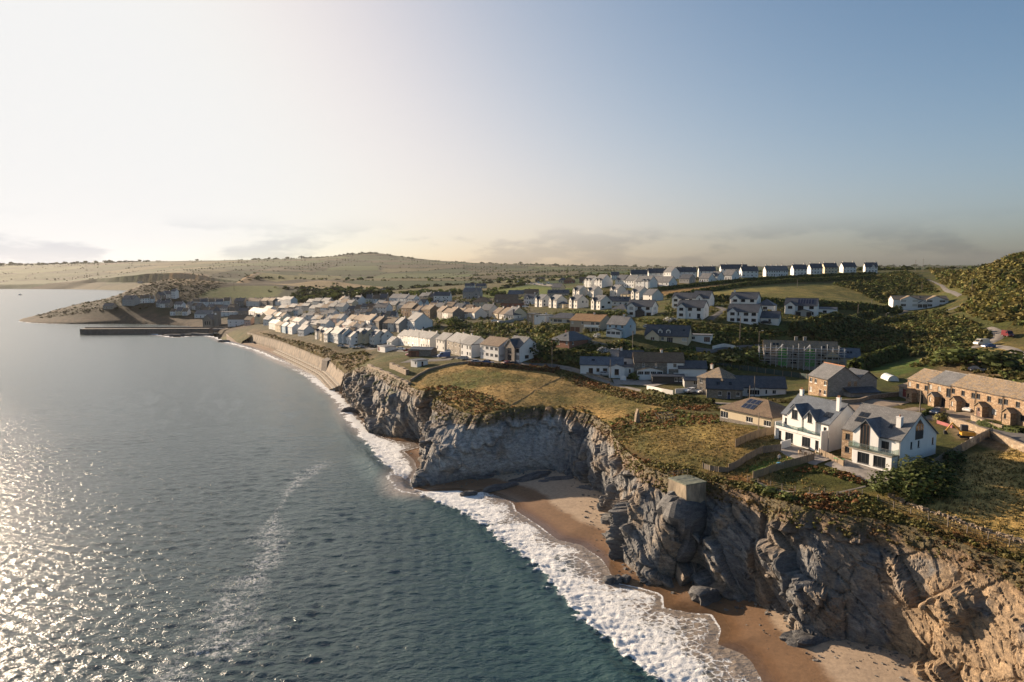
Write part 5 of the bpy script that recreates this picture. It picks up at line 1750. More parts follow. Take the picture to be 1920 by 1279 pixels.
# --- village, single houses
for px, py, th, L, D, E, wl_, rf_, lab, kw in [
        (777, 622, -58, 12, 12, 5.6, 'white', 'pale', 'big white gable-ended house with green fence at the centre of the village', dict(chim=())),
        (748, 624, -58, 6, 9, 5.0, 'grey', 'pale', 'grey gable end house left of the big white gable', {}),
        (640, 573, -58, 7, 8, 5.4, 'cream', 'brown', 'sunlit cream house at the top left corner of the village', {}),
        (649, 573, -40, 6, 8, 5.0, 'granite', 'slate', 'grey stone house right of the sunlit cream corner house', {}),
        (671, 574.5, -45, 9, 9, 5.8, 'white', 'slate', 'tall white house with two pointed gables in the upper village', dict(wings=(wg(-2.5, 3.4, E=5.8, pw=52, ops='w/w'), wg(2.2, 3.4, E=5.8, pw=52, ops='w/w')))),
        (724, 588, -30, 12, 8, 4.8, 'white', 'slate', 'white house with grey roof and end chimney below the upper terraces', dict(chim=((0.95, 0), (-0.95, 0)))),
        (783, 580, -30, 7, 8, 4.2, 'blue', 'blue', 'pale blue gabled house above the brown stone terrace', {}),
        (797, 577, -20, 8, 7, 4.0, 'blue', 'slate', 'blue-fronted shop-like house in the upper middle village', {}),
        (826, 579, -20, 9, 7, 3.0, 'white', 'blue', 'low white building with curved pale roof above the terrace', {}),
        (855, 574, -20, 9, 6, 3.0, 'white2', 'pale', 'white flat-roofed garage block in the upper village', dict(flat=True)),
        (828, 566.5, -10, 14, 8, 5.6, 'white', 'slate', 'white twin-bay house with dark roof in the upper village', dict(wings=(wg(-3, 3, E=2.5, proj=1, pw=25, ops='W'), wg(3, 3, E=2.5, proj=1, pw=25, ops='W')))),
        (884, 560, -12, 16, 9, 6.0, 'grey', 'pale', 'large grey gabled house in front of the green hill field', dict(wings=(wg(4.5, 6, E=6, pw=35, proj=0.6, ops='W/W'),))),
        (915, 578, -22, 13, 9, 5.0, 'cream', 'brown', 'cream house with brown hipped roof in front of blue shed', dict(hip=True, chim=((-0.5, 0),))),
        (878, 579, -22, 5, 5, 2.6, 'blue', 'blue', 'bright blue shed left of the cream hipped house', {}),
        (917, 594.5, -45, 9, 9.5, 4.4, 'white2', 'slate', 'white gable end house left of the sunlit bungalows', {}),
        (962, 600.5, -45, 8, 9, 3.0, 'white2', 'slate', 'end bungalow with long white garden wall', dict(hip=True)),
        (967, 558, -12, 13, 8, 3.2, 'cream', 'blue', 'cream bungalow with blue-grey roof below the hill field', {}),
        (995, 557, -12, 11, 8, 3.2, 'cream', 'brown', 'brown-roofed bungalow with lit gable below the hill field', {}),
        (975, 576, -20, 15, 9, 3.4, 'brick', 'brown', 'brown hipped bungalow among gardens left of the white gabled row', dict(hip=True)),
        (948, 567, -10, 18, 8, 3.2, 'granite', 'brown', 'long low stone house in the shade below the cream bungalow', {}),
        (1000, 570, -30, 8, 8, 4.6, 'white', 'slate', 'white house with conservatory at the left of the gabled row', dict(wings=(wg(-1, 3, E=4.6, pw=50, ops='w/w'),))),
        (722, 552, -20, 8, 7, 4.0, 'white', 'pale', 'lone white house by the trees above the village', {}),
        (901, 541, -10, 12, 8, 3.0, 'cream', 'slate', 'low white farmhouse left of the bright green hill field', {}),
        (880, 540, -10, 12, 8, 3.0, 'white2', 'slate', 'white bungalow furthest left behind the hill field trees', {}),
        (1075, 531, -20, 11, 8, 3.4, 'brick', 'orange', 'orange-roofed bungalow on the brow left of the tall white houses', dict(hip=True)),
        (1012, 528, -10, 13, 8, 3.0, 'cream', 'brown', 'brown-roofed bungalow by the car park on the brow', dict(hip=True)),
        (1055, 530, -10, 10, 8, 3.0, 'cream', 'slate', 'dark-roofed bungalow right of the car park on the brow', dict(hip=True)),
        (1095, 530, -10, 10, 8, 3.2, 'brick', 'brown', 'brown bungalow just left of the tall white dormer house', {}),
        (240, 573.5, -10, 16, 11, 7.5, 'grey', 'slate', 'large grey house standing alone on the far headland', dict(wings=(wg(3, 6, E=7, pw=45, ops='w/w'),))),
        (202, 580, -10, 13, 8, 3.4, 'buff', 'slate', 'low building nearest the tip of the far headland', {}),
        (325, 560, -10, 6, 7, 9.0, 'white', 'slate', 'tall narrow white house on the headland street', {}),
        (334, 583, -10, 10, 8, 7.5, 'white', 'slate', 'tall white house above the low headland houses', {}),
        (424, 593, -8, 20, 11, 4.6, 'white', 'pale', 'white boat shed with long pale roof by the harbour', dict(flat=True)),
        (380, 596, -8, 20, 11, 4.0, 'white', 'pale', 'white long-roofed shed left of the clock tower', {}),
        (448, 610.5, -4, 22, 10, 7.0, 'white', 'brown', 'white arcaded harbour-front building beside the clock tower', {}),
        (470, 609.5, -30, 9, 8, 5.0, 'pink', 'brown', 'pinkish house right of the arcaded harbour building', {}),
        (487, 608, -40, 9, 8, 6.5, 'cream', 'slate', 'cream house with tall gable at the harbour corner', dict(wings=(wg(0, 4.5, E=6.5, pw=45, ops='w/w'),))),
        (505, 610, -40, 10, 8, 5.0, 'white', 'slate', 'white house beside the cream gabled harbour house', {}),
        (521, 612, -45, 6, 7, 4.6, 'green', 'slate', 'pale green cottage at the top of the stone slope', {}),
        (545, 622, -45, 8, 7, 4.0, 'white', 'pale', 'white bungalow with terrace at the sea slope corner', {}),
        (570, 630, -45, 9, 8, 4.4, 'white', 'pale', 'white house with curved terrace left of the cliff-top row', {}),
        (455, 593, -8, 11, 8, 6.0, 'granite', 'slate', 'dark stone warehouse with tall openings at the harbour', {})]:
    fl = 'wdww/wwww' if E > 4 else 'wdww'
    if E > 7.2:
        fl = 'wdw/www/www'
    kw = dict(kw)
    kw.setdefault('chim', ((0.9, 0),) if E > 4 else ())
    H(lab, px, py, th, L, D, E, wl_, rf_, fl, '.w./...' if E > 4 else '.w.', '', 37, 'fr' if th < -15 else 'fc', **kw)
# ------------------------------------------------------------------ the near houses, built up from the general house with their own features
def balcony(root, x0, x1, yb, proj, z, panes=6, base=0.0, mat=None):
    m = MB()
    yf = yb - proj
    m.box(x0, x1, yf, yb - 0.01, z - 0.22, z)
    b = m.build('balcony', mat or M_CONC, root)
    if base:
        k = MB()
        k.box(x0, x1, yf - 0.02, yf + 0.14, z + 0.002, z + base)
        k.build('parapet', WALLS['white'], b)
    w = (x1 - x0) / panes
    g = MB()
    g.box(-w / 2 + 0.03, w / 2 - 0.03, -0.012, 0.012, 0, 1.05 - base)
    gm = g.mesh('balustrade_pane', [M_BALU])
    ps = MB()
    ps.box(-0.025, 0.025, -0.03, 0.03, 0, 1.08 - base)
    pm = ps.mesh('baluster', [M_LEAD])
    for i in range(panes):
        add('balustrade_pane', gm, b, (x0 + w * (i + 0.5), yf + 0.06, z + base + 0.004))
    for i in range(panes + 1):
        add('baluster', pm, b, (x0 + w * i, yf + 0.06, z + base + 0.004))
    n_side = 2
    for xs in (x0, x1):
        for i in range(n_side):
            s = add('balustrade_pane', gm, b, (xs, yf + 0.1 + (i + 0.5) * proj / n_side, z + base + 0.004), R(90))
            s.scale = (proj / n_side / w * 0.95, 1, 1)
    r = MB()
    r.box(x0, x1, yf + 0.03, yf + 0.09, z + 1.06, z + 1.1)
    r.build('handrail', M_LEAD, b)
    return b


# white and stone house above the big bush
T1 = -60
r_ = H('white and stone cliff-top house with tall glazed gable, beside the big dark bush', 1687, 882, T1, 11.5, 12.0, 5.5, 'white', 'pale', '....../....J.', '.t..../.tt.t', '', 36, 'fr',
       sky=((-4.3, 2.2, 0.85, 1.3), (-3.3, 2.2, 0.85, 1.3), (-4.3, 3.7, 0.85, 1.3), (-3.3, 3.7, 0.85, 1.3), (2.6, 2.2, 0.8, 1.2)), near=True, frame='d')
wgo, zr_ = wing(r_, 12.5, 5.5, 36, -0.6, 5.2, 0.5, 5.5, 46, 'white', 'blue', [], frame='b', tall=[(-0.75, 2.8, 1.9, 4.6)])
m = MB()
m.prism([(-1.7, 7.4), (0.2, 7.4), (-0.62, 8.15)][:3], -6.80, -6.765)
m.build('gable_pane', M_GLASS, wgo)
m = MB()
ops_ = [('w', 1.2, 3.5, 1.0, 1.2), ('w', 1.2, 0.9, 1.0, 1.2)]
facade(m, (-5.78, -6.32, 0), (1, 0, 0), 2.5, -4, 5.4, ops_)
m.poly([(-5.78, -3.0, -4), (-5.78, -6.32, -4), (-5.78, -6.32, 5.4), (-5.78, -3.0, 5.4)])
m.poly([(-3.28, -6.32, -4), (-3.28, -6.2, -4), (-3.28, -6.2, 5.4), (-3.28, -6.32, 5.4)])
sp_ = m.build('stone_facing', WALLS['stone'], r_)
fill(sp_, (-5.78, -6.32, 0), (1, 0, 0), ops_, 'd', 'case', False)
m = MB()
ops_ = [('D', 2.2, 0.05, 2.4, 2.1), ('D', 5.4, 0.05, 2.4, 2.1)]
facade(m, (-2.2, -8.1, 0), (1, 0, 0), 7.7, -4, 2.5, ops_)
m.poly([(5.5, -8.1, -4), (5.5, -6.2, -4), (5.5, -6.2, 2.5), (5.5, -8.1, 2.5)])
m.poly([(-2.2, -6.2, -4), (-2.2, -8.1, -4), (-2.2, -8.1, 2.5), (-2.2, -6.2, 2.5)])
lo_ = m.build('lower_storey', WALLS['white'], r_)
fill(lo_, (-2.2, -8.1, 0), (1, 0, 0), ops_, 'd', 'case', False)
balcony(r_, -3.0, 5.7, -6.25, 2.1, 2.73, 7)
chimney(r_, 3.9, -3.4, 6.5, 9.2, 'white', 1, 0.9, 0.8)
m = MB()
m.box(5.755, 5.80, -1.25, 1.25, 4.6, 7.2, 0)
m.prism([(-1.25, 7.22), (1.25, 7.22), (0.0, 8.3)], 0, 0.045, 1)
gw = MB()
gw.box(5.76, 5.805, -1.3, 1.3, 5.0, 6.7, 0)
gw.box(5.76, 5.805, -1.3, 1.3, 6.72, 7.6, 1)
for k in (-0.45, 0.45):
    gw.box(5.80, 5.83, k - 0.04, k + 0.04, 6.72, 7.6, 2)
gw.poly([(5.80, -1.3, 7.62), (5.80, 1.3, 7.62), (5.80, 0, 8.9)], 1)
gw.build('gable_window', [WALLS['dark'], M_GLASS, M_TRIM], r_)
m = MB()
m.box(5.9, 9.5, 1.0, 1.3, -1.2, 1.0)
m.build('side_wall', WALLS['white'], r_)

r_.scale = (0.94, 0.94, 0.94)

# white twin-gabled house
T2 = -66
r_ = H('white three-level house with twin gables and glass balcony', 1554, 849, T2, 12.6, 9.6, 5.6, 'white', 'blue', 'tD.D.t/tJ.J.s', '', '', 38, 'fr',
       sky=((-5.1, 1.6, 0.8, 1.4), (-4.2, 1.6, 0.8, 1.4), (4.0, 1.4, 0.8, 1.4), (5.0, 1.4, 0.8, 1.4)), near=True, frame='d', chim=((-0.96, 0.0, 1.2), (0.98, -0.35, 1.6)), chimw='white')
wing(r_, 10, 5.6, 38, -2.4, 4.0, 0.3, 5.9, 48, 'white', 'blue', [], frame='d', tall=[(-2.4, 5.1, 1.5, 2.0)])
wing(r_, 10, 5.6, 38, 1.7, 3.0, 0.3, 5.9, 48, 'white', 'blue', [], frame='d', tall=[(1.7, 5.1, 1.1, 2.0)])
balcony(r_, -6.25, 0.0, -5.0, 1.9, 2.75, 5, 0.35, WALLS['white'])
balcony(r_, 0.05, 6.25, -5.0, 1.9, 2.75, 5, 0.35, WALLS['white'])
m = MB()
m.box(-6.29, -6.06, -6.95, -5.02, -3, 3.9)
m.build('fin_wall', WALLS['white'], r_)
m = MB()
m.box(6.06, 6.29, -6.95, -5.02, -3, 4.3)
m.build('fin_wall', WALLS['white'], r_)
m = MB()
ops_ = [('t', 1.0, 0.05, 0.8, 2.0), ('D', 3.6, 0.05, 2.2, 2.1), ('D', 8.2, 0.05, 2.2, 2.1), ('t', 11.0, 0.05, 0.9, 2.0)]
facade(m, (-6.05, -6.6, 0), (1, 0, 0), 12.1, -3, 2.5, ops_)
lo_ = m.build('lower_storey', WALLS['white'], r_)
fill(lo_, (-6.05, -6.6, 0), (1, 0, 0), ops_, 'd', 'case', False)

r_.scale = (0.94, 0.94, 0.94)

# cream bungalow with panels
r_ = H('cream bungalow with stone base and brown hipped roof carrying solar panels', 1447, 804, -58, 14.5, 10, 3.1, 'cream', 'brown', 'B..W.W', 'd.tt', '', 27, 'fr', hip=True, eave=0.45, near=True,
       solar=[(-1.6 + 1.2 * i, 1.0 + 1.95 * j, 1.1, 1.8) for i in range(3) for j in range(2)], name='bungalow')
m = MB()
m.box(-7.30, 7.30, -5.06, -4.9, -3, 0.75)
m.box(7.2, 7.31, -5.0, 5.0, -3, 0.75)
m.build('stone_base', WALLS['granite'], r_)
m = MB()
m.box(7.0, 13.5, -1.5, 5.0, -3, 2.6)
m.build('rear_wing', WALLS['cream'], r_)
m = MB()
m.slab([(6.8, -1.8, 2.62), (13.8, -1.8, 2.62), (13.8, 1.8, 4.1), (6.8, 1.8, 4.1)], 0.15)
m.slab([(13.8, 5.3, 2.62), (6.8, 5.3, 2.62), (6.8, 1.8, 4.1), (13.8, 1.8, 4.1)], 0.15)
m.build('rear_roof', ROOFS['brown'], r_)

# detached stone house
r_ = H('detached stone house with grey slate roof and red ridge above the drive', 1551, 744.5, -79, 8.2, 9.5, 5.3, 'stone', 'pale', 'w.dw/ww.w', '', '', 34, 'fr', near=True, doorc=1)
m = MB()
m.bar((-4.4, 0, 5.3 + 4.75 * math.tan(R(34)) + 0.2), (4.4, 0, 5.3 + 4.75 * math.tan(R(34)) + 0.2), 0.15, 6)
m.build('ridge_tiles', M_POT, r_)
m = MB()
facade(m, (4.12, -4.74, 0), (0, 1, 0), 9.48, -3, 5.28, [('w', 6.5, 3.3, 1.0, 1.2), ('w', 8.3, 3.3, 1.0, 1.2)])
m.poly([(4.12, -4.74, 5.28), (4.12, 4.74, 5.28), (4.12, 0, 8.45)])
sw = m.build('side_wall', WALLS['block'], r_)
fill(sw, (4.12, -4.74, 0), (0, 1, 0), [('w', 6.5, 3.3, 1.0, 1.2), ('w', 8.3, 3.3, 1.0, 1.2)], 'd', 'case', False)
m = MB()
m.box(4.14, 7.2, 0.0, 8.5, -3, 1.9)
m.build('lean_to', WALLS['block'], r_)
m = MB()
m.slab([(7.6, -0.3, 2.0), (7.6, 8.8, 2.0), (4.13, 8.8, 3.0), (4.13, -0.3, 3.0)], 0.14)
m.build('lean_to_roof', ROOFS['slate'], r_)
m = MB()
m.box(-3.2, 3.6, 4.76, 10.5, -3, 4.9)
m.poly([(3.6, 4.76, 4.9), (3.6, 10.5, 4.9), (3.6, 7.6, 6.9)])
m.build('rear_wing', WALLS['block'], r_)
m = MB()
m.slab([(-3.4, 4.3, 4.85), (3.9, 4.3, 4.85), (3.9, 7.6, 7.2), (-3.4, 7.6, 7.2)], 0.15)
m.slab([(3.9, 10.9, 4.85), (-3.4, 10.9, 4.85), (-3.4, 7.6, 7.2), (3.9, 7.6, 7.2)], 0.15)
m.build('rear_roof', ROOFS['slate'], r_)

# stone terrace on the right
TL = ['stone terraced house at the left end, with lean garage and maroon door', 'stone terraced house with smooth grey roof, second from the left', 'stone terraced house behind the dark parked car, middle of the terrace',
      'stone terraced house behind the white estate car, fourth from the left', 'stone terraced house at the right edge of the picture']
trs = ROW(5, (1700, 751), (1935, 801), 8.5, 5.4, ['stone'], ['scantle', 'pale', 'scantle', 'scantle', 'scantle'], lambda i: TL[i], ('w..D./w.w.w', 'w..D./w.w.J', 'd..W./w.w.w', 'd..W./w.w.w', 'w..W./w.w.w'), '', 30,
          'stone terrace houses', chim=False, name='terraced_house', near=True, frame='d', style='case')
for i, r_ in enumerate(trs):
    wing(r_, 8.5, 5.4, 30, -1.0 if i != 1 else -0.6, 2.1, 1.5, 2.3, 38, 'stone', 'scantle' if i != 1 else 'pale', [('t', 0.7, 0.9, 0.6, 1.1)] if i != 3 else [('d', 1.05, 0.02, 1.0, 2.0)], frame='d', name='porch', doorc=1)
    Lr = 8.3
    m = MB()
    m.bar((3.9, -4.35, -1), (3.9, -4.35, 5.2), 0.05, 6)
    m.build('drainpipe', M_DARKTRIM, r_)
    if i in (1, 2, 3):
        m = MB()
        m.box(-2.5, 2.5, 4.27, 9.5, -2, 4.6)
        m.build('rear_wing', WALLS['block'], r_)
        m = MB()
        m.slab([(2.8, 4.0, 4.6), (2.8, 9.8, 4.6), (0, 9.8, 6.4), (0, 4.0, 6.4)], 0.15)
        m.slab([(-2.8, 9.8, 4.6), (-2.8, 4.0, 4.6), (0, 4.0, 6.4), (0, 9.8, 6.4)], 0.15)
        m.build('rear_roof', ROOFS['slate'], r_)
m = MB()
facade(m, (-9.3, -2.6, 0), (1, 0, 0), 5.0, -3, 2.6, [('g', 2.6, 0.02, 2.4, 2.1)])
m.poly([(-9.3, 4.0, -3), (-9.3, -2.6, -3), (-9.3, -2.6, 2.6), (-9.3, 4.0, 4.6)])
gl_ = m.build('garage', WALLS['block'], trs[0])
fill(gl_, (-9.3, -2.6, 0), (1, 0, 0), [('g', 2.6, 0.02, 2.4, 2.1)], 'd', 'case', False, doorc=4)
m = MB()
m.slab([(-9.6, -3.0, 2.65), (-4.28, -3.0, 2.65), (-4.28, 4.2, 4.9), (-9.6, 4.2, 4.9)], 0.15)
m.build('garage_roof', ROOFS['scantle'], trs[0])

# building under scaffold and its neighbour
M_MEMB = simple('green_membrane', (0.10, 0.33, 0.09), 0.6, 0.4, 2.0)
r_ = H('long house under construction wrapped in scaffold, green membrane in its gables', 1500, 691, -17, 25, 9, 5.2, 'block', 'scantle', 'W.D.W.D.W.W/W.W.W.W.W.W', '', '', 38, 'fc',
       sky=((8, 2, 0.9, 1.2), (9.2, 2, 0.9, 1.2), (-9, 3, 0.9, 1.2), (-7.8, 3, 0.9, 1.2)), frame='d', name='unfinished_house', near=True)
for xw in (-6, 3.2):
    w_, z_ = wing(r_, 9, 5.2, 38, xw, 5.0, 0.6, 5.2, 44, 'block', 'blue', [], frame='d')
    m = MB()
    m.box(xw - 1.7, xw + 1.7, -5.16, -5.105, 2.9, 5.2)
    m.prism([(xw - 1.7, 5.21), (xw + 1.7, 5.21), (xw + 0.7, 6.4), (xw - 0.7, 6.4)], -5.16, -5.105)
    m.box(xw - 1.6, xw + 1.6, -5.16, -5.105, 0.1, 2.3)
    m.build('membrane', M_MEMB, w_)
for xc_ in (-1.2, 1.8):
    chimney(r_, xc_, 0.6, 7.2, 10.2, 'block', 0, 1.1, 0.9)
M_TUBE = simple('scaffold_tube', (0.45, 0.45, 0.45), 0.5, 0.2)
sc_ = thing('scaffold', 'grey tube scaffold with boards wrapped round the unfinished house', 'scaffold', r_.location, r_.rotation_euler.z)
for i in range(16):
    x = -14.2 + i * 1.9
    for y in (-6.9, -5.9):
        m = MB()
        m.bar((x, y, -3), (x, y, 7.0 + (i * 7 % 5) * 0.35), 0.07, 6)
        m.build('standard', M_TUBE, sc_)
for lv in (1.9, 3.9, 5.7):
    for y in (-6.9, -5.9):
        for dz in (0.0, 1.0):
            m = MB()
            m.bar((-14.6, y, lv + dz), (14.8, y, lv + dz), 0.06, 6)
            m.build('ledger', M_TUBE, sc_)
    for k in range(8):
        m = MB()
        m.box(-14.4 + k * 3.65, -14.4 + k * 3.65 + 3.6, -6.85, -5.95, lv + 0.05, lv + 0.10)
        m.build('boards', M_WOOD, sc_)
for i in range(4):
    m = MB()
    m.bar((-14.2 + i * 7.6, -6.95, -1), (-10.4 + i * 7.6, -6.95, 5.7), 0.04, 6)
    m.build('brace', M_TUBE, sc_)
for x in (-14.2, 14.3):
    for y in (-3.5, -0.5, 2.5):
        m = MB()
        m.bar((x, y, -3), (x, y, 6.8), 0.07, 6)
        m.build('standard', M_TUBE, sc_)
    for lv in (2.9, 4.9):
        m = MB()
        m.bar((x, -6.9, lv), (x, 4, lv), 0.04, 6)
        m.build('ledger', M_TUBE, sc_)
H('new house with glazed dark gable and slate roof right of the scaffold', 1612, 690, -20, 12, 8, 4.2, 'cream', 'blue', '....../......', '', '', 36, 'fr', wings=(wg(-3.2, 5.4, proj=1.6, pw=42, E=4.4, ops='BB/BB', frame='d'),), sky=((2.2, 2, 0.8, 1.1), (3.2, 2, 0.8, 1.1)), near=True, frame='d')

# ------------------------------------------------------------------ sea wall, harbour pier, retaining walls, clock tower, concrete block
M_SEAWALL = simple('weathered_sea_wall', (0.19, 0.145, 0.10), 0.9, 0.5, 0.35, 0.4, 2.0, 0.1, kind='World', stretch=(1, 1, 0.5))
M_SEADARK = simple('wet_masonry', (0.13, 0.105, 0.085), 0.8, 0.3, 0.4, 0.4, 2.0, 0.1, kind='World')


def extrude_line(name, pts, prof, mat, parent=None, smooth_n=6):
    """profile [(offset to seaward, z)] swept along a plan polyline; z may be absolute"""
    P_ = np.array(pts, float)[:, :2]
    tt = np.linspace(0, len(P_) - 1, (len(P_) - 1) * smooth_n + 1)
    xs, ys = np.interp(tt, np.arange(len(P_)), P_[:, 0]), np.interp(tt, np.arange(len(P_)), P_[:, 1])
    for _ in range(2):
        xs[1:-1] = 0.5 * xs[1:-1] + 0.25 * (xs[:-2] + xs[2:])
        ys[1:-1] = 0.5 * ys[1:-1] + 0.25 * (ys[:-2] + ys[2:])
    dx, dy = np.gradient(xs), np.gradient(ys)
    l = np.hypot(dx, dy)
    nx, ny = dy / l, -dx / l
    V, F = [], []
    k = len(prof)
    for i in range(len(xs)):
        for o, z in prof:
            zz = z(xs[i], ys[i]) if callable(z) else z
            V.append((xs[i] + nx[i] * o, ys[i] + ny[i] * o, zz))
    for i in range(len(xs) - 1):
        for j in range(k):
            a, b = i * k + j, i * k + (j + 1) % k
            F.append((a, b, b + k, a + k))
    me = bpy.data.meshes.new(name)
    me.from_pydata(V, [], F + [tuple(range(k)), tuple(reversed(range((len(xs) - 1) * k, len(xs) * k)))])
    me.materials.append(mat)
    me.update()
    return add(name, me, parent)


wl_line = [p[:2] for p in WALL_TOP][::-1]          # far end first: seaward lies on the right of travel... sign fixed below
mid_ = np.array(wl_line).mean(0)
t_ = np.array(wl_line[-1]) - np.array(wl_line[0])
sg = 1.0 if np.dot(np.array((t_[1], -t_[0])), np.array((-80.0, -150.0))) > 0 else -1.0
swl = thing('sea_wall', 'long pale concrete sea wall with stepped apron below the village', 'sea wall', (0, 0, 0))
extrude_line('wall_face', wl_line, [(-1.2 * sg, 7.2), (0.0, 7.2), (1.6 * sg, 2.6), (1.6 * sg, -1.5), (-1.2 * sg, -1.5)], M_SEAWALL, swl)
extrude_line('parapet', wl_line, [(-0.5 * sg, 7.204), (-0.5 * sg, 7.9), (-0.02 * sg, 7.9), (-0.02 * sg, 7.204)], M_SEAWALL, swl)
for k in range(5):
    extrude_line('apron_step', wl_line[1:], [(1.62 * sg + k * 1.3 * sg, 2.3 - k * 0.5), (1.62 * sg + (k + 1) * 1.3 * sg, 2.2 - k * 0.5), (1.62 * sg + (k + 1) * 1.3 * sg, -1.5), (1.62 * sg + k * 1.3 * sg, -1.5)], M_SEAWALL if k % 2 else M_CONC, swl)
bx_ = hit(606, 684)
bt = at_h(606, 702, 0.5)
m = MB()
m.prism([(-3, -1.5), (3.2, -1.5), (2.6, 7.5), (1.2, 9.2), (-2.0, 8.0)], -3.5, 3.5)
o = m.build('buttress', M_SEADARK, None, (bt[0] + 2, bt[1] + 3, 0), R(40))
tag(o, 'dark stone buttress jutting from the sea wall onto the beach', 'buttress')
def wall_thing(name, label, pts, h, th, mat, cat='wall', base=-1.0, group=None, cope=None, pix=True):
    w_ = [hit(*p)[:2] for p in pts] if pix else pts
    o = extrude_line(name, w_, [(-th / 2, lambda x, y: float(tz(x, y)) + h), (th / 2, lambda x, y: float(tz(x, y)) + h), (th / 2, lambda x, y: float(tz(x, y)) + base), (-th / 2, lambda x, y: float(tz(x, y)) + base)], mat, None, 8)
    tag(o, label, cat, group)
    if cope:
        extrude_line('coping', w_, [(-th / 2 - 0.06, lambda x, y: float(tz(x, y)) + h + 0.003), (-th / 2 - 0.06, lambda x, y: float(tz(x, y)) + h + 0.11), (th / 2 + 0.06, lambda x, y: float(tz(x, y)) + h + 0.11), (th / 2 + 0.06, lambda x, y: float(tz(x, y)) + h + 0.003)], cope, o, 8)
    return o


M_RUBBLE = mat_stone('rubble_wall_stone', (0.30, 0.225, 0.15), (0.20, 0.155, 0.11), (0.36, 0.29, 0.21), 1.6)
# masonry retaining walls on the third cliff
for k, (A, B, h0, h1, lab) in enumerate([((691, 690), (742, 712), -9.0, 1.6, 'tall stone retaining wall built into the dark cliff left of the headland turf'),
                                         ((742, 712), (768, 722), -6.0, 1.2, 'grey stone retaining wall under the turf corner of the headland'),
                                         ((733, 690), (764, 703), -3.5, 2.2, 'sunlit stone wall edging the hollow by the white hut')]):
    a_, b_ = hit(*A), hit(*B)
    d_ = Vector(b_[:2]) - Vector(a_[:2])
    m = MB()
    Ls = d_.length
    nseg = 6
    for i in range(nseg):
        z0, z1 = a_[2] + (b_[2] - a_[2]) * i / nseg, a_[2] + (b_[2] - a_[2]) * (i + 1) / nseg
        m.box(Ls * i / nseg, Ls * (i + 1) / nseg - 0.002, -0.6, 0.6, (z0 + z1) / 2 + h0 - a_[2], (z0 + z1) / 2 + h1 - a_[2] - 0.25 * (i % 2))
    o = m.build('retaining_wall', M_RUBBLE, None, (a_[0], a_[1], a_[2]), math.atan2(d_.y, d_.x))
    tag(o, lab, 'wall')

# pier
pa, pb = at_h(392, 626, 0), at_h(150, 627, 0)
d_ = Vector(pb[:2]) - Vector(pa[:2])
pr = thing('pier', 'long dark masonry harbour pier reaching out into the bay', 'pier', (pa[0], pa[1], 0), math.atan2(d_.y, d_.x))
Ls = d_.length
m = MB()
for i in range(12):
    m.box(Ls * i / 12 + 0.01, Ls * (i + 1) / 12, -9 - (0.05 if i % 2 else 0), 0.0, -3, 5.0)
m.build('pier_body', M_SEADARK, pr)
m = MB()
m.box(-30, Ls, -9.4, -8.6, 5.004, 6.0)
m.build('parapet', M_SEADARK, pr)
for x in (Ls * 0.18, Ls * 0.42, Ls * 0.72):
    m = MB()
    m.bar((x, -6, 5), (x, -6, 9.5 if x < Ls * 0.6 else 12), 0.15, 6, 0.08)
    m.bar((x, -6, 9), (x + 0.8, -6, 9.2), 0.08, 6)
    m.build('lamp_post', M_DARKTRIM, pr)
# clock tower hall
p = hit(408, 611)
ct = thing('clock_tower', 'brown stone harbour hall with square clock tower and steep cap', 'tower', p, R(-10))
m = MB()
m.box(-2.6, 2.6, -2.6, 2.6, -3, 14.5)
m.box(-2.85, 2.85, -2.85, 2.85, 14.502, 15.1)
m.build('tower_shaft', WALLS['granite'], ct)
m = MB()
for q in ([(-2.9, -2.9), (2.9, -2.9)], [(2.9, -2.9), (2.9, 2.9)], [(2.9, 2.9), (-2.9, 2.9)], [(-2.9, 2.9), (-2.9, -2.9)]):
    m.poly([(q[0][0], q[0][1], 15.1), (q[1][0], q[1][1], 15.1), (0, 0, 20.5)])
m.build('cap', ROOFS['slate'], ct)
m = MB()
m.bar((0, -2.62, 12.4), (0, -2.72, 12.4), 1.1, 20)
m.build('clock_face', M_TRIM, ct)
m = MB()
m.prism([(-14, -3), (-3, -3), (-3, 6.5), (-8.5, 11.5), (-14, 6.5)], -4, 9)
m.build('hall_wall', WALLS['granite'], ct)
m = MB()
m.slab([(-14.5, -4.3, 6.4), (-14.5, 9.3, 6.4), (-8.5, 9.3, 11.9), (-8.5, -4.3, 11.9)][::-1], 0.2)
m.slab([(-2.62, -4.3, 6.4), (-2.62, 9.3, 6.4), (-8.5, 9.3, 11.9), (-8.5, -4.3, 11.9)], 0.2)
m.build('hall_roof', ROOFS['slate'], ct)
for x in (-11, -8.5, -6):
    m = MB()
    m.box(x - 0.6, x + 0.6, -4.06, -3.99, 1.2, 4.8)
    m.build('window', M_GLASS, ct)
# ruined house on the headland crest
p = hit(258, 531)
H('roofless grey building silhouetted on the crest of the far headland', 262, 531, -5, 17, 9, 7.0, 'grey', 'slate', 'w.w.w/w.w.w', '', '', 30, 'fc', flat=True, name='ruin', cat='ruin')
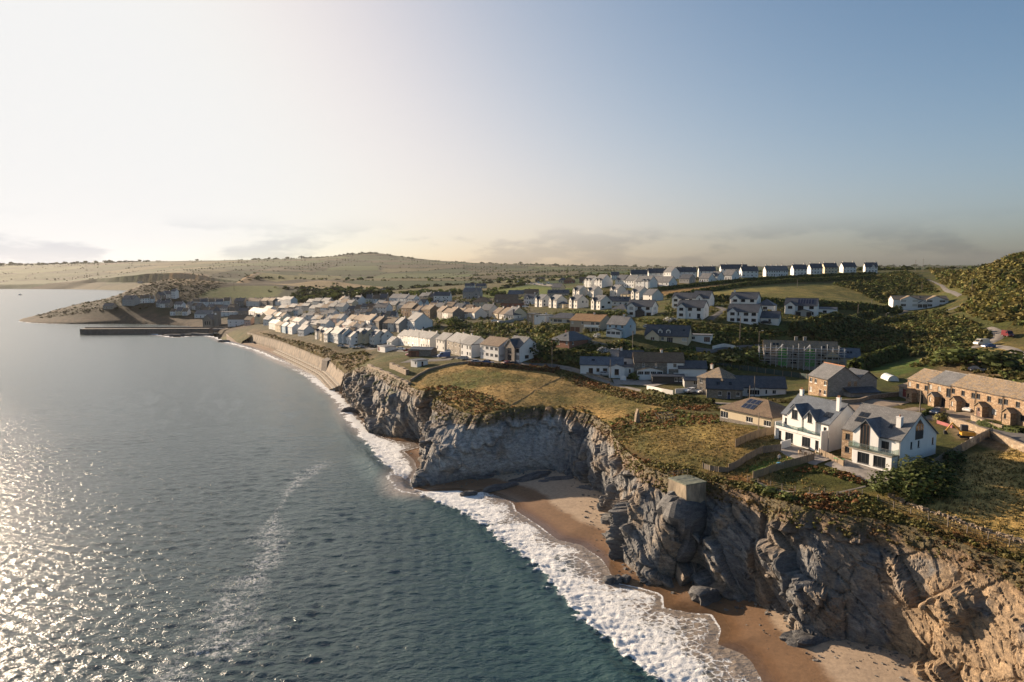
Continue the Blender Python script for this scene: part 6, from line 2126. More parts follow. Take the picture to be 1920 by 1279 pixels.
# concrete block on the cliff edge
p = at_h(1283, 912, 17.0)
M_BLOCK = simple('weathered_beige_concrete', (0.33, 0.265, 0.185), 0.9, 0.5, 0.7, 0.6, 4, 0.08, stretch=(1, 1, 0.4))
cb_ = thing('concrete_platform', 'tall concrete block platform standing on the cliff edge below the gardens', 'platform', (p[0] + 1.0, p[1] + 2.2, 0), R(-64))
m = MB()
m.prism([(-2.9, 13.2), (2.7, 13.2), (2.4, 17.4), (-2.4, 17.4)], -2.2, 2.4)
m.build('block', M_BLOCK, cb_)
m = MB()
m.box(-2.5, 2.5, -2.3, 2.5, 17.404, 17.6)
M_ALGAE = simple('algae_stained_slab', (0.19, 0.20, 0.14), 0.7, 0.4, 1.2)
m.build('slab', M_ALGAE, cb_)
for k in range(5):
    m = MB()
    m.bar((-2.5, -2.3 + k * 1.15, 17.6), (-2.5, -2.3 + k * 1.15, 18.6), 0.05, 6)
    m.build('railing_post', M_WOOD, cb_)
m = MB()
m.bar((-2.5, -2.4, 18.55), (-2.5, 2.5, 18.55), 0.045, 6)
m.bar((-2.5, -2.4, 18.1), (-2.5, 2.5, 18.1), 0.04, 6)
m.build('rail', M_WOOD, cb_)
m = MB()
for k in range(7):
    m.box(-4.6, -3.0, -2.2 + k * 0.45, -2.2 + (k + 1) * 0.45 - 0.003, 10.5, 13.4 + k * 0.42)
m.build('steps', M_CONC, cb_)
# ------------------------------------------------------------------ lanes, yards and paths
M_TAR = simple('worn_tarmac', (0.115, 0.105, 0.095), 0.9, 0.3, 0.5, 0.3, 9, 0.02, kind='World')
M_LANE = simple('pale_lane', (0.235, 0.205, 0.17), 0.9, 0.3, 0.5, 0.3, 6, 0.03, kind='World')
M_PAVE = simple('paving_slabs', (0.27, 0.24, 0.21), 0.85, 0.25, 1.2, 0.2, 3, 0.02, kind='World')
M_DRIVE = simple('gravel_drive', (0.25, 0.19, 0.135), 0.95, 0.3, 0.7, 0.5, 10, 0.03, kind='World')
ROADS = []


def road(name, pts, width, mat, label=None, lift=0.09, pix=True, cat=None, reg=True):
    w_ = np.array([hit(*p)[:2] for p in pts] if pix else pts, float)
    seg = np.hypot(*np.diff(w_, axis=0).T)
    s = np.concatenate([[0], np.cumsum(seg)])
    n = max(4, int(s[-1] / 1.5))
    q = np.linspace(0, s[-1], n)
    xs, ys = np.interp(q, s, w_[:, 0]), np.interp(q, s, w_[:, 1])
    for _ in range(6):
        xs[1:-1] = 0.5 * xs[1:-1] + 0.25 * (xs[:-2] + xs[2:])
        ys[1:-1] = 0.5 * ys[1:-1] + 0.25 * (ys[:-2] + ys[2:])
    dx, dy = np.gradient(xs), np.gradient(ys)
    l = np.hypot(dx, dy) + 1e-9
    nx, ny = -dy / l, dx / l
    wd = width if np.ndim(width) else np.full(n, width)
    if np.ndim(width):
        wd = np.interp(np.linspace(0, 1, n), np.linspace(0, 1, len(width)), width)
    k = max(3, int(np.max(wd) / 0.9) + 1)
    t_ = np.linspace(-0.5, 0.5, k)
    X = xs[:, None] + nx[:, None] * wd[:, None] * t_
    Y = ys[:, None] + ny[:, None] * wd[:, None] * t_
    Z = np.maximum(tz(X, Y), np.maximum(tz(X + 0.35, Y), tz(X, Y + 0.35))) + lift
    Z[:, 0] -= 0.25
    Z[:, -1] -= 0.25
    a = (np.arange(n - 1)[:, None] * k + np.arange(k - 1)).ravel()
    me = np_mesh(name, np.stack([X.ravel(), Y.ravel(), Z.ravel()], 1), np.stack([a, a + 1, a + k + 1, a + k], 1), mat)
    o = add(name, me)
    tag(o, kind='structure')
    if reg:
        ROADS.append((np.stack([xs, ys], 1)[::3], float(np.max(wd)) / 2))
    return o


road('lane', [(1046, 687), (1085, 695), (1125, 711), (1180, 727), (1250, 743), (1320, 753), (1372, 757)], 3.6, M_LANE)
road('lane', [(985, 683), (1046, 687)], 4.0, M_TAR)
road('yard', [(1150, 716), (1200, 716), (1240, 722)], 8.0, M_PAVE, lift=0.12)
road('yard', [(1296, 734), (1340, 741)], 6.0, M_TAR, lift=0.12)
road('road', [(985, 683), (945, 683), (895, 677), (850, 669), (815, 668), (780, 660), (735, 654), (690, 652), (640, 648)], 5.0, M_TAR)
road('yard', [(760, 678), (800, 676), (850, 672)], 8.0, M_TAR, lift=0.13)
road('road', [(1372, 757), (1420, 752), (1480, 752), (1545, 762), (1600, 772)], 3.2, M_LANE)
road('drive', [(1580, 775), (1625, 762), (1660, 752), (1700, 757)], (7, 9, 11, 9), M_DRIVE, lift=0.12)
road('drive', [(1625, 768), (1660, 780), (1690, 772), (1725, 766)], (4, 5, 4, 4), M_DRIVE, lift=0.16)
road('drive', [(1640, 800), (1700, 790), (1740, 778), (1775, 770)], 5, M_DRIVE, lift=0.17)
road('drive', [(1725, 785), (1790, 782), (1840, 776), (1880, 782)], (4, 7, 8, 8), M_DRIVE, lift=0.2)
road('road', [(1840, 790), (1890, 815), (1960, 838), (2100, 880)], 6, M_TAR)
road('terrace', [(1470, 838), (1500, 853), (1548, 866)], 6.0, M_PAVE, lift=0.14)
road('terrace', [(1565, 865), (1610, 880), (1668, 902)], 5.5, M_PAVE, lift=0.14)
road('path', [(1420, 905), (1470, 925), (1530, 928), (1590, 922), (1622, 912)], 0.9, M_LANE)
road('road', [(1560, 603), (1610, 598), (1680, 594), (1700, 582), (1712, 570)], 4.0, M_TAR)
road('road', [(1690, 594), (1760, 586), (1790, 578), (1830, 560)], 4.0, M_TAR)
road('lane', [(1740, 524), (1765, 535), (1790, 550), (1800, 555)], 2.4, M_TAR)
road('lane', [(1815, 655), (1835, 648), (1862, 640), (1878, 628), (1868, 620), (1850, 616)], 4.2, M_LANE)
road('lane', [(1850, 646), (1885, 652), (1920, 666), (1990, 690)], 4.5, M_LANE)
road('path', [(955, 762), (990, 742), (1020, 722), (1060, 703)], 0.7, simple('trodden_earth', (0.13, 0.09, 0.05), 0.95, 0.3, kind='World'), lift=0.05)
road('road', [(1330, 600), (1345, 590), (1360, 580), (1345, 575)], 4.0, M_TAR)
road('road', [(1340, 655), (1380, 650), (1440, 648)], 3.5, M_TAR)
road('yard', [(1305, 655), (1345, 660)], 6, M_TAR, lift=0.12)
road('car_park', [(975, 532), (1000, 532), (1040, 536)], 11, M_LANE, lift=0.3)

# ------------------------------------------------------------------ garden walls
M_WWALL = WALLS['white2']
wall_thing('garden_wall', 'white curved garden wall sweeping round the terrace right of the dormer bungalow', [(1336, 655), (1358, 650), (1380, 655), (1392, 662)], 1.3, 0.25, M_WWALL)
wall_thing('garden_wall', 'pale garden wall running down behind the hipped brick bungalow', [(1070, 632), (1095, 640), (1120, 648), (1140, 652)], 1.3, 0.3, M_CONC)
wall_thing('garden_wall', 'long white garden wall below the sunlit bungalows', [(935, 608), (960, 604), (988, 598)], 1.6, 0.25, WALLS['grey'])
wall_thing('garden_wall', 'white terrace wall in front of the black garden room', [(1213, 731), (1240, 737), (1262, 741)], 1.4, 0.25, M_WWALL)
wall_thing('garden_wall', 'second white terrace wall beside the grey shed, right of the garden room', [(1266, 738), (1294, 735)], 1.4, 0.25, M_WWALL)
wall_thing('garden_wall', 'white wall behind the black garden room under the garage', [(1225, 716), (1236, 705), (1290, 709)], 1.5, 0.25, M_WWALL)
wall_thing('gate_wall', 'white block wall at the courtyard entrance of the barn conversion', [(1163, 713), (1174, 714)], 1.7, 0.3, WALLS['white'])
wall_thing('lane_wall', 'low stone wall along the lane in front of the parked silver car', [(1100, 702), (1125, 708), (1146, 716)], 0.8, 0.4, M_RUBBLE)
wall_thing('stone_wall', 'rubble stone wall edging the building site to the right edge', [(1778, 792), (1820, 806), (1870, 826), (1925, 850), (1990, 872)], 1.4, 0.6, M_RUBBLE)
wall_thing('stone_wall', 'rubble stone wall beside the drive below the stone terrace', [(1822, 787), (1850, 800), (1880, 808)], 1.1, 0.5, M_RUBBLE)
wall_thing('stone_wall', 'dry stone wall curving along the drive below the detached stone house', [(1555, 758), (1600, 757), (1650, 746), (1690, 742)], 1.1, 0.6, M_RUBBLE)
wall_thing('stone_wall', 'stone wall between headland turf and the road houses', [(770, 716), (800, 697), (840, 686), (880, 681)], 0.9, 0.4, M_RUBBLE)
wall_thing('garden_wall', 'white side wall at the garden steps beside the twin-gabled house', [(1464, 843), (1482, 838)], 1.6, 0.25, WALLS['white'])

# ------------------------------------------------------------------ fences
def line_pts(pts, step, pix=True):
    w_ = np.array([hit(*p)[:2] for p in pts] if pix else pts, float)
    seg = np.hypot(*np.diff(w_, axis=0).T)
    s = np.concatenate([[0], np.cumsum(seg)])
    n = max(2, int(round(s[-1] / step)) + 1)
    q = np.linspace(0, s[-1], n)
    return np.interp(q, s, w_[:, 0]), np.interp(q, s, w_[:, 1])


def board_fence(label, pts, h=1.4, step=1.8, mat=None, name='timber_fence'):
    xs, ys = line_pts(pts, step)
    root = thing(name, label, 'fence', (xs[0], ys[0], float(tz(xs[0], ys[0]))))
    x0, y0, z0 = root.location
    for i in range(len(xs)):
        m = MB()
        zz = float(tz(xs[i], ys[i])) - z0
        m.box(xs[i] - x0 - 0.06, xs[i] - x0 + 0.06, ys[i] - y0 - 0.06, ys[i] - y0 + 0.06, zz - 0.6, zz + h + 0.12)
        m.build('post', M_WOOD, root)
    for i in range(len(xs) - 1):
        za, zb = float(tz(xs[i], ys[i])) - z0, float(tz(xs[i + 1], ys[i + 1])) - z0
        a, b = Vector((xs[i] - x0, ys[i] - y0, 0)), Vector((xs[i + 1] - x0, ys[i + 1] - y0, 0))
        d = (b - a)
        nrm_ = Vector((-d.y, d.x, 0)).normalized() * 0.02
        m = MB()
        nb_ = 9
        for k in range(nb_):
            p, q = a + d * (k / nb_), a + d * ((k + 0.93) / nb_)
            off_ = nrm_ * (1 if k % 2 else -0.3)
            zp, zq = za + (zb - za) * k / nb_, za + (zb - za) * (k + 1) / nb_
            m.slab([tuple(p + off_ + Vector((0, 0, zp - 0.4))), tuple(q + off_ + Vector((0, 0, zq - 0.4))), tuple(q + off_ + Vector((0, 0, zq + h))), tuple(p + off_ + Vector((0, 0, zp + h)))], 0.025)
        m.build('fence_panel', mat or M_WOOD, root)
    return root


M_WOOD2 = simple('silvered_timber', (0.20, 0.165, 0.13), 0.85, 0.35, 3.0, stretch=(6, 6, 0.5))
board_fence('curved close-board fence round the lower lawn below the twin-gabled house', [(1412, 898), (1424, 896), (1445, 887), (1476, 877), (1508, 869), (1526, 864)])
board_fence('close-board fence with stepped top left of the small green lawn', [(1366, 884), (1383, 877), (1399, 865), (1427, 850), (1464, 846)], mat=M_WOOD2)
board_fence('tall pale fence below the cream bungalow', [(1379, 839), (1400, 829), (1424, 820), (1467, 811)], 1.7)
board_fence('timber fence climbing past the right side of the white and stone house', [(1752, 878), (1772, 865), (1792, 855), (1825, 836), (1860, 818)], 1.7, mat=M_WOOD2)
board_fence('timber balustrade fence between the two house terraces', [(1536, 853), (1560, 864), (1581, 876)], 1.2)
board_fence('dark fence screen between the white houses', [(1538, 846), (1560, 842), (1580, 838)], 1.8, mat=M_BROWNWOOD)
board_fence('dark green screen fence round the building site under the scaffold', [(1340, 690), (1400, 695), (1450, 702), (1500, 709), (1525, 712)], 1.8, 3.0, simple('green_netting', (0.035, 0.06, 0.055), 0.8, 0.3))
board_fence('short white-topped fence by the concrete platform', [(1318, 878), (1335, 884), (1352, 886), (1366, 886)], 1.0, mat=M_WOOD2)


def post_fence(label, pts, step, h=1.1, mat=None):
    xs, ys = line_pts(pts, step)
    root = thing('post_fence', label, 'fence', (xs[0], ys[0], float(tz(xs[0], ys[0]))))
    x0, y0, z0 = root.location
    tops = []
    rr = random.Random(3)
    for i in range(len(xs)):
        zz = float(tz(xs[i], ys[i])) - z0
        m = MB()
        lx, ly = rr.uniform(-.08, .08), rr.uniform(-.08, .08)
        m.bar((xs[i] - x0, ys[i] - y0, zz - 0.5), (xs[i] - x0 + lx, ys[i] - y0 + ly, zz + h), 0.075, 6, 0.065)
        m.build('post', mat or M_WOOD2, root)
        tops.append((xs[i] - x0 + lx, ys[i] - y0 + ly, zz))
    m = MB()
    for f in (0.35, 0.65, 0.92):
        for a, b in zip(tops[:-1], tops[1:]):
            m.bar((a[0], a[1], a[2] + h * f), (b[0], b[1], b[2] + h * f), 0.012, 4, cap=False)
    m.build('wire', M_LEAD, root)
    return root


post_fence('wooden post and wire fence along the cliff edge below the curved garden', [(1402, 902), (1428, 911), (1450, 914), (1472, 920), (1500, 924), (1526, 926), (1553, 928), (1580, 937), (1600, 932), (1617, 930)], 2.3)
post_fence('wooden post and wire fence along the cliff path below the big field', [(1646, 940), (1670, 950), (1697, 961), (1724, 970), (1753, 979), (1785, 990), (1817, 1001), (1849, 1010), (1878, 1020), (1910, 1031), (1980, 1055)], 2.6)
# dry stone wall tumbling along the field edge
xs, ys = line_pts([(1668, 931), (1695, 943), (1727, 956), (1758, 965), (1789, 976), (1821, 988), (1867, 1003), (1920, 1019), (2000, 1045)], 0.33)
V_, F_ = [], []
rr = np.random.RandomState(8)
cube = np.array([(x, y, z) for z in (-.5, .5) for x, y in ((-.5, -.5), (.5, -.5), (.5, .5), (-.5, .5))])
cf = np.array([(3, 2, 1, 0), (4, 5, 6, 7), (0, 1, 5, 4), (1, 2, 6, 5), (2, 3, 7, 6), (3, 0, 4, 7)])
n_ = 0
for x, y in zip(xs, ys):
    for lv in range(2):
        if rr.rand() < 0.16:
            continue
        c_ = cube * (rr.uniform(.25, .55), rr.uniform(.25, .5), rr.uniform(.18, .34)) * (1 + 0.25 * rr.normal(size=(8, 3)))
        an = rr.rand() * 6.28
        rot_ = np.array([[math.cos(an), -math.sin(an), 0], [math.sin(an), math.cos(an), 0], [0, 0, 1]])
        V_.append(c_ @ rot_.T + (x + rr.normal() * .15, y + rr.normal() * .15, float(tz(x, y)) + 0.1 + lv * 0.26))
        F_.append(cf + n_)
        n_ += 8
o = add('dry_stone_wall', np_mesh('dry_stone_wall', np.concatenate(V_), np.concatenate(F_), M_RUBBLE, False))
tag(o, 'tumbled low dry stone wall along the seaward edge of the big field', 'wall')

# ------------------------------------------------------------------ vehicles
PAINT = {}


def paint_mat(c):
    if c not in PAINT:
        t = NT('car_paint_%d' % len(PAINT))
        PAINT[c] = t.done(c, 0.3, None, Metallic=0.0)
        t.b.inputs['Coat Weight'].default_value = 0.4
    return PAINT[c]


M_TYRE = simple('tyre', (0.02, 0.02, 0.02), 0.9, 0.1)
M_HUB = simple('wheel_hub', (0.35, 0.35, 0.36), 0.35, 0.1, metal=0.7)
M_LAMPR = simple('tail_lamp', (0.3, 0.02, 0.015), 0.3, 0.1)
M_LAMPW = simple('head_lamp', (0.75, 0.75, 0.72), 0.15, 0.1)


def tapered(mb, prof, zs_w, mi=0):
    """side outline (x,z) given a half width that depends on z"""
    n, k = len(mb.v), len(prof)
    for s in (-1, 1):
        for x, z in prof:
            mb.v.append((x, s * zs_w(z), z))
    mb.f.append([n + i for i in range(k)])
    mb.f.append([n + k + i for i in reversed(range(k))])
    for i in range(k):
        j = (i + 1) % k
        mb.f.append([n + j, n + i, n + k + i, n + k + j])
    mb.m += [mi] * (k + 2)


_carm = {}


def car_parts(kind):
    if kind in _carm:
        return _carm[kind]
    body, glass = MB(), []
    if kind == 'van':
        L2, hw = 2.6, 0.98
        prof = [(-2.55, .35), (2.5, .35), (2.6, .7), (2.5, 1.05), (1.95, 1.25), (1.35, 2.15), (1.15, 2.28), (-2.45, 2.32), (-2.58, 2.1)]
        tapered(body, prof, lambda z: hw if z < 1.3 else hw - 0.1 * (z - 1.3))
        wh = (-1.6, 1.65)
        g = [[(1.93, 1.3), (1.38, 2.1)], None]
        sides = [(0.45, 1.5, 1.4, 2.0)]
        rear = (-2.575, 1.35, 2.0)
    else:
        est = kind == 'estate'
        L2, hw = 2.2, 0.88
        low = [(-2.15, .32), (2.1, .32), (2.2, .55), (2.12, .82), (1.15, 1.0), (-2.1, 1.02), (-2.22, .7)]
        tapered(body, low, lambda z: hw)
        top = [(1.2, .98), (0.35, 1.48), (-1.55 if est else -1.0, 1.52), (-2.12 if est else -1.85, 1.0)]
        tapered(body, top, lambda z: hw - 0.03 - 0.30 * (z - 1.0))
        wh = (-1.32, 1.36)
        sides = [(-0.55, 0.62, 1.06, 1.40), (-1.65 if est else -1.35, -0.63, 1.06, 1.40)]
        rear = None
    gm = []
    # windscreen and rear window as thin slabs just proud of the body
    ws, rw = MB(), MB()
    if kind == 'van':
        ws.slab([(1.97, -0.84, 1.33), (1.97, 0.84, 1.33), (1.42, 0.78, 2.12), (1.42, -0.78, 2.12)], 0.03)
        rw.box(-2.60, -2.57, -0.75, 0.75, 1.35, 1.95)
    else:
        ws.slab([(1.15, -0.76, 1.04), (1.15, 0.76, 1.04), (0.42, 0.66, 1.47), (0.42, -0.66, 1.47)], 0.03)
        xa, xb = (-2.12, -1.62) if kind == 'estate' else (-1.85, -1.08)
        rw.slab([(xa, 0.74, 1.06), (xa, -0.74, 1.06), (xb, -0.66, 1.47), (xb, 0.66, 1.47)], 0.03)
    sm = []
    for x0, x1, z0, z1 in sides:
        for s in (-1, 1):
            q = MB()
            hwz = lambda z: ((hw if z < 1.3 else hw - 0.1 * (z - 1.3)) if kind == 'van' else hw - 0.03 - 0.30 * (z - 1.0)) + 0.008
            sl = 0.25 if (kind != 'van' and x1 > 0.3) else 0.02
            p4 = [(x0, s * hwz(z0), z0), (x1, s * hwz(z0), z0), (x1 - sl, s * hwz(z1), z1), (x0 + 0.05, s * hwz(z1), z1)]
            q.slab(p4 if s < 0 else p4[::-1], 0.02)
            sm.append(q.mesh('side_window', [M_GLASS]))
    wm, hm = MB(), MB()
    wm.bar((0, -0.11, 0), (0, 0.11, 0), 0.33, 14)
    hm.bar((0, -0.125, 0), (0, 0.125, 0), 0.19, 10)
    hl, tl = MB(), MB()
    xe = 2.56 if kind == 'van' else 2.15
    hl.box(xe - 0.03, xe + 0.04, -0.16, 0.16, 0.66, 0.84)
    tl.box(-xe - 0.07, -xe + 0.02, -0.1, 0.1, 0.7, 0.95)
    _carm[kind] = dict(body=body, ws=ws.mesh('windscreen', [M_GLASS]), rw=rw.mesh('rear_window', [M_GLASS]), side=sm, wheel=wm.mesh('wheel', [M_TYRE], True), hub=hm.mesh('hub', [M_HUB]),
                       hl=hl.mesh('headlight', [M_LAMPW]), tl=tl.mesh('tail_light', [M_LAMPR]), wh=wh, hw=hw)
    return _carm[kind]


def car(label, px, py, heading, kind, c, group=None, at=None, dz=0.16):
    P_ = car_parts(kind)
    x, y, z = hit(px, py) if at is None else at
    name = {'van': 'van', 'estate': 'estate_car', 'hatch': 'parked_car'}[kind]
    root = thing(name, label, 'van' if kind == 'van' else 'car', (x, y, z + dz), R(heading), group)
    add('body', P_['body'].mesh('body', [paint_mat(c)]), root)
    add('windscreen', P_['ws'], root)
    add('rear_window', P_['rw'], root)
    for s in P_['side']:
        add('side_window', s, root)
    for xw in P_['wh']:
        for s in (-1, 1):
            w_ = add('wheel', P_['wheel'], root, (xw, s * (P_['hw'] - 0.08), 0.33))
            add('hub', P_['hub'], w_)
    for s in (-1, 1):
        add('headlight', P_['hl'], root, (0, s * 0.6, 0))
        add('tail_light', P_['tl'], root, (0, s * (P_['hw'] - 0.13), 0))
    return root


WHT, SIL, BLK, NAVY, BLU, MAR, CREAMC, RED = (0.72, 0.72, 0.70), (0.42, 0.43, 0.44), (0.02, 0.022, 0.026), (0.02, 0.028, 0.05), (0.03, 0.09, 0.24), (0.12, 0.015, 0.02), (0.62, 0.58, 0.48), (0.35, 0.03, 0.02)
car('white estate car parked in front of the stone terrace', 1822, 773, 205, 'estate', WHT)
car('black car parked on the drive left of the white estate', 1758, 778, 215, 'hatch', NAVY)
car('white camper van with open side door on the scrub hillside', 1840, 648, 190, 'van', CREAMC)
car('dark maroon van parked facing downhill at the lane bend', 1889, 632, -100, 'van', MAR)
car('small dark blue car beside the white camper van', 1853, 653, 190, 'hatch', BLU)
car('dark car standing in the stony yard behind the terrace', 1832, 697, -60, 'hatch', NAVY)
car('left-hand white car of the two by the stone house', 1296, 737, 200, 'hatch', WHT)
car('right-hand white car of the two by the stone house', 1318, 738, 200, 'estate', WHT)
car('silver car parked in front of the white barn conversion', 1135, 705, -15, 'estate', SIL)
car('blue van parked by the road at the top of the headland', 832, 671, 200, 'van', BLU)
car('white car parked in front of the stone road houses', 845, 662, -30, 'hatch', WHT)
car('small red car behind the hut on the cliff road', 770, 668, 200, 'hatch', RED)
car('dark car beside the blue house on the slope', 1216, 616, -30, 'estate', SIL)
car('black car parked at the gap right of the front white house', 1437, 608, -30, 'hatch', BLK)
rc = random.Random(9)
for i in range(12):
    px_, py_ = 972 + i * 6.2, 530.5 + (i % 3) * 1.5 + i * 0.25
    car(ORD[i] + ' vehicle from the left in the hilltop car park on the brow', px_, py_, 60 + rc.uniform(-10, 10), 'van' if i % 3 == 0 else 'estate', WHT if i % 4 else SIL, 'vehicles in the hilltop car park', dz=0.35)
for px_, py_, c, lab in ((868, 604, BLK, 'dark car parked above the gardens in the middle of the village'), (928, 604, WHT, 'white car at the left end of the sunlit bungalows'), (940, 606, SIL, 'silver car beside the long white garden wall'),
                         (752, 657, WHT, 'white car left of the seafront terrace'), (640, 651, SIL, 'silver car in front of the cliff-top guest house'), (985, 577, WHT, 'white car outside the brown hipped bungalow'),
                         (893, 682, SIL, 'silver car on the road beside the white gable house'), (952, 685, RED, 'red car by the modern gabled house at the road end')):
    car(lab, px_, py_, rc.uniform(-40, 40), 'hatch', c)

for i, (px_, py_) in enumerate(((662, 653), (676, 652), (697, 652), (712, 653), (765, 660), (790, 664), (868, 675), (915, 683), (965, 686))):
    car(ORD[i] + ' from the left of the small cars parked along the cliff-top road', px_, py_, rc.choice((-25, 155)) + rc.uniform(-8, 8), 'hatch' if i % 3 else 'estate', (WHT, SIL, BLK, NAVY, RED, WHT, SIL, BLU, BLK)[i], 'cars along the cliff-top road')


# ------------------------------------------------------------------ poles
def pole(label, px, py, top_py, arm=0, lamp=False, mat=None, name='telegraph_pole', rad=0.14):
    x, y, z = hit(px, py)
    h = max(4.0, (py - top_py) / FPX * y)
    root = thing(name, label, 'street lamp' if lamp else 'pole', (x, y, z))
    m = MB()
    m.bar((0, 0, -0.8), (0, 0, h), rad, 8, rad * 0.7)
    m.build('post', mat or M_WOOD2, root)
    for k in range(arm):
        m = MB()
        m.box(-0.9, 0.9, -0.06, 0.06, h - 0.5 - k * 0.7, h - 0.38 - k * 0.7)
        m.build('crossarm', M_WOOD2, root)
        for xx in (-0.75, 0, 0.75):
            m = MB()
            m.bar((xx, 0, h - 0.38 - k * 0.7), (xx, 0, h - 0.15 - k * 0.7), 0.05, 6)
            m.build('insulator', M_TRIM, root)
    if lamp:
        m = MB()
        m.bar((0, 0, h), (1.1, 0, h + 0.25), 0.05, 6)
        m.build('arm', M_LEAD, root)
        m = MB()
        m.box(0.9, 1.6, -0.12, 0.12, h + 0.18, h + 0.32)
        m.build('lamp_head', M_TRIM, root)
    return root


for px, py, tp_, arm, lamp, lab in [
        (1144, 718, 674, 0, False, 'dark telegraph pole at the lane edge before the white barn conversion'), (1186, 660, 620, 0, False, 'telegraph pole in the shrubs below the blue house'),
        (1387, 640, 592, 0, False, 'telegraph pole in front of the two white slate-roofed houses'), (1423, 646, 621, 0, True, 'grey street lamp left of the scaffolded house'),
        (1414, 745, 704, 0, False, 'telegraph pole in front of the white lit-gable cottage'), (1724, 783, 731, 0, False, 'telegraph pole between the drives of the stone terrace'),
        (1730, 511, 485, 1, False, 'taller of the two cross-armed poles on the skyline'), (1716, 511, 488, 1, False, 'shorter of the two cross-armed poles on the skyline'),
        (1822, 549, 523, 1, False, 'lone pole among the scrub on the right hillside'), (1035, 690, 650, 0, False, 'pole beside the red bracken bank at the road end'),
        (786, 655, 623, 0, False, 'dark pole in front of the white seafront terrace'), (863, 674, 635, 0, False, 'dark pole in front of the stone road houses'),
        (1728, 548, 528, 0, False, 'pole behind the pale modern hillside house'), (1634, 577, 561, 0, False, 'thin pole at the lower hedge of the hill field'), (1608, 601, 570, 0, False, 'tall thin pole by the upper road hedge'),
        (1495, 540, 523, 0, False, 'pole standing at the top hedge of the hill field'), (1405, 762, 722, 0, False, 'slim pole behind the cream bungalow roof'), (1422, 812, 772, 0, False, 'slim black pole standing at the front of the cream bungalow'),
        (439, 545, 527, 0, False, 'mast standing at the top of the bright green far field'), (1661, 602, 590, 0, True, 'street lamp on the upper road by the hedge')]:
    pole(lab, px, py, tp_, arm, lamp)

# ------------------------------------------------------------------ small things
# person on the small lawn: one skinned figure
x, y, z = hit(1461, 868)
me = bpy.data.meshes.new('person')
J = [(0, 0, 0.92), (0, 0, 1.2), (0, 0, 1.42), (0, 0, 1.52), (0, -0.02, 1.66), (0.1, 0, 0.88), (0.12, -0.03, 0.48), (0.12, 0.02, 0.07), (0.13, -0.14, 0.03), (-0.1, 0, 0.88), (-0.12, 0.03, 0.48), (-0.13, 0.06, 0.07), (-0.13, -0.1, 0.03),
     (0.18, 0, 1.40), (0.27, -0.03, 1.15), (0.28, -0.16, 0.93), (-0.18, 0, 1.40), (-0.27, -0.03, 1.15), (-0.26, -0.18, 0.95), (0, -0.02, 1.74)]
Ed = [(0, 1), (1, 2), (2, 3), (3, 4), (4, 19), (0, 5), (5, 6), (6, 7), (7, 8), (0, 9), (9, 10), (10, 11), (11, 12), (2, 13), (13, 14), (14, 15), (2, 16), (16, 17), (17, 18)]
me.from_pydata(J, Ed, [])
o = bpy.data.objects.new('person', me)
o.location = (x, y, z + 0.05)
o.rotation_euler = (0, 0, R(-30))
link(o)
sk = o.modifiers.new('skin', 'SKIN')
rad = [.15, .14, .15, .055, .10, .09, .065, .045, .04, .09, .065, .045, .04, .07, .045, .035, .07, .045, .035, .07]
for sv, r0 in zip(me.skin_vertices[0].data, rad):
    sv.radius = (r0, r0)
me.skin_vertices[0].data[0].use_root = True
o.modifiers.new('sub', 'SUBSURF').render_levels = 2
t = NT('grey_top_dark_trousers')
sp_ = t.new('ShaderNodeSeparateXYZ')
t.l.new(t.coord('Object'), sp_.inputs[0])
cA = t.mix(t.ramp(sp_.outputs[2], 0.93, 0.95), (0.03, 0.032, 0.045), (0.33, 0.34, 0.36))
cA = t.mix(t.ramp(sp_.outputs[2], 1.49, 1.51), cA, (0.45, 0.28, 0.2))
cA = t.mix(t.ramp(sp_.outputs[2], 1.71, 1.73), cA, (0.05, 0.035, 0.025))
me.materials.append(t.done(cA, 0.8))
tag(o, 'person in grey top and dark trousers standing on the small lawn', 'person')
m = MB()
m.bar((0, 0, 0), (0, 0, 0.22), 0.75, 20, 0.8)
o = m.build('paddling_pool', simple('blue_plastic', (0.10, 0.38, 0.62), 0.4, 0.1), None, tuple(np.array(hit(1464, 871)) + (0, 0, 0.03)))
tag(o, 'small round light blue paddling pool on the lawn by the person', 'paddling pool')


def table_set(label, px, py, top, rz, green=False):
    x, y, z = hit(px, py)
    r_ = thing('garden_table', label, 'table', (x, y, z + 0.15), R(rz))
    m = MB()
    m.box(-0.9, 0.9, -0.45, 0.45, 0.70, 0.75)
    m.build('table_top', top, r_)
    for sx in (-0.75, 0.75):
        for sy in (-0.35, 0.35):
            m = MB()
            m.box(sx - 0.03, sx + 0.03, sy - 0.03, sy + 0.03, 0, 0.70)
            m.build('leg', M_DARKTRIM, r_)
    return r_


def chair(label, x, y, z, rz):
    r_ = thing('garden_chair', label, 'chair', (x, y, z), rz, 'chairs on the terrace')
    m = MB()
    m.box(-0.24, 0.24, -0.24, 0.24, 0.42, 0.46)
    m.build('seat', M_WOOD, r_)
    m = MB()
    m.box(-0.24, 0.24, 0.21, 0.25, 0.47, 0.95)
    m.build('backrest', M_WOOD, r_)
    for sx in (-0.2, 0.2):
        for sy in (-0.2, 0.2):
            m = MB()
            m.box(sx - 0.02, sx + 0.02, sy - 0.02, sy + 0.02, 0, 0.42)
            m.build('leg', M_WOOD, r_)


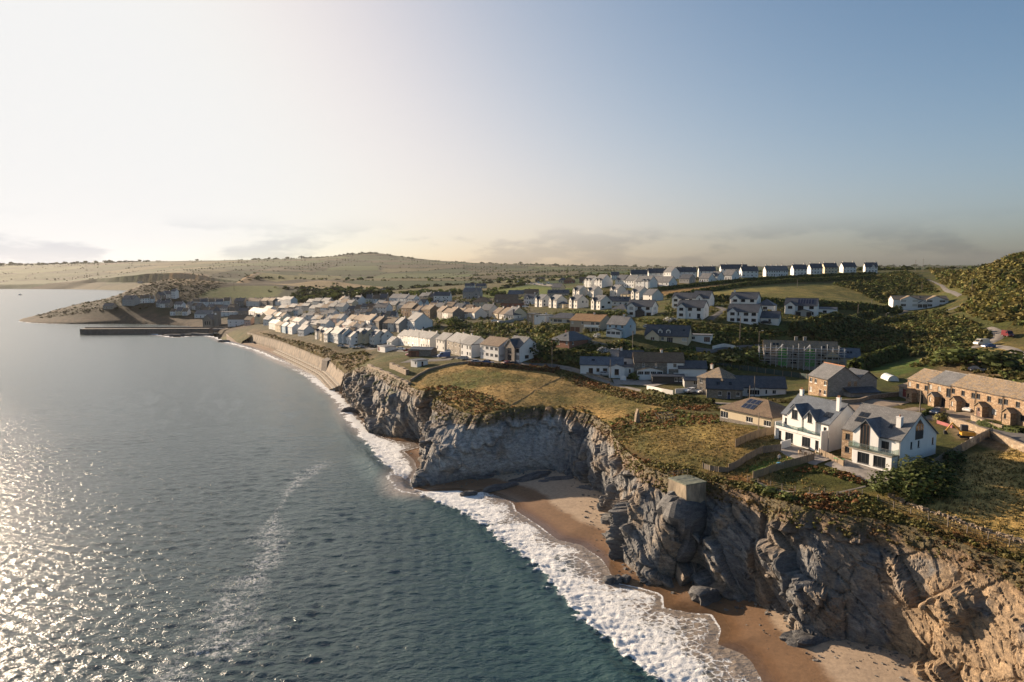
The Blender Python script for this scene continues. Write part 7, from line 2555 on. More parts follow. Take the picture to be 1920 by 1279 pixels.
tb = table_set('outdoor dining table on the terrace of the twin-gabled house', 1513, 855, M_PAVE, -66)
for k in range(6):
    an = k * math.pi / 3
    chair('wooden garden chair at the ' + ('right end', 'far right side', 'far left side', 'left end', 'near left side', 'near right side')[k] + ' of the outdoor dining table', tb.location.x + 1.4 * math.cos(an), tb.location.y + 1.1 * math.sin(an), tb.location.z, an - math.pi / 2)
table_set('bright green table tennis table on the lower terrace', 1573, 869, simple('bright_green_top', (0.10, 0.42, 0.14), 0.4, 0.1), -60)
# polytunnel
x, y, z = hit(1668, 712)
pt_ = thing('polytunnel', 'white plastic polytunnel behind the hedge, left of the stone terrace', 'polytunnel', (x, y, z), R(-10))
m = MB()
sgm = 10
arc = [(1.5 * math.cos(math.pi * i / sgm), 1.6 * math.sin(math.pi * i / sgm)) for i in range(sgm + 1)]
m.prism(arc[::-1], -3.0, 3.0)
m.build('cover', simple('polythene', (0.62, 0.64, 0.62), 0.35, 0.1), pt_)
for yy in (-3.05, -1, 1, 3.05):
    m = MB()
    for a, b in zip(arc[:-1], arc[1:]):
        m.bar((a[0] * 1.01, yy, a[1] * 1.01), (b[0] * 1.01, yy, b[1] * 1.01), 0.04, 5)
    m.build('hoop', M_TUBE, pt_)
# excavator on the building plot
x, y, z = hit(1812, 822)
ex = thing('excavator', 'small yellow and orange excavator on the plot right of the white house', 'excavator', (x, y, z + 0.05), R(160))
M_YEL = simple('machine_yellow', (0.62, 0.30, 0.03), 0.5, 0.15)
for s in (-0.75, 0.75):
    m = MB()
    m.prism([(-1.2, 0.1), (1.2, 0.1), (1.45, 0.35), (1.2, 0.6), (-1.2, 0.6), (-1.45, 0.35)], s - 0.22, s + 0.22)
    m.build('track', M_TYRE, ex)
m = MB()
m.box(-1.3, 1.0, -0.85, 0.85, 0.62, 1.35)
m.build('body', M_YEL, ex)
m = MB()
m.box(-0.2, 0.95, -0.85, 0.1, 1.352, 2.5)
m.build('cab', M_DARKTRIM, ex)
m = MB()
m.bar((1.0, 0.4, 1.2), (2.6, 0.4, 2.9), 0.16, 6)
m.build('boom', M_YEL, ex)
m = MB()
m.bar((2.6, 0.4, 2.9), (3.6, 0.4, 1.3), 0.12, 6)
m.build('arm', M_YEL, ex)
m = MB()
m.prism([(3.2, 0.6), (3.9, 0.6), (4.0, 1.2), (3.6, 1.4)], 0.05, 0.75)
m.build('bucket', M_TYRE, ex)
m = MB()
m.box(-0.5, 0.5, -0.5, 0.5, 0, 0.95)
o = m.build('bulk_bag', M_TRIM, None, tuple(np.array(hit(1826, 830))), 0.4)
tag(o, 'white bulk bag of sand on the building plot beside the excavator', 'bag')
xs, ys = line_pts([(1756, 795), (1785, 803)], 2.0)
br_ = thing('barrier_fence', 'red plastic barrier fence behind the white and stone house roof', 'barrier', (xs[0], ys[0], float(tz(xs[0], ys[0]))))
for i in range(len(xs) - 1):
    m = MB()
    m.slab([(xs[i] - xs[0], ys[i] - ys[0], 0.15), (xs[i + 1] - xs[0], ys[i + 1] - ys[0], 0.15), (xs[i + 1] - xs[0], ys[i + 1] - ys[0], 0.85), (xs[i] - xs[0], ys[i] - ys[0], 0.85)], 0.05)
    m.build('barrier_panel', simple('red_plastic', (0.24, 0.05, 0.05), 0.6, 0.3) if i == 0 else bpy.data.materials['red_plastic'], br_)
# collapsed shed frame and stone stump on the slope
x, y, z = hit(1246, 790)
sf = thing('ruined_shed', 'collapsed bare timber shed frame on the slope below the lane', 'shed frame', (x, y, z), R(20))
for k in range(6):
    m = MB()
    m.bar((-2.2 + k * 0.9, -1.2, -0.3), (-2.2 + k * 0.9, -1.2, 1.1), 0.06, 5)
    m.build('upright', M_WOOD2, sf)
    m = MB()
    m.bar((-2.2 + k * 0.9, -1.3, 1.0), (-2.2 + k * 0.9, 1.2, 2.1), 0.06, 5)
    m.build('rafter', M_WOOD2, sf)
for yy, zz in ((-1.2, 1.1), (0, 1.6), (1.1, 2.1)):
    m = MB()
    m.bar((-2.4, yy, zz), (2.5, yy, zz), 0.06, 5)
    m.build('purlin', M_WOOD2, sf)
x, y, z = hit(1194, 792)
m = MB()
m.prism([(-0.7, -1), (0.8, -1), (0.45, 2.6), (0.1, 3.6), (-0.3, 2.4)], -0.5, 0.5)
o = m.build('stone_stump', M_RUBBLE, None, (x, y, z), 0.3)
tag(o, 'upright grey stone stump standing on the cliff slope left of the shed frame', 'stone')
# fishing boat far out
p = at_h(38, 553.5, 0)
bt = thing('fishing_boat', 'small dark fishing boat far out on the bay at left', 'boat', p, R(20))
m = MB()
m.prism([(-4, -0.5), (3.4, -0.5), (5, 1.7), (-4.3, 1.2)], -1.5, 1.5)
m.build('hull', simple('dark_hull', (0.05, 0.06, 0.08), 0.5, 0.2), bt)
m = MB()
m.box(-2.6, 0.2, -1.0, 1.0, 1.2, 3.3)
m.build('wheelhouse', M_TRIM, bt)
m = MB()
m.bar((0.6, 0, 1.2), (0.6, 0, 6.2), 0.12, 6)
m.build('mast', M_DARKTRIM, bt)
# rocks: ledges in the bay, boulders on the sand, reef by the pier
def rock(name, label, loc, size, seed, rz=0.0, tilt=0.0, group=None):
    n_u, n_v = 26, 14
    uu, vv = np.meshgrid(np.linspace(0, 2 * math.pi, n_u, endpoint=False), np.linspace(-math.pi / 2, math.pi / 2, n_v))
    P_ = np.stack([np.cos(vv) * np.cos(uu), np.cos(vv) * np.sin(uu), np.sin(vv)], -1).reshape(-1, 3)
    P_ = np.sign(P_) * np.abs(P_) ** 0.75
    o_, d_, r_, e_ = voronoi(P_ * 1.6 + seed * 3.3)
    P_ = P_ * (0.85 + 0.35 * r_[:, 0] + 0.25 * o_[:, 0] * (r_[:, 1] - 0.5))[:, None]
    P_ = P_ * np.array(size)
    a = (np.arange(n_v - 1)[:, None] * n_u + np.arange(n_u)).ravel()
    b = (np.arange(n_v - 1)[:, None] * n_u + (np.arange(n_u) + 1) % n_u).ravel()
    me = np_mesh(name, P_, np.stack([a, b, b + n_u, a + n_u], 1), M_CLIFF, False, {'col': np.tile((0.085, 0.085, 0.088), (len(P_), 1)) * (0.7 + 0.7 * r_[:, :1])})
    o = add(name, me, None, loc)
    o.rotation_euler = (0, tilt, rz)
    tag(o, label, 'rock', group)
    return o


def on0(px, py, z=0.3):
    return at_h(px, py, z)


for k, (px, py, sz, rz, tl, lab) in enumerate([
        ((985), 905, (7.5, 1.8, 1.7), 0.45, -0.16, 'long slanting rock ledge running out across the bay beach'), (940, 916, (4.5, 1.3, 1.2), 0.4, -0.1, 'outer end of the slanting rock ledge at the water'),
        (905, 898, (4.0, 2.0, 1.4), 0.2, 0.0, 'dark rock at the foot of the pale bay cliff'), (1035, 908, (6.0, 2.2, 1.5), 0.25, -0.1, 'dark flat ledge at the back of the bay beach'),
        (878, 927, (2.2, 0.9, 0.8), 0.3, 0.0, 'small dark rock awash in the surf of the bay'), (1108, 925, (5.0, 3.0, 1.6), -0.6, 0.0, 'rubble of dark rock under the bay corner'),
        (1148, 1088, (1.7, 1.1, 0.8), 0.2, 0.0, 'dark boulder lying on the sand at the water edge'), (1174, 1086, (0.9, 0.8, 0.6), 0.9, 0.0, 'small brown boulder beside the dark one on the sand'),
        (1328, 1122, (3.2, 2.0, 1.8), 0.4, 0.2, 'dark pointed rock at the foot of the near cliff'), (1520, 1207, (4.2, 2.2, 1.5), 0.3, 0.1, 'dark rock toe jutting onto the near beach'),
        (1700, 1252, (1.6, 1.2, 1.0), 0.2, 0.0, 'ochre boulder at the foot of the cliff by the bottom edge'),
        (655, 772, (3.0, 1.6, 1.6), 0.3, 0.0, 'dark rock in the surf under the third cliff'), (500, 645, (9, 4, 3.0), 0.3, 0.0, 'dark rock mass on the beach before the far sea wall'), (470, 641, (5, 3, 2.0), 0.1, 0.0, 'smaller dark rock on the far beach'),
        (420, 640, (5, 2, 1.2), 0.0, 0.0, 'low dark rock at the far end of the beach'), (370, 628, (14, 4, 1.6), 0.05, 0.0, 'flat dark reef beside the pier foot'), (325, 628.5, (9, 3, 0.9), 0.05, 0.0, 'low reef just left of the pier foot reef'),
        (405, 622, (14, 5, 3.2), 0.1, 0.0, 'dark rocks piled under the harbour hall')]):
    rock('rock', lab, on0(px, py), sz, k + 1, rz, tl)
rock('rock', 'grey rock buttress carrying the concrete platform on the cliff', (cb_.location.x - 0.5, cb_.location.y - 0.3, 8.9), (4.4, 3.9, 5.6), 31, 0.5)


def beach_z(x, y):
    d_, _ = dist_poly(x, y, WATER)
    s_ = np.where(pip(x, y, SEA_POLY), -d_, d_)
    return np.where(s_ > 0, 1.9 * (1 - np.exp(-s_ / 16.0)) + 0.02 * s_.clip(0, 30), 0.075 * s_), s_


rr = np.random.RandomState(12)
kb = rr.randint(0, len(CB), 1500)
dd = rr.rand(1500) ** 3 * 6.0
bx0, by0 = CB[kb, 0] + nrm[kb, 0] * dd + rr.normal(size=1500) * 0.5, CB[kb, 1] + nrm[kb, 1] * dd + rr.normal(size=1500) * 0.5
bz0, bs0 = beach_z(bx0, by0)
V_, F_, C_, n_ = [], [], [], 0
for i in np.where((bs0 > 1.0) & (by0 < 260))[0]:
    sz = 0.08 + 0.34 * rr.rand() ** 4
    c_ = cube * (sz * rr.uniform(.8, 1.8), sz * rr.uniform(.7, 1.3), sz * rr.uniform(.5, .9)) * (1 + 0.25 * rr.normal(size=(8, 3)))
    an = rr.rand() * 6.28
    rot_ = np.array([[math.cos(an), -math.sin(an), 0], [math.sin(an), math.cos(an), 0], [0, 0, 1]])
    V_.append(c_ @ rot_.T + (bx0[i], by0[i], bz0[i] + sz * 0.15))
    F_.append(cf + n_)
    C_.append(np.tile(np.array((0.13, 0.12, 0.11)) * rr.uniform(.6, 1.7), (8, 1)))
    n_ += 8
o = add('beach_stones', np_mesh('beach_stones', np.concatenate(V_), np.concatenate(F_), M_CLIFF, False, {'col': np.concatenate(C_)}))
tag(o, kind='stuff')
# ------------------------------------------------------------------ plants
t = NT('foliage')
at = t.attr('col')
v = t.coord('World')
c = t.mix(1.0, at.outputs['Color'], t.mix(t.ramp(t.noise(0.9, 4, 0.6, v), 0.3, 0.7), (0.65, 0.65, 0.6), (1.4, 1.35, 1.25)), 'MULTIPLY')
t.done(c, 0.75)
t.b.inputs['Specular IOR Level'].default_value = 0.2
tl_ = t.new('ShaderNodeBsdfTranslucent')
t.l.new(c, tl_.inputs['Color'])
ms = t.new('ShaderNodeMixShader')
ms.inputs['Fac'].default_value = 0.25
t.l.new(t.b.outputs[0], ms.inputs[1])
t.l.new(tl_.outputs[0], ms.inputs[2])
t.l.new(ms.outputs[0], t.out.inputs['Surface'])
M_LEAF = t.m
M_BARK = simple('bark', (0.10, 0.075, 0.055), 0.9, 0.3, 2.0)
RV = np.random.RandomState(21)


def leaf_cloud(n, leaf, seed, dome=True, lumps=5):
    """unit crown: leaf quads through the outer part of a lumpy dome about 1 wide and 1 high"""
    r = np.random.RandomState(seed)
    cen = np.concatenate([[(0, 0, 0.45, 0.5)], np.stack([r.uniform(-.32, .32, lumps), r.uniform(-.32, .32, lumps), r.uniform(.2, .72, lumps), r.uniform(.2, .36, lumps)], 1)])
    pick = r.randint(0, len(cen), n)
    d = r.normal(size=(n, 3))
    d /= np.linalg.norm(d, axis=1)[:, None]
    if dome:
        d[:, 2] = np.where(cen[pick][:, 2] + d[:, 2] * cen[pick][:, 3] < 0.02, np.abs(d[:, 2]), d[:, 2])
    rad = cen[pick][:, 3] * (0.72 + 0.36 * r.rand(n))
    c = cen[pick][:, :3] + d * rad[:, None]
    c[:, 2] = np.maximum(c[:, 2], 0.03)
    nm = d + 0.55 * r.normal(size=(n, 3)) + (0, 0, 0.25)
    nm /= np.linalg.norm(nm, axis=1)[:, None]
    a = np.cross(nm, r.normal(size=(n, 3)))
    a /= np.linalg.norm(a, axis=1)[:, None]
    b = np.cross(nm, a)
    s = leaf * (0.6 + 0.8 * r.rand(n))[:, None]
    Vv = np.stack([c - a * s - b * s * .6, c + a * s * .8 - b * s * .7, c + a * s + b * s * .7, c - a * s * .7 + b * s * .8], 1).reshape(-1, 3)
    Nv = np.repeat(d * 0.8 + nm * 0.35 + np.array((0, 0, 0.15)), 4, 0)
    Nv /= np.linalg.norm(Nv, axis=1)[:, None]
    tint = np.repeat(0.7 + 0.6 * r.rand(n), 4)
    return Vv, np.arange(4 * n).reshape(-1, 4), Nv, tint


def set_normals(me, Nv):
    a_ = me.attributes.new('custom_normal', 'FLOAT_VECTOR', 'POINT')
    a_.data.foreach_set('vector', np.asarray(Nv, np.float32).ravel())
    me.update()


def cloud_mesh(name, Vv, Fv, Nv, colr):
    me = np_mesh(name, Vv, Fv, M_LEAF, True, {'col': colr})
    set_normals(me, Nv)
    return me


GRN, DGRN, OLV, YEL, RUST, GORSE = (0.10, 0.125, 0.036), (0.062, 0.08, 0.026), (0.14, 0.13, 0.042), (0.17, 0.155, 0.04), (0.17, 0.08, 0.033), (0.115, 0.10, 0.034)


def far_from_houses(x, y, pad=1.0):
    ok = np.ones(len(x), bool)
    x0, x1, y0, y1 = x.min() - 9, x.max() + 9, y.min() - 9, y.max() + 9
    for hx, hy, hr in ALLH:
        if hx < x0 or hx > x1 or hy < y0 or hy > y1:
            continue
        ok &= (x - hx) ** 2 + (y - hy) ** 2 > (hr * 0.9 + pad) ** 2
    for ln, hw in ROADS:
        if ln[:, 0].max() < x0 or ln[:, 0].min() > x1 or ln[:, 1].max() < y0 or ln[:, 1].min() > y1:
            continue
        d, _ = dist_poly(x, y, ln)
        ok &= d > hw + 0.4 * pad
    return ok


PROTO = [leaf_cloud(22, 0.20, s, True, 4) for s in range(6)]
PROTO_S = [leaf_cloud(13, 0.22, s + 20, True, 3) for s in range(5)]


def scatter(name, poly, n, smin, smax, cols, label=None, flat=0.75, protos=PROTO, pad=0.6, mask=None, seed=0, hfun=None, pix=True):
    r = np.random.RandomState(100 + seed)
    w = np.array(W(poly) if pix else poly)
    x, y = [], []
    cnt = 0
    while cnt < n * 1.0 and len(x) < 12:
        X = r.uniform(w[:, 0].min(), w[:, 0].max(), n * 4)
        Y = r.uniform(w[:, 1].min(), w[:, 1].max(), n * 4)
        k = pip(X, Y, w)
        if mask is not None:
            k &= mask(X, Y, r)
        x.append(X[k])
        y.append(Y[k])
        cnt += k.sum()
    x, y = np.concatenate(x)[:n], np.concatenate(y)[:n]
    if pad is not None:
        k = far_from_houses(x, y, pad)
        x, y = x[k], y[k]
    return clumps(name, x, y, smin, smax, cols, flat, protos, r)


def clumps(name, x, y, smin, smax, cols, flat, protos, r, z=None):
    n = len(x)
    z = tz(x, y) if z is None else z
    s = smin + (smax - smin) * r.rand(n) ** 1.6
    an = r.rand(n) * 6.283
    hs = s * flat * (0.7 + 0.6 * r.rand(n))
    ci = fbm(x / 11, y / 11, oct=2)
    cols = np.array(cols)
    k = np.clip(((ci + 0.6) / 1.2 * len(cols) + r.normal(size=n) * 0.7).astype(int), 0, len(cols) - 1)
    Vs, Ns, Cs, cnt = [], [], [], 0
    pid = r.randint(0, len(protos), n)
    for p in range(len(protos)):
        m_ = pid == p
        if not m_.any():
            continue
        Vv, Fv, Nv, tint = protos[p]
        ca, sa = np.cos(an[m_])[:, None], np.sin(an[m_])[:, None]
        vx = (Vv[:, 0] * ca - Vv[:, 1] * sa) * s[m_][:, None] + x[m_][:, None]
        vy = (Vv[:, 0] * sa + Vv[:, 1] * ca) * s[m_][:, None] + y[m_][:, None]
        vz = Vv[:, 2] * hs[m_][:, None] + z[m_][:, None] - 0.12 * s[m_][:, None]
        Vs.append(np.stack([vx, vy, vz], -1).reshape(-1, 3))
        nx_, ny_ = Nv[:, 0] * ca - Nv[:, 1] * sa, Nv[:, 0] * sa + Nv[:, 1] * ca
        Ns.append(np.stack([nx_, ny_, np.broadcast_to(Nv[:, 2], nx_.shape)], -1).reshape(-1, 3))
        Cs.append((cols[k[m_]][:, None, :] * tint[None, :, None]).reshape(-1, 3))
    Vs, Ns, Cs = np.concatenate(Vs), np.concatenate(Ns), np.concatenate(Cs)
    o = add(name, cloud_mesh(name, Vs, np.arange(len(Vs)).reshape(-1, 4), Ns, Cs))
    tag(o, kind='stuff')
    return o


HILL = [(0.16, 0.135, 0.045), OLV, (0.15, 0.14, 0.042), GRN, (0.18, 0.15, 0.05)]
scatter('gorse_scrub', [(1740, 512, 640), (1790, 510, 560), (1850, 500, 470), (1920, 478, 430), (2100, 460, 500), (2400, 450, 520), (2300, 560, 260), (2200, 640, 200), (1930, 625), (1895, 610), (1840, 604), (1790, 582), (1815, 566), (1800, 540), (1760, 528)], 7600, 1.2, 4.4, HILL, seed=1)
scatter('gorse_scrub', [(1440, 628), (1500, 615), (1570, 604), (1650, 600), (1760, 592), (1830, 608), (1865, 630), (1800, 665), (1760, 668), (1700, 668), (1640, 690), (1600, 655), (1540, 640)], 3000, 1.0, 2.6, [GORSE, GRN, OLV, DGRN], seed=2)
scatter('gorse_scrub', [(1560, 533), (1640, 518), (1700, 513, 600), (1740, 530), (1760, 548), (1695, 548), (1690, 565), (1700, 580), (1650, 568), (1610, 548)], 2200, 1.2, 2.8, [GRN, OLV, DGRN], seed=3)
scatter('gorse_scrub', [(1700, 690), (1750, 670), (1820, 662), (1920, 668), (2050, 700), (2050, 760), (1940, 745), (1880, 715), (1790, 690)], 700, 0.8, 2.2, [OLV, GRN, GORSE], seed=4)
GARD = [GRN, DGRN, OLV, GRN, YEL]
scatter('garden_greenery', [(800, 648), (850, 608), (900, 606), (990, 608), (1030, 615), (1060, 640), (1010, 672), (900, 658), (830, 650)], 1300, 0.8, 3.0, GARD, seed=5)
scatter('garden_greenery', [(1000, 672), (1060, 658), (1170, 642), (1215, 662), (1330, 664), (1430, 652), (1440, 690), (1340, 698), (1290, 682), (1190, 680), (1120, 690), (1050, 682)], 2200, 0.8, 2.8, GARD, seed=6)
scatter('garden_greenery', [(1180, 600), (1270, 603), (1360, 612), (1470, 620), (1440, 645), (1340, 648), (1290, 640), (1230, 612)], 1700, 0.7, 2.2, GARD, seed=7)
scatter('garden_greenery', [(1000, 592), (1080, 584), (1160, 590), (1180, 612), (1100, 640), (1020, 640)], 800, 0.6, 2.0, GARD, seed=8)
scatter('garden_greenery', [(560, 628), (620, 630), (700, 645), (800, 640), (1000, 600), (1000, 560), (880, 556), (700, 562), (560, 590)], 2000, 0.7, 3.0, [DGRN, GRN, OLV], seed=9)
scatter('garden_greenery', [(1000, 560), (1080, 545), (1220, 552), (1230, 575), (1150, 578), (1040, 572)], 700, 0.6, 2.2, GARD, seed=10)
scatter('garden_greenery', [(1240, 600), (1250, 570), (1340, 568), (1480, 580), (1580, 590), (1560, 604), (1480, 612), (1350, 606)], 900, 0.6, 2.0, GARD, seed=11)
BRK = [RUST, (0.14, 0.10, 0.04), GORSE, OLV]
scatter('bracken', [(1036, 690), (1080, 700), (1130, 720), (1200, 736), (1290, 756), (1372, 764), (1372, 772), (1270, 768), (1180, 752), (1100, 728), (1040, 704)], 1100, 0.5, 1.2, BRK, seed=12, protos=PROTO_S)
scatter('bank_growth', [(655, 698), (700, 674), (694, 660), (600, 650), (520, 630), (480, 622), (526, 641), (576, 661), (618, 679)], 700, 0.6, 1.8, [OLV, GORSE, (0.16, 0.12, 0.06)], seed=40, protos=PROTO_S)
scatter('bracken', [(985, 690), (990, 676), (1040, 668), (1060, 690), (1035, 700)], 260, 0.8, 1.8, [RUST, RUST, GORSE], seed=13, protos=PROTO_S)
scatter('bracken', [(1150, 850), (1200, 862), (1330, 893), (1400, 908), (1470, 930), (1560, 945), (1650, 950), (1780, 1000), (1920, 1045), (2050, 1095), (2050, 1110), (1920, 1056), (1780, 1010), (1640, 972), (1500, 950), (1380, 918), (1280, 903), (1200, 875)],
        2200, 0.35, 1.0, [OLV, GORSE, OLV, (0.14, 0.10, 0.04), RUST], seed=14, protos=PROTO_S, pad=0.0)
scatter('bracken', [(780, 730), (850, 722), (960, 762), (1090, 762), (1140, 790), (1120, 780), (1000, 768), (900, 785), (850, 775), (820, 752)], 1000, 0.4, 1.0, [OLV, RUST, GORSE], seed=15, protos=PROTO_S, pad=0.0)
scatter('bracken', [(1140, 790), (1240, 766), (1330, 778), (1370, 790), (1300, 800), (1200, 812), (1170, 840), (1150, 820)], 900, 0.4, 1.1, [OLV, GRN, RUST, GORSE], seed=16, protos=PROTO_S, pad=0.0)
scatter('garden_greenery', [(1480, 885), (1530, 874), (1600, 890), (1640, 912), (1600, 905), (1540, 886)], 380, 0.4, 0.9, [OLV, GRN, RUST], seed=17, protos=PROTO_S, pad=0.0)
scatter('garden_greenery', [(1405, 898), (1440, 912), (1520, 925), (1600, 925), (1650, 935), (1650, 960), (1520, 945), (1430, 930)], 500, 0.4, 1.1, [GRN, OLV, RUST, DGRN], seed=18, protos=PROTO_S, pad=0.0)
# coarse grass tufts
def tufts(name, poly, n, h0, h1, cols, seed):
    r = np.random.RandomState(seed)
    w = np.array(W(poly))
    X = r.uniform(w[:, 0].min(), w[:, 0].max(), n * 3)
    Y = r.uniform(w[:, 1].min(), w[:, 1].max(), n * 3)
    k = pip(X, Y, w)
    x, y = X[k][:n], Y[k][:n]
    k = far_from_houses(x, y, 0.2)
    x, y = x[k], y[k]
    z = tz(x, y)
    V_, C_ = [], []
    cols = np.array(cols)
    ci = np.clip(((fbm(x / 6, y / 6, oct=2) + 0.6) / 1.2 * len(cols) + r.normal(size=len(x)) * .6).astype(int), 0, len(cols) - 1)
    for b in range(3):
        an = r.rand(len(x)) * 6.28
        h = h0 + (h1 - h0) * r.rand(len(x))
        wd = h * 0.45
        ox, oy = r.normal(size=len(x)) * .12, r.normal(size=len(x)) * .12
        tx, ty = x + ox + r.normal(size=len(x)) * h * .4, y + oy + r.normal(size=len(x)) * h * .4
        V_.append(np.stack([np.stack([x + ox - np.cos(an) * wd, y + oy - np.sin(an) * wd, z - .03], 1), np.stack([x + ox + np.cos(an) * wd, y + oy + np.sin(an) * wd, z - .03], 1), np.stack([tx, ty, z + h], 1)], 1))
        C_.append(np.repeat(cols[ci] * (0.75 + 0.5 * r.rand(len(x)))[:, None], 3, 0).reshape(-1, 3, 3))
    V_, C_ = np.concatenate(V_).reshape(-1, 3), np.concatenate(C_).reshape(-1, 3)
    me = np_mesh(name, V_, np.arange(len(V_)).reshape(-1, 3), M_LEAF, True, {'col': C_})
    Nn = np.tile((0.0, 0.0, 1.0), (len(V_), 1)) + 0.5 * r.normal(size=(len(V_), 3))
    Nn /= np.linalg.norm(Nn, axis=1)[:, None]
    set_normals(me, Nn)
    o = add(name, me)
    tag(o, kind='stuff')


HAY = [(0.40, 0.30, 0.125), (0.32, 0.25, 0.10), (0.22, 0.19, 0.068), (0.36, 0.26, 0.105)]
tufts('dry_grass', [(1640, 945), (1760, 892), (1830, 852), (1920, 842), (2150, 880), (2150, 1110), (1920, 1050), (1760, 985)], 5000, 0.12, 0.32, HAY, 1)
tufts('dry_grass', [(775, 722), (800, 692), (880, 680), (1000, 688), (1080, 708), (1160, 728), (1230, 750), (1250, 775), (1150, 798), (1110, 783), (1000, 766), (900, 783), (850, 773)], 3500, 0.12, 0.3, HAY, 2)
tufts('dry_grass', [(1160, 850), (1200, 800), (1300, 780), (1370, 790), (1480, 830), (1480, 880), (1560, 920), (1660, 940), (1620, 970), (1400, 925), (1280, 900)], 3000, 0.12, 0.36, HAY, 3)


# ------------------------------------------------------------------ shrubs, trees and hedges one by one
_shrub = [cloud_mesh('crown', *(lambda q: (q[0], q[1], q[2], np.array(GRN) * q[3][:, None]))(leaf_cloud(190, 0.075, 50 + k))) for k in range(4)]
_shrubd = [cloud_mesh('crown', *(lambda q: (q[0], q[1], q[2], np.array(DGRN) * q[3][:, None]))(leaf_cloud(190, 0.075, 60 + k))) for k in range(4)]
_shruby = [cloud_mesh('crown', *(lambda q: (q[0], q[1], q[2], np.array(OLV) * q[3][:, None]))(leaf_cloud(190, 0.075, 70 + k))) for k in range(3)]
_white = [cloud_mesh('crown', *(lambda q: (q[0], q[1], q[2], np.array((0.42, 0.44, 0.46)) * q[3][:, None]))(leaf_cloud(190, 0.07, 80)))]
_stem = MB()
for k in range(4):
    an = k * 1.57
    _stem.bar((0, 0, -0.1), (0.22 * math.cos(an), 0.22 * math.sin(an), 0.55), 0.045, 5, 0.02)
_stem = _stem.mesh('trunk', [M_BARK])


def shrub(label, px, py, w, h, kind='g', name='shrub', cat='shrub', group=None, at=None):
    x, y, z = hit(px, py) if at is None else at
    root = thing(name, label, cat, (x, y, z - 0.05), RV.rand() * 6.28, group)
    pool = {'g': _shrub, 'd': _shrubd, 'y': _shruby, 'w': _white}[kind]
    c_ = add('crown', pool[RV.randint(len(pool))], root)
    c_.scale = (w, w, h)
    s_ = add('trunk', _stem, root)
    s_.scale = (w * 0.8, w * 0.8, h)
    return root


for px, py, w, h, k, lab in [
        (1796, 684, 13, 5.5, 'g', 'left rounded evergreen tree below the camper van'), (1826, 682, 10, 5, 'g', 'middle rounded evergreen tree below the camper van'), (1868, 690, 13, 6, 'd', 'large rounded evergreen tree nearest the right edge'),
        (1188, 712, 4.2, 3.4, 'g', 'rounded bush in the courtyard of the white cottages'), (1131, 665, 5.5, 3.0, 'w', 'left of two white-flowering bushes below the blue house'), (1154, 667, 6, 3.0, 'w', 'right of two white-flowering bushes below the blue house'),
        (1016, 668, 9, 6.5, 'd', 'dark rounded tree right of the modern gabled road house'), (1030, 660, 7, 5, 'd', 'second dark tree beside the brick bungalow'), (851, 615, 10, 7, 'g', 'tall tree right of the big white gable in the village'),
        (1190, 676, 6, 5, 'g', 'dark shrub by the pole below the blue house'), (1330, 690, 9, 5, 'd', 'dark bush at the left of the building site'), (1370, 685, 9, 5, 'd', 'dark bush beside the street lamp at the building site'),
        (1410, 680, 8, 5, 'g', 'bush touching the left scaffold end'), (1360, 622, 4, 2.4, 'g', 'clipped round hedge bush left of the two white houses'), (1375, 624, 4, 2.4, 'g', 'second clipped hedge bush in front of the white house'),
        (1400, 622, 3.4, 2.2, 'g', 'third clipped bush in front of the white house'), (1418, 616, 3.4, 2.6, 'd', 'dark rounded bush at the corner of the front white house'), (1451, 600, 5, 4, 'd', 'dark bush between the hipped garage and low garage'),
        (1230, 610, 6, 3, 'g', 'bush below the house with timber porch'), (1255, 605, 6, 2.6, 'w', 'pale flowering bush left of the wooden steps'), (1160, 596, 9, 4.5, 'g', 'green shrub right of the brown-roofed house'),
        (1146, 612, 7, 4.5, 'g', 'bushy tree behind the blue house'), (1770, 790, 3.2, 2.2, 'y', 'round garden bush between dark car and white estate'), (1790, 868, 3.6, 2.6, 'd', 'dark shrub inside the fence right of the white and stone house'),
        (1700, 570, 12, 6, 'd', 'dark tree left of the pale modern house'), (1668, 555, 10, 4, 'y', 'yellow-green bush by the hill field corner'), (1480, 938, 3.0, 1.6, 'g', 'rounded green bush on the cliff edge below the curved fence'),
        (1440, 925, 3.0, 1.3, 'g', 'low bright green bush at the cliff edge left of the rounded one'), (1020, 612, 4, 2.4, 'd', 'dark shrub before the white cube house'), (1097, 625, 3.2, 2.4, 'y', 'spiky garden shrub before the brown-roofed house'),
        (1120, 633, 4, 2.0, 'w', 'pale flowering shrub at the corner of the brown-roofed house'), (705, 600, 6, 4, 'd', 'dark tree behind the stone villas'), (665, 626, 6, 4, 'd', 'tree in front of the stone villas')]:
    shrub(lab, px, py, w, h, k, 'tree' if h > 4.6 else 'shrub', 'tree' if h > 4.6 else 'shrub')
rv = random.Random(31)


def ordered(n, box, pad, lab, rw, rhh, kinds, name, group):
    """a countable set of plants, labelled by their order from the left"""
    got = []
    while len(got) < n:
        px, py = rv.uniform(*box[:2]), rv.uniform(*box[2:])
        x, y, z = hit(px, py)
        if far_from_houses(np.array([x]), np.array([y]), pad)[0] and all(abs(px - g[0]) > 6 for g in got):
            got.append((px, x, y, z))
    got.sort()
    for k, (px, x, y, z) in enumerate(got):
        shrub(ORD[k] + lab, px, 0, rv.uniform(*rw), rv.uniform(*rhh), rv.choice(kinds), name, name, group, at=(x, y, z))


ordered(12, (805, 1055, 604, 640), 2.0, ' from the left of the larger round shrubs above the road houses', (3, 5.5), (2, 3.6), 'ggdy', 'shrub', 'round shrubs above the road houses')
ordered(12, (580, 980, 562, 596), 2.5, ' from the left of the dark trees among the upper village houses', (5, 8), (4, 6.5), 'ddg', 'tree', 'dark trees among the upper village houses')
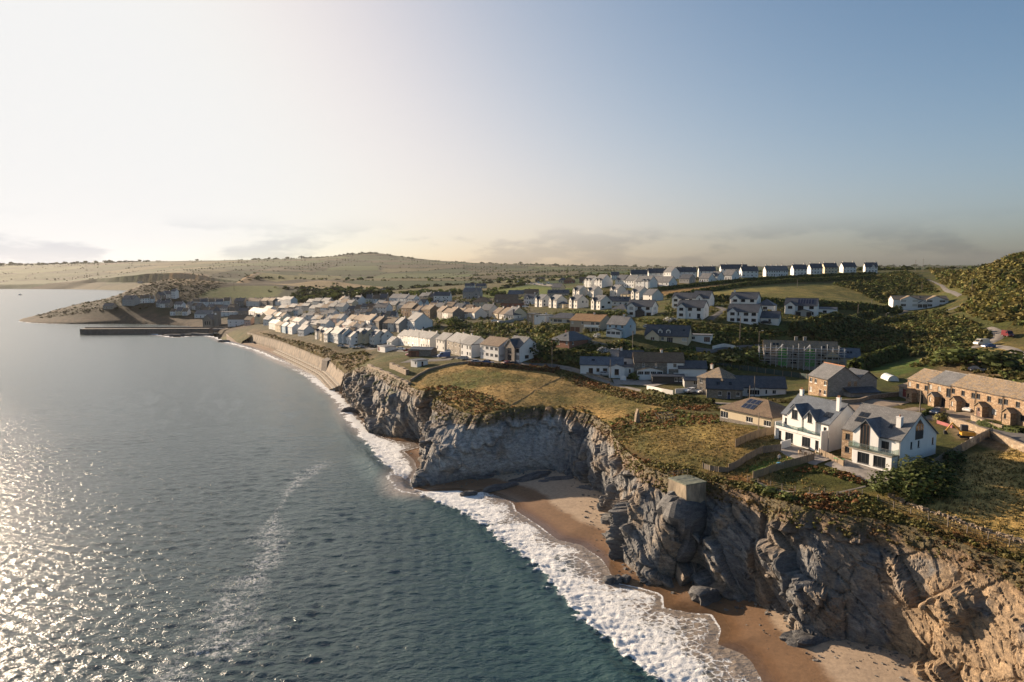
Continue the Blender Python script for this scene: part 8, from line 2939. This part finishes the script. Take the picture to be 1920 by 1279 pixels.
# ragged growth hanging over the cliff top
k_ = np.where((ss > 0.86) & (pp[:, 1] < 330))[0]
k_ = k_[RV.permutation(len(k_))[:2600]]
clumps('cliff_edge_growth', pp[k_, 0], pp[k_, 1], 0.25, 0.95, [(0.13, 0.09, 0.036), GORSE, (0.10, 0.06, 0.03), OLV], 0.6, PROTO_S, RV, z=pp[k_, 2] - 0.05)

# the big dark bush beside the white and stone house
x, y, z = hit(1712, 925)
bb = thing('bush', 'very large dark green bush in front of the white and stone house', 'bush', (x, y, z), 0)
Vs, Ns, Cs = [], [], []
r = np.random.RandomState(77)
for k, (ox, oy, ss, hh) in enumerate([(0, 0, 8.5, 4.4), (-3.6, 1.2, 6.0, 3.6), (4.0, 2.4, 7.0, 3.8), (7.8, 4.5, 5.0, 2.6), (1.5, 3.5, 7.5, 4.6), (-1.5, -2.2, 5.0, 2.8), (3.2, -1.6, 5.2, 2.8)]):
    Vv, Fv, Nv, tint = leaf_cloud(900, 0.034, 200 + k, True, 9)
    Vs.append(Vv * (ss, ss, hh) + (ox, oy, float(tz(x + ox, y + oy)) - z - 0.3))
    Ns.append(Nv)
    Cs.append(np.array((0.055, 0.072, 0.02)) * tint[:, None] * (1 + 0.5 * (r.rand() - .4)))
Vs = np.concatenate(Vs)
add('crown', cloud_mesh('crown', Vs, np.arange(len(Vs)).reshape(-1, 4), np.concatenate(Ns), np.concatenate(Cs)), bb)
s_ = add('trunk', _stem, bb)
s_.scale = (6, 6, 4)


def hedge(label, pts, w, h, cols, leaf=0.3, dens=9, seed=0, pix=True):
    r = np.random.RandomState(300 + seed)
    wl_ = np.array([hit(*p)[:2] for p in pts] if pix else pts, float)
    seg = np.hypot(*np.diff(wl_, axis=0).T)
    s = np.concatenate([[0], np.cumsum(seg)])
    n = int(s[-1] * dens)
    q = np.sort(r.uniform(0, s[-1], n))
    x, y = np.interp(q, s, wl_[:, 0]), np.interp(q, s, wl_[:, 1])
    i = np.clip(np.searchsorted(s, q) - 1, 0, len(seg) - 1)
    d = (np.diff(wl_, axis=0) / seg[:, None])[i]
    an = r.uniform(-0.25, math.pi + 0.25, n)
    bump = 1 + 0.22 * fbm(q / 3.0, q * 0 + seed, oct=2)
    off = np.cos(an) * w / 2 * (0.8 + 0.3 * r.rand(n)) * bump
    zz = np.maximum(np.sin(an), 0) ** 0.6 * h * (0.82 + 0.25 * r.rand(n)) * bump
    low = r.rand(n) < 0.45
    zz = np.where(low, zz * r.rand(n), zz)
    cx, cy = x - d[:, 1] * off, y + d[:, 0] * off
    cz = tz(cx, cy) + zz
    dirn = np.stack([-d[:, 1] * np.cos(an), d[:, 0] * np.cos(an), np.maximum(np.sin(an), 0) * 0.9 + 0.1], 1)
    nm = dirn + 0.5 * r.normal(size=(n, 3))
    nm /= np.linalg.norm(nm, axis=1)[:, None]
    a = np.cross(nm, r.normal(size=(n, 3)))
    a /= np.linalg.norm(a, axis=1)[:, None]
    b = np.cross(nm, a)
    c = np.stack([cx, cy, cz], 1)
    sz = (leaf * (0.6 + 0.8 * r.rand(n)))[:, None]
    V_ = np.stack([c - a * sz - b * sz * .7, c + a * sz * .8 - b * sz * .7, c + a * sz + b * sz * .7, c - a * sz * .7 + b * sz * .8], 1).reshape(-1, 3)
    N_ = np.repeat(dirn + 0.3 * nm, 4, 0)
    N_ /= np.linalg.norm(N_, axis=1)[:, None]
    cols = np.array(cols)
    C_ = np.repeat(cols[r.randint(0, len(cols), n)] * (0.7 + 0.6 * r.rand(n))[:, None], 4, 0)
    o = add('hedge', cloud_mesh('hedge', V_, np.arange(4 * n).reshape(-1, 4), N_, C_))
    tag(o, label, 'hedge')
    return o


HG = [GRN, DGRN, OLV]
hedge('tall thick evergreen hedge behind the detached stone house', [(1600, 700), (1625, 690), (1660, 678), (1692, 668)], 5, 4.6, [GRN, DGRN, (0.06, 0.085, 0.022)], 0.4, 150, 1)
hedge('upper long dark hedge along the road across the valley', [(1490, 624), (1530, 612), (1560, 605), (1610, 600), (1640, 596)], 5, 3.6, HG, 0.45, 50, 2)
hedge('lower long dark hedge dropping from the pale modern house road', [(1520, 634), (1570, 620), (1654, 608), (1710, 600), (1774, 590)], 5, 3.6, HG, 0.45, 50, 3)
hedge('dark hedge between the stubble strip and the golden hill field', [(1250, 560), (1330, 547), (1400, 536), (1480, 529), (1560, 526), (1640, 521)], 4, 2.6, [DGRN, GRN], 0.5, 34, 4)
hedge('dark lower hedge of the golden hill field above the white houses', [(1260, 568), (1340, 566), (1450, 571), (1560, 576), (1630, 581), (1690, 586)], 5, 3.4, [DGRN, DGRN, GRN], 0.5, 40, 5)
hedge('hedge along the top of the stubble strip under the estate', [(1200, 550), (1300, 538), (1420, 526), (1500, 521), (1640, 515)], 3.5, 2.2, [DGRN, GRN], 0.5, 34, 6)
hedge('clipped hedge in front of the cream glazed bungalow', [(1045, 622), (1078, 616)], 3, 2.2, [GRN, (0.06, 0.09, 0.022)], 0.35, 60, 7)
hedge('dark shrubbery bank behind the barn conversion', [(1060, 676), (1110, 680), (1160, 684)], 6, 3.4, HG, 0.4, 90, 8)
hedge('dark shrubbery bank between cottages and dormer bungalow', [(1215, 682), (1270, 680), (1330, 682)], 6, 3.2, HG, 0.4, 80, 9)
hedge('hedge below the dormer bungalow lawn', [(1200, 668), (1250, 662), (1300, 660)], 2, 1.6, [GRN, (0.06, 0.09, 0.022)], 0.3, 60, 10)
hedge('low clipped hedge along the white house gardens', [(1336, 628), (1380, 632), (1440, 636)], 2.5, 1.8, [GRN, (0.06, 0.09, 0.022)], 0.35, 50, 11)
hedge('overgrown stone hedge along the lane below the white walls', [(1205, 738), (1250, 748), (1300, 754), (1338, 758)], 2.2, 1.4, [OLV, GORSE, GRN], 0.28, 90, 12)
hedge('dry grassy bank left of the detached stone house', [(1420, 752), (1470, 755), (1520, 757), (1560, 758)], 2.2, 0.9, [GORSE, OLV, (0.14, 0.11, 0.04)], 0.25, 90, 13)
hedge('small hedge strip on the drive before the stone terrace', [(1712, 786), (1735, 779), (1750, 773)], 1.6, 0.9, [GRN, DGRN], 0.22, 90, 14)
hedge('garden hedge inside the stone wall at the right edge', [(1836, 797), (1865, 803), (1915, 812)], 2.0, 1.0, [DGRN, GRN], 0.25, 90, 15)
hedge('dark hedge behind the row of four white gabled houses', [(1062, 590), (1105, 592), (1150, 592)], 4, 2.4, [GRN, (0.075, 0.095, 0.025)], 0.4, 50, 16)
hedge('reddish overgrown wall above the headland turf', [(880, 684), (930, 688), (1000, 694), (1040, 698)], 2, 1.3, [RUST, GORSE, (0.12, 0.075, 0.05)], 0.3, 70, 17)

# far woods and hedgerows
r = np.random.RandomState(5)
sel = (GY > 700) & (GY < 4900) & IN_LAND & (GX / GY > -0.95) & (GX / GY < 0.9) & ~((GY < 1150) & (GX / GY < -0.36))
pw_ = (1.2 * (FAR_EDGE > 0.55) + FAR_WOOD * 0.8) * sel
cell = GY * GY * DU * DL
lam_ = pw_ * cell / (26.0 * (GY / 900.0) ** 1.35)
pk = np.argwhere(r.rand(*GY.shape) < lam_)
if len(pk) > 5500:
    pk = pk[r.permutation(len(pk))[:5500]]
fxx = GX[pk[:, 0], pk[:, 1]] + r.normal(size=len(pk)) * 1.2
fyy = GY[pk[:, 0], pk[:, 1]] + r.normal(size=len(pk)) * 1.2
PROTO_F = [leaf_cloud(9, 0.36, s + 40, True, 3) for s in range(5)]
clumps('far_trees', fxx, fyy, 3.0, 7.5, [DGRN, (0.036, 0.046, 0.016), GRN], 0.75, PROTO_F, r)
scatter('valley_wood', [(540, 560), (570, 551), (640, 546), (710, 548), (735, 556), (700, 562), (620, 566), (560, 568)], 900, 5, 10, [DGRN, (0.035, 0.045, 0.016)], seed=30, protos=PROTO_F, flat=0.85)
scatter('valley_wood', [(740, 556), (820, 556), (900, 552), (940, 558), (1000, 556), (1000, 551), (880, 548), (780, 548)], 260, 3, 7, [DGRN, GRN], seed=31, protos=PROTO_F, flat=0.8)
scatter('headland_scrub', [(-560, 815), (-600, 850), (-540, 930), (-500, 1010), (-420, 1010), (-400, 900), (-440, 810)], 1700, 1.2, 4.0, [(0.05, 0.046, 0.02), DGRN, (0.06, 0.05, 0.024)], seed=33, protos=PROTO_S, flat=0.4, pix=False)
xw_ = np.array([hit(px, py)[:2] for px, py in ((1475, 1196), (1520, 1212), (1570, 1225), (1640, 1245), (1690, 1262), (1560, 1240), (1610, 1262))])
kx = RV.randint(0, len(xw_), 220)
wx_, wy_ = xw_[kx, 0] + RV.normal(size=220) * 2.2, xw_[kx, 1] + RV.normal(size=220) * 1.6
clumps('seaweed', wx_, wy_, 0.15, 0.6, [(0.03, 0.018, 0.012), (0.045, 0.026, 0.015)], 0.2, PROTO_S, RV, z=beach_z(wx_, wy_)[0])
# trees breaking the far skyline
sx_, sy_ = [], []
for px in np.arange(-60, 1960, 4.0):
    if r.rand() < 0.55 + 0.4 * math.sin(px * 0.013):
        Yk = np.interp(px, [0, 400, 700, 930, 1300, 1900], [4200, 4500, 5000, 4500, 4500, 4000]) * r.uniform(.97, 1.0)
        sx_.append((px - 960) / FPX * Yk)
        sy_.append(Yk)
clumps('skyline_trees', np.array(sx_), np.array(sy_), 14, 34, [DGRN, (0.036, 0.046, 0.016)], 0.55, PROTO_F, r)
# ------------------------------------------------------------------ evening haze over land and sea
mb = MB()
mb.box(-9500, 9500, -300, 9800, -9.0, 330.0)
M_HAZE = bpy.data.materials.new('haze')
M_HAZE.use_nodes = True
hn = M_HAZE.node_tree.nodes
hn.remove(hn['Principled BSDF'])
pv = hn.new('ShaderNodeVolumePrincipled')
pv.inputs['Color'].default_value = (0.80, 0.82, 0.86, 1)
pv.inputs['Density'].default_value = 0.000022
pv.inputs['Anisotropy'].default_value = 0.3
M_HAZE.node_tree.links.new(pv.outputs[0], hn['Material Output'].inputs['Volume'])
haze = mb.build('haze', M_HAZE)
tag(haze, kind='stuff')
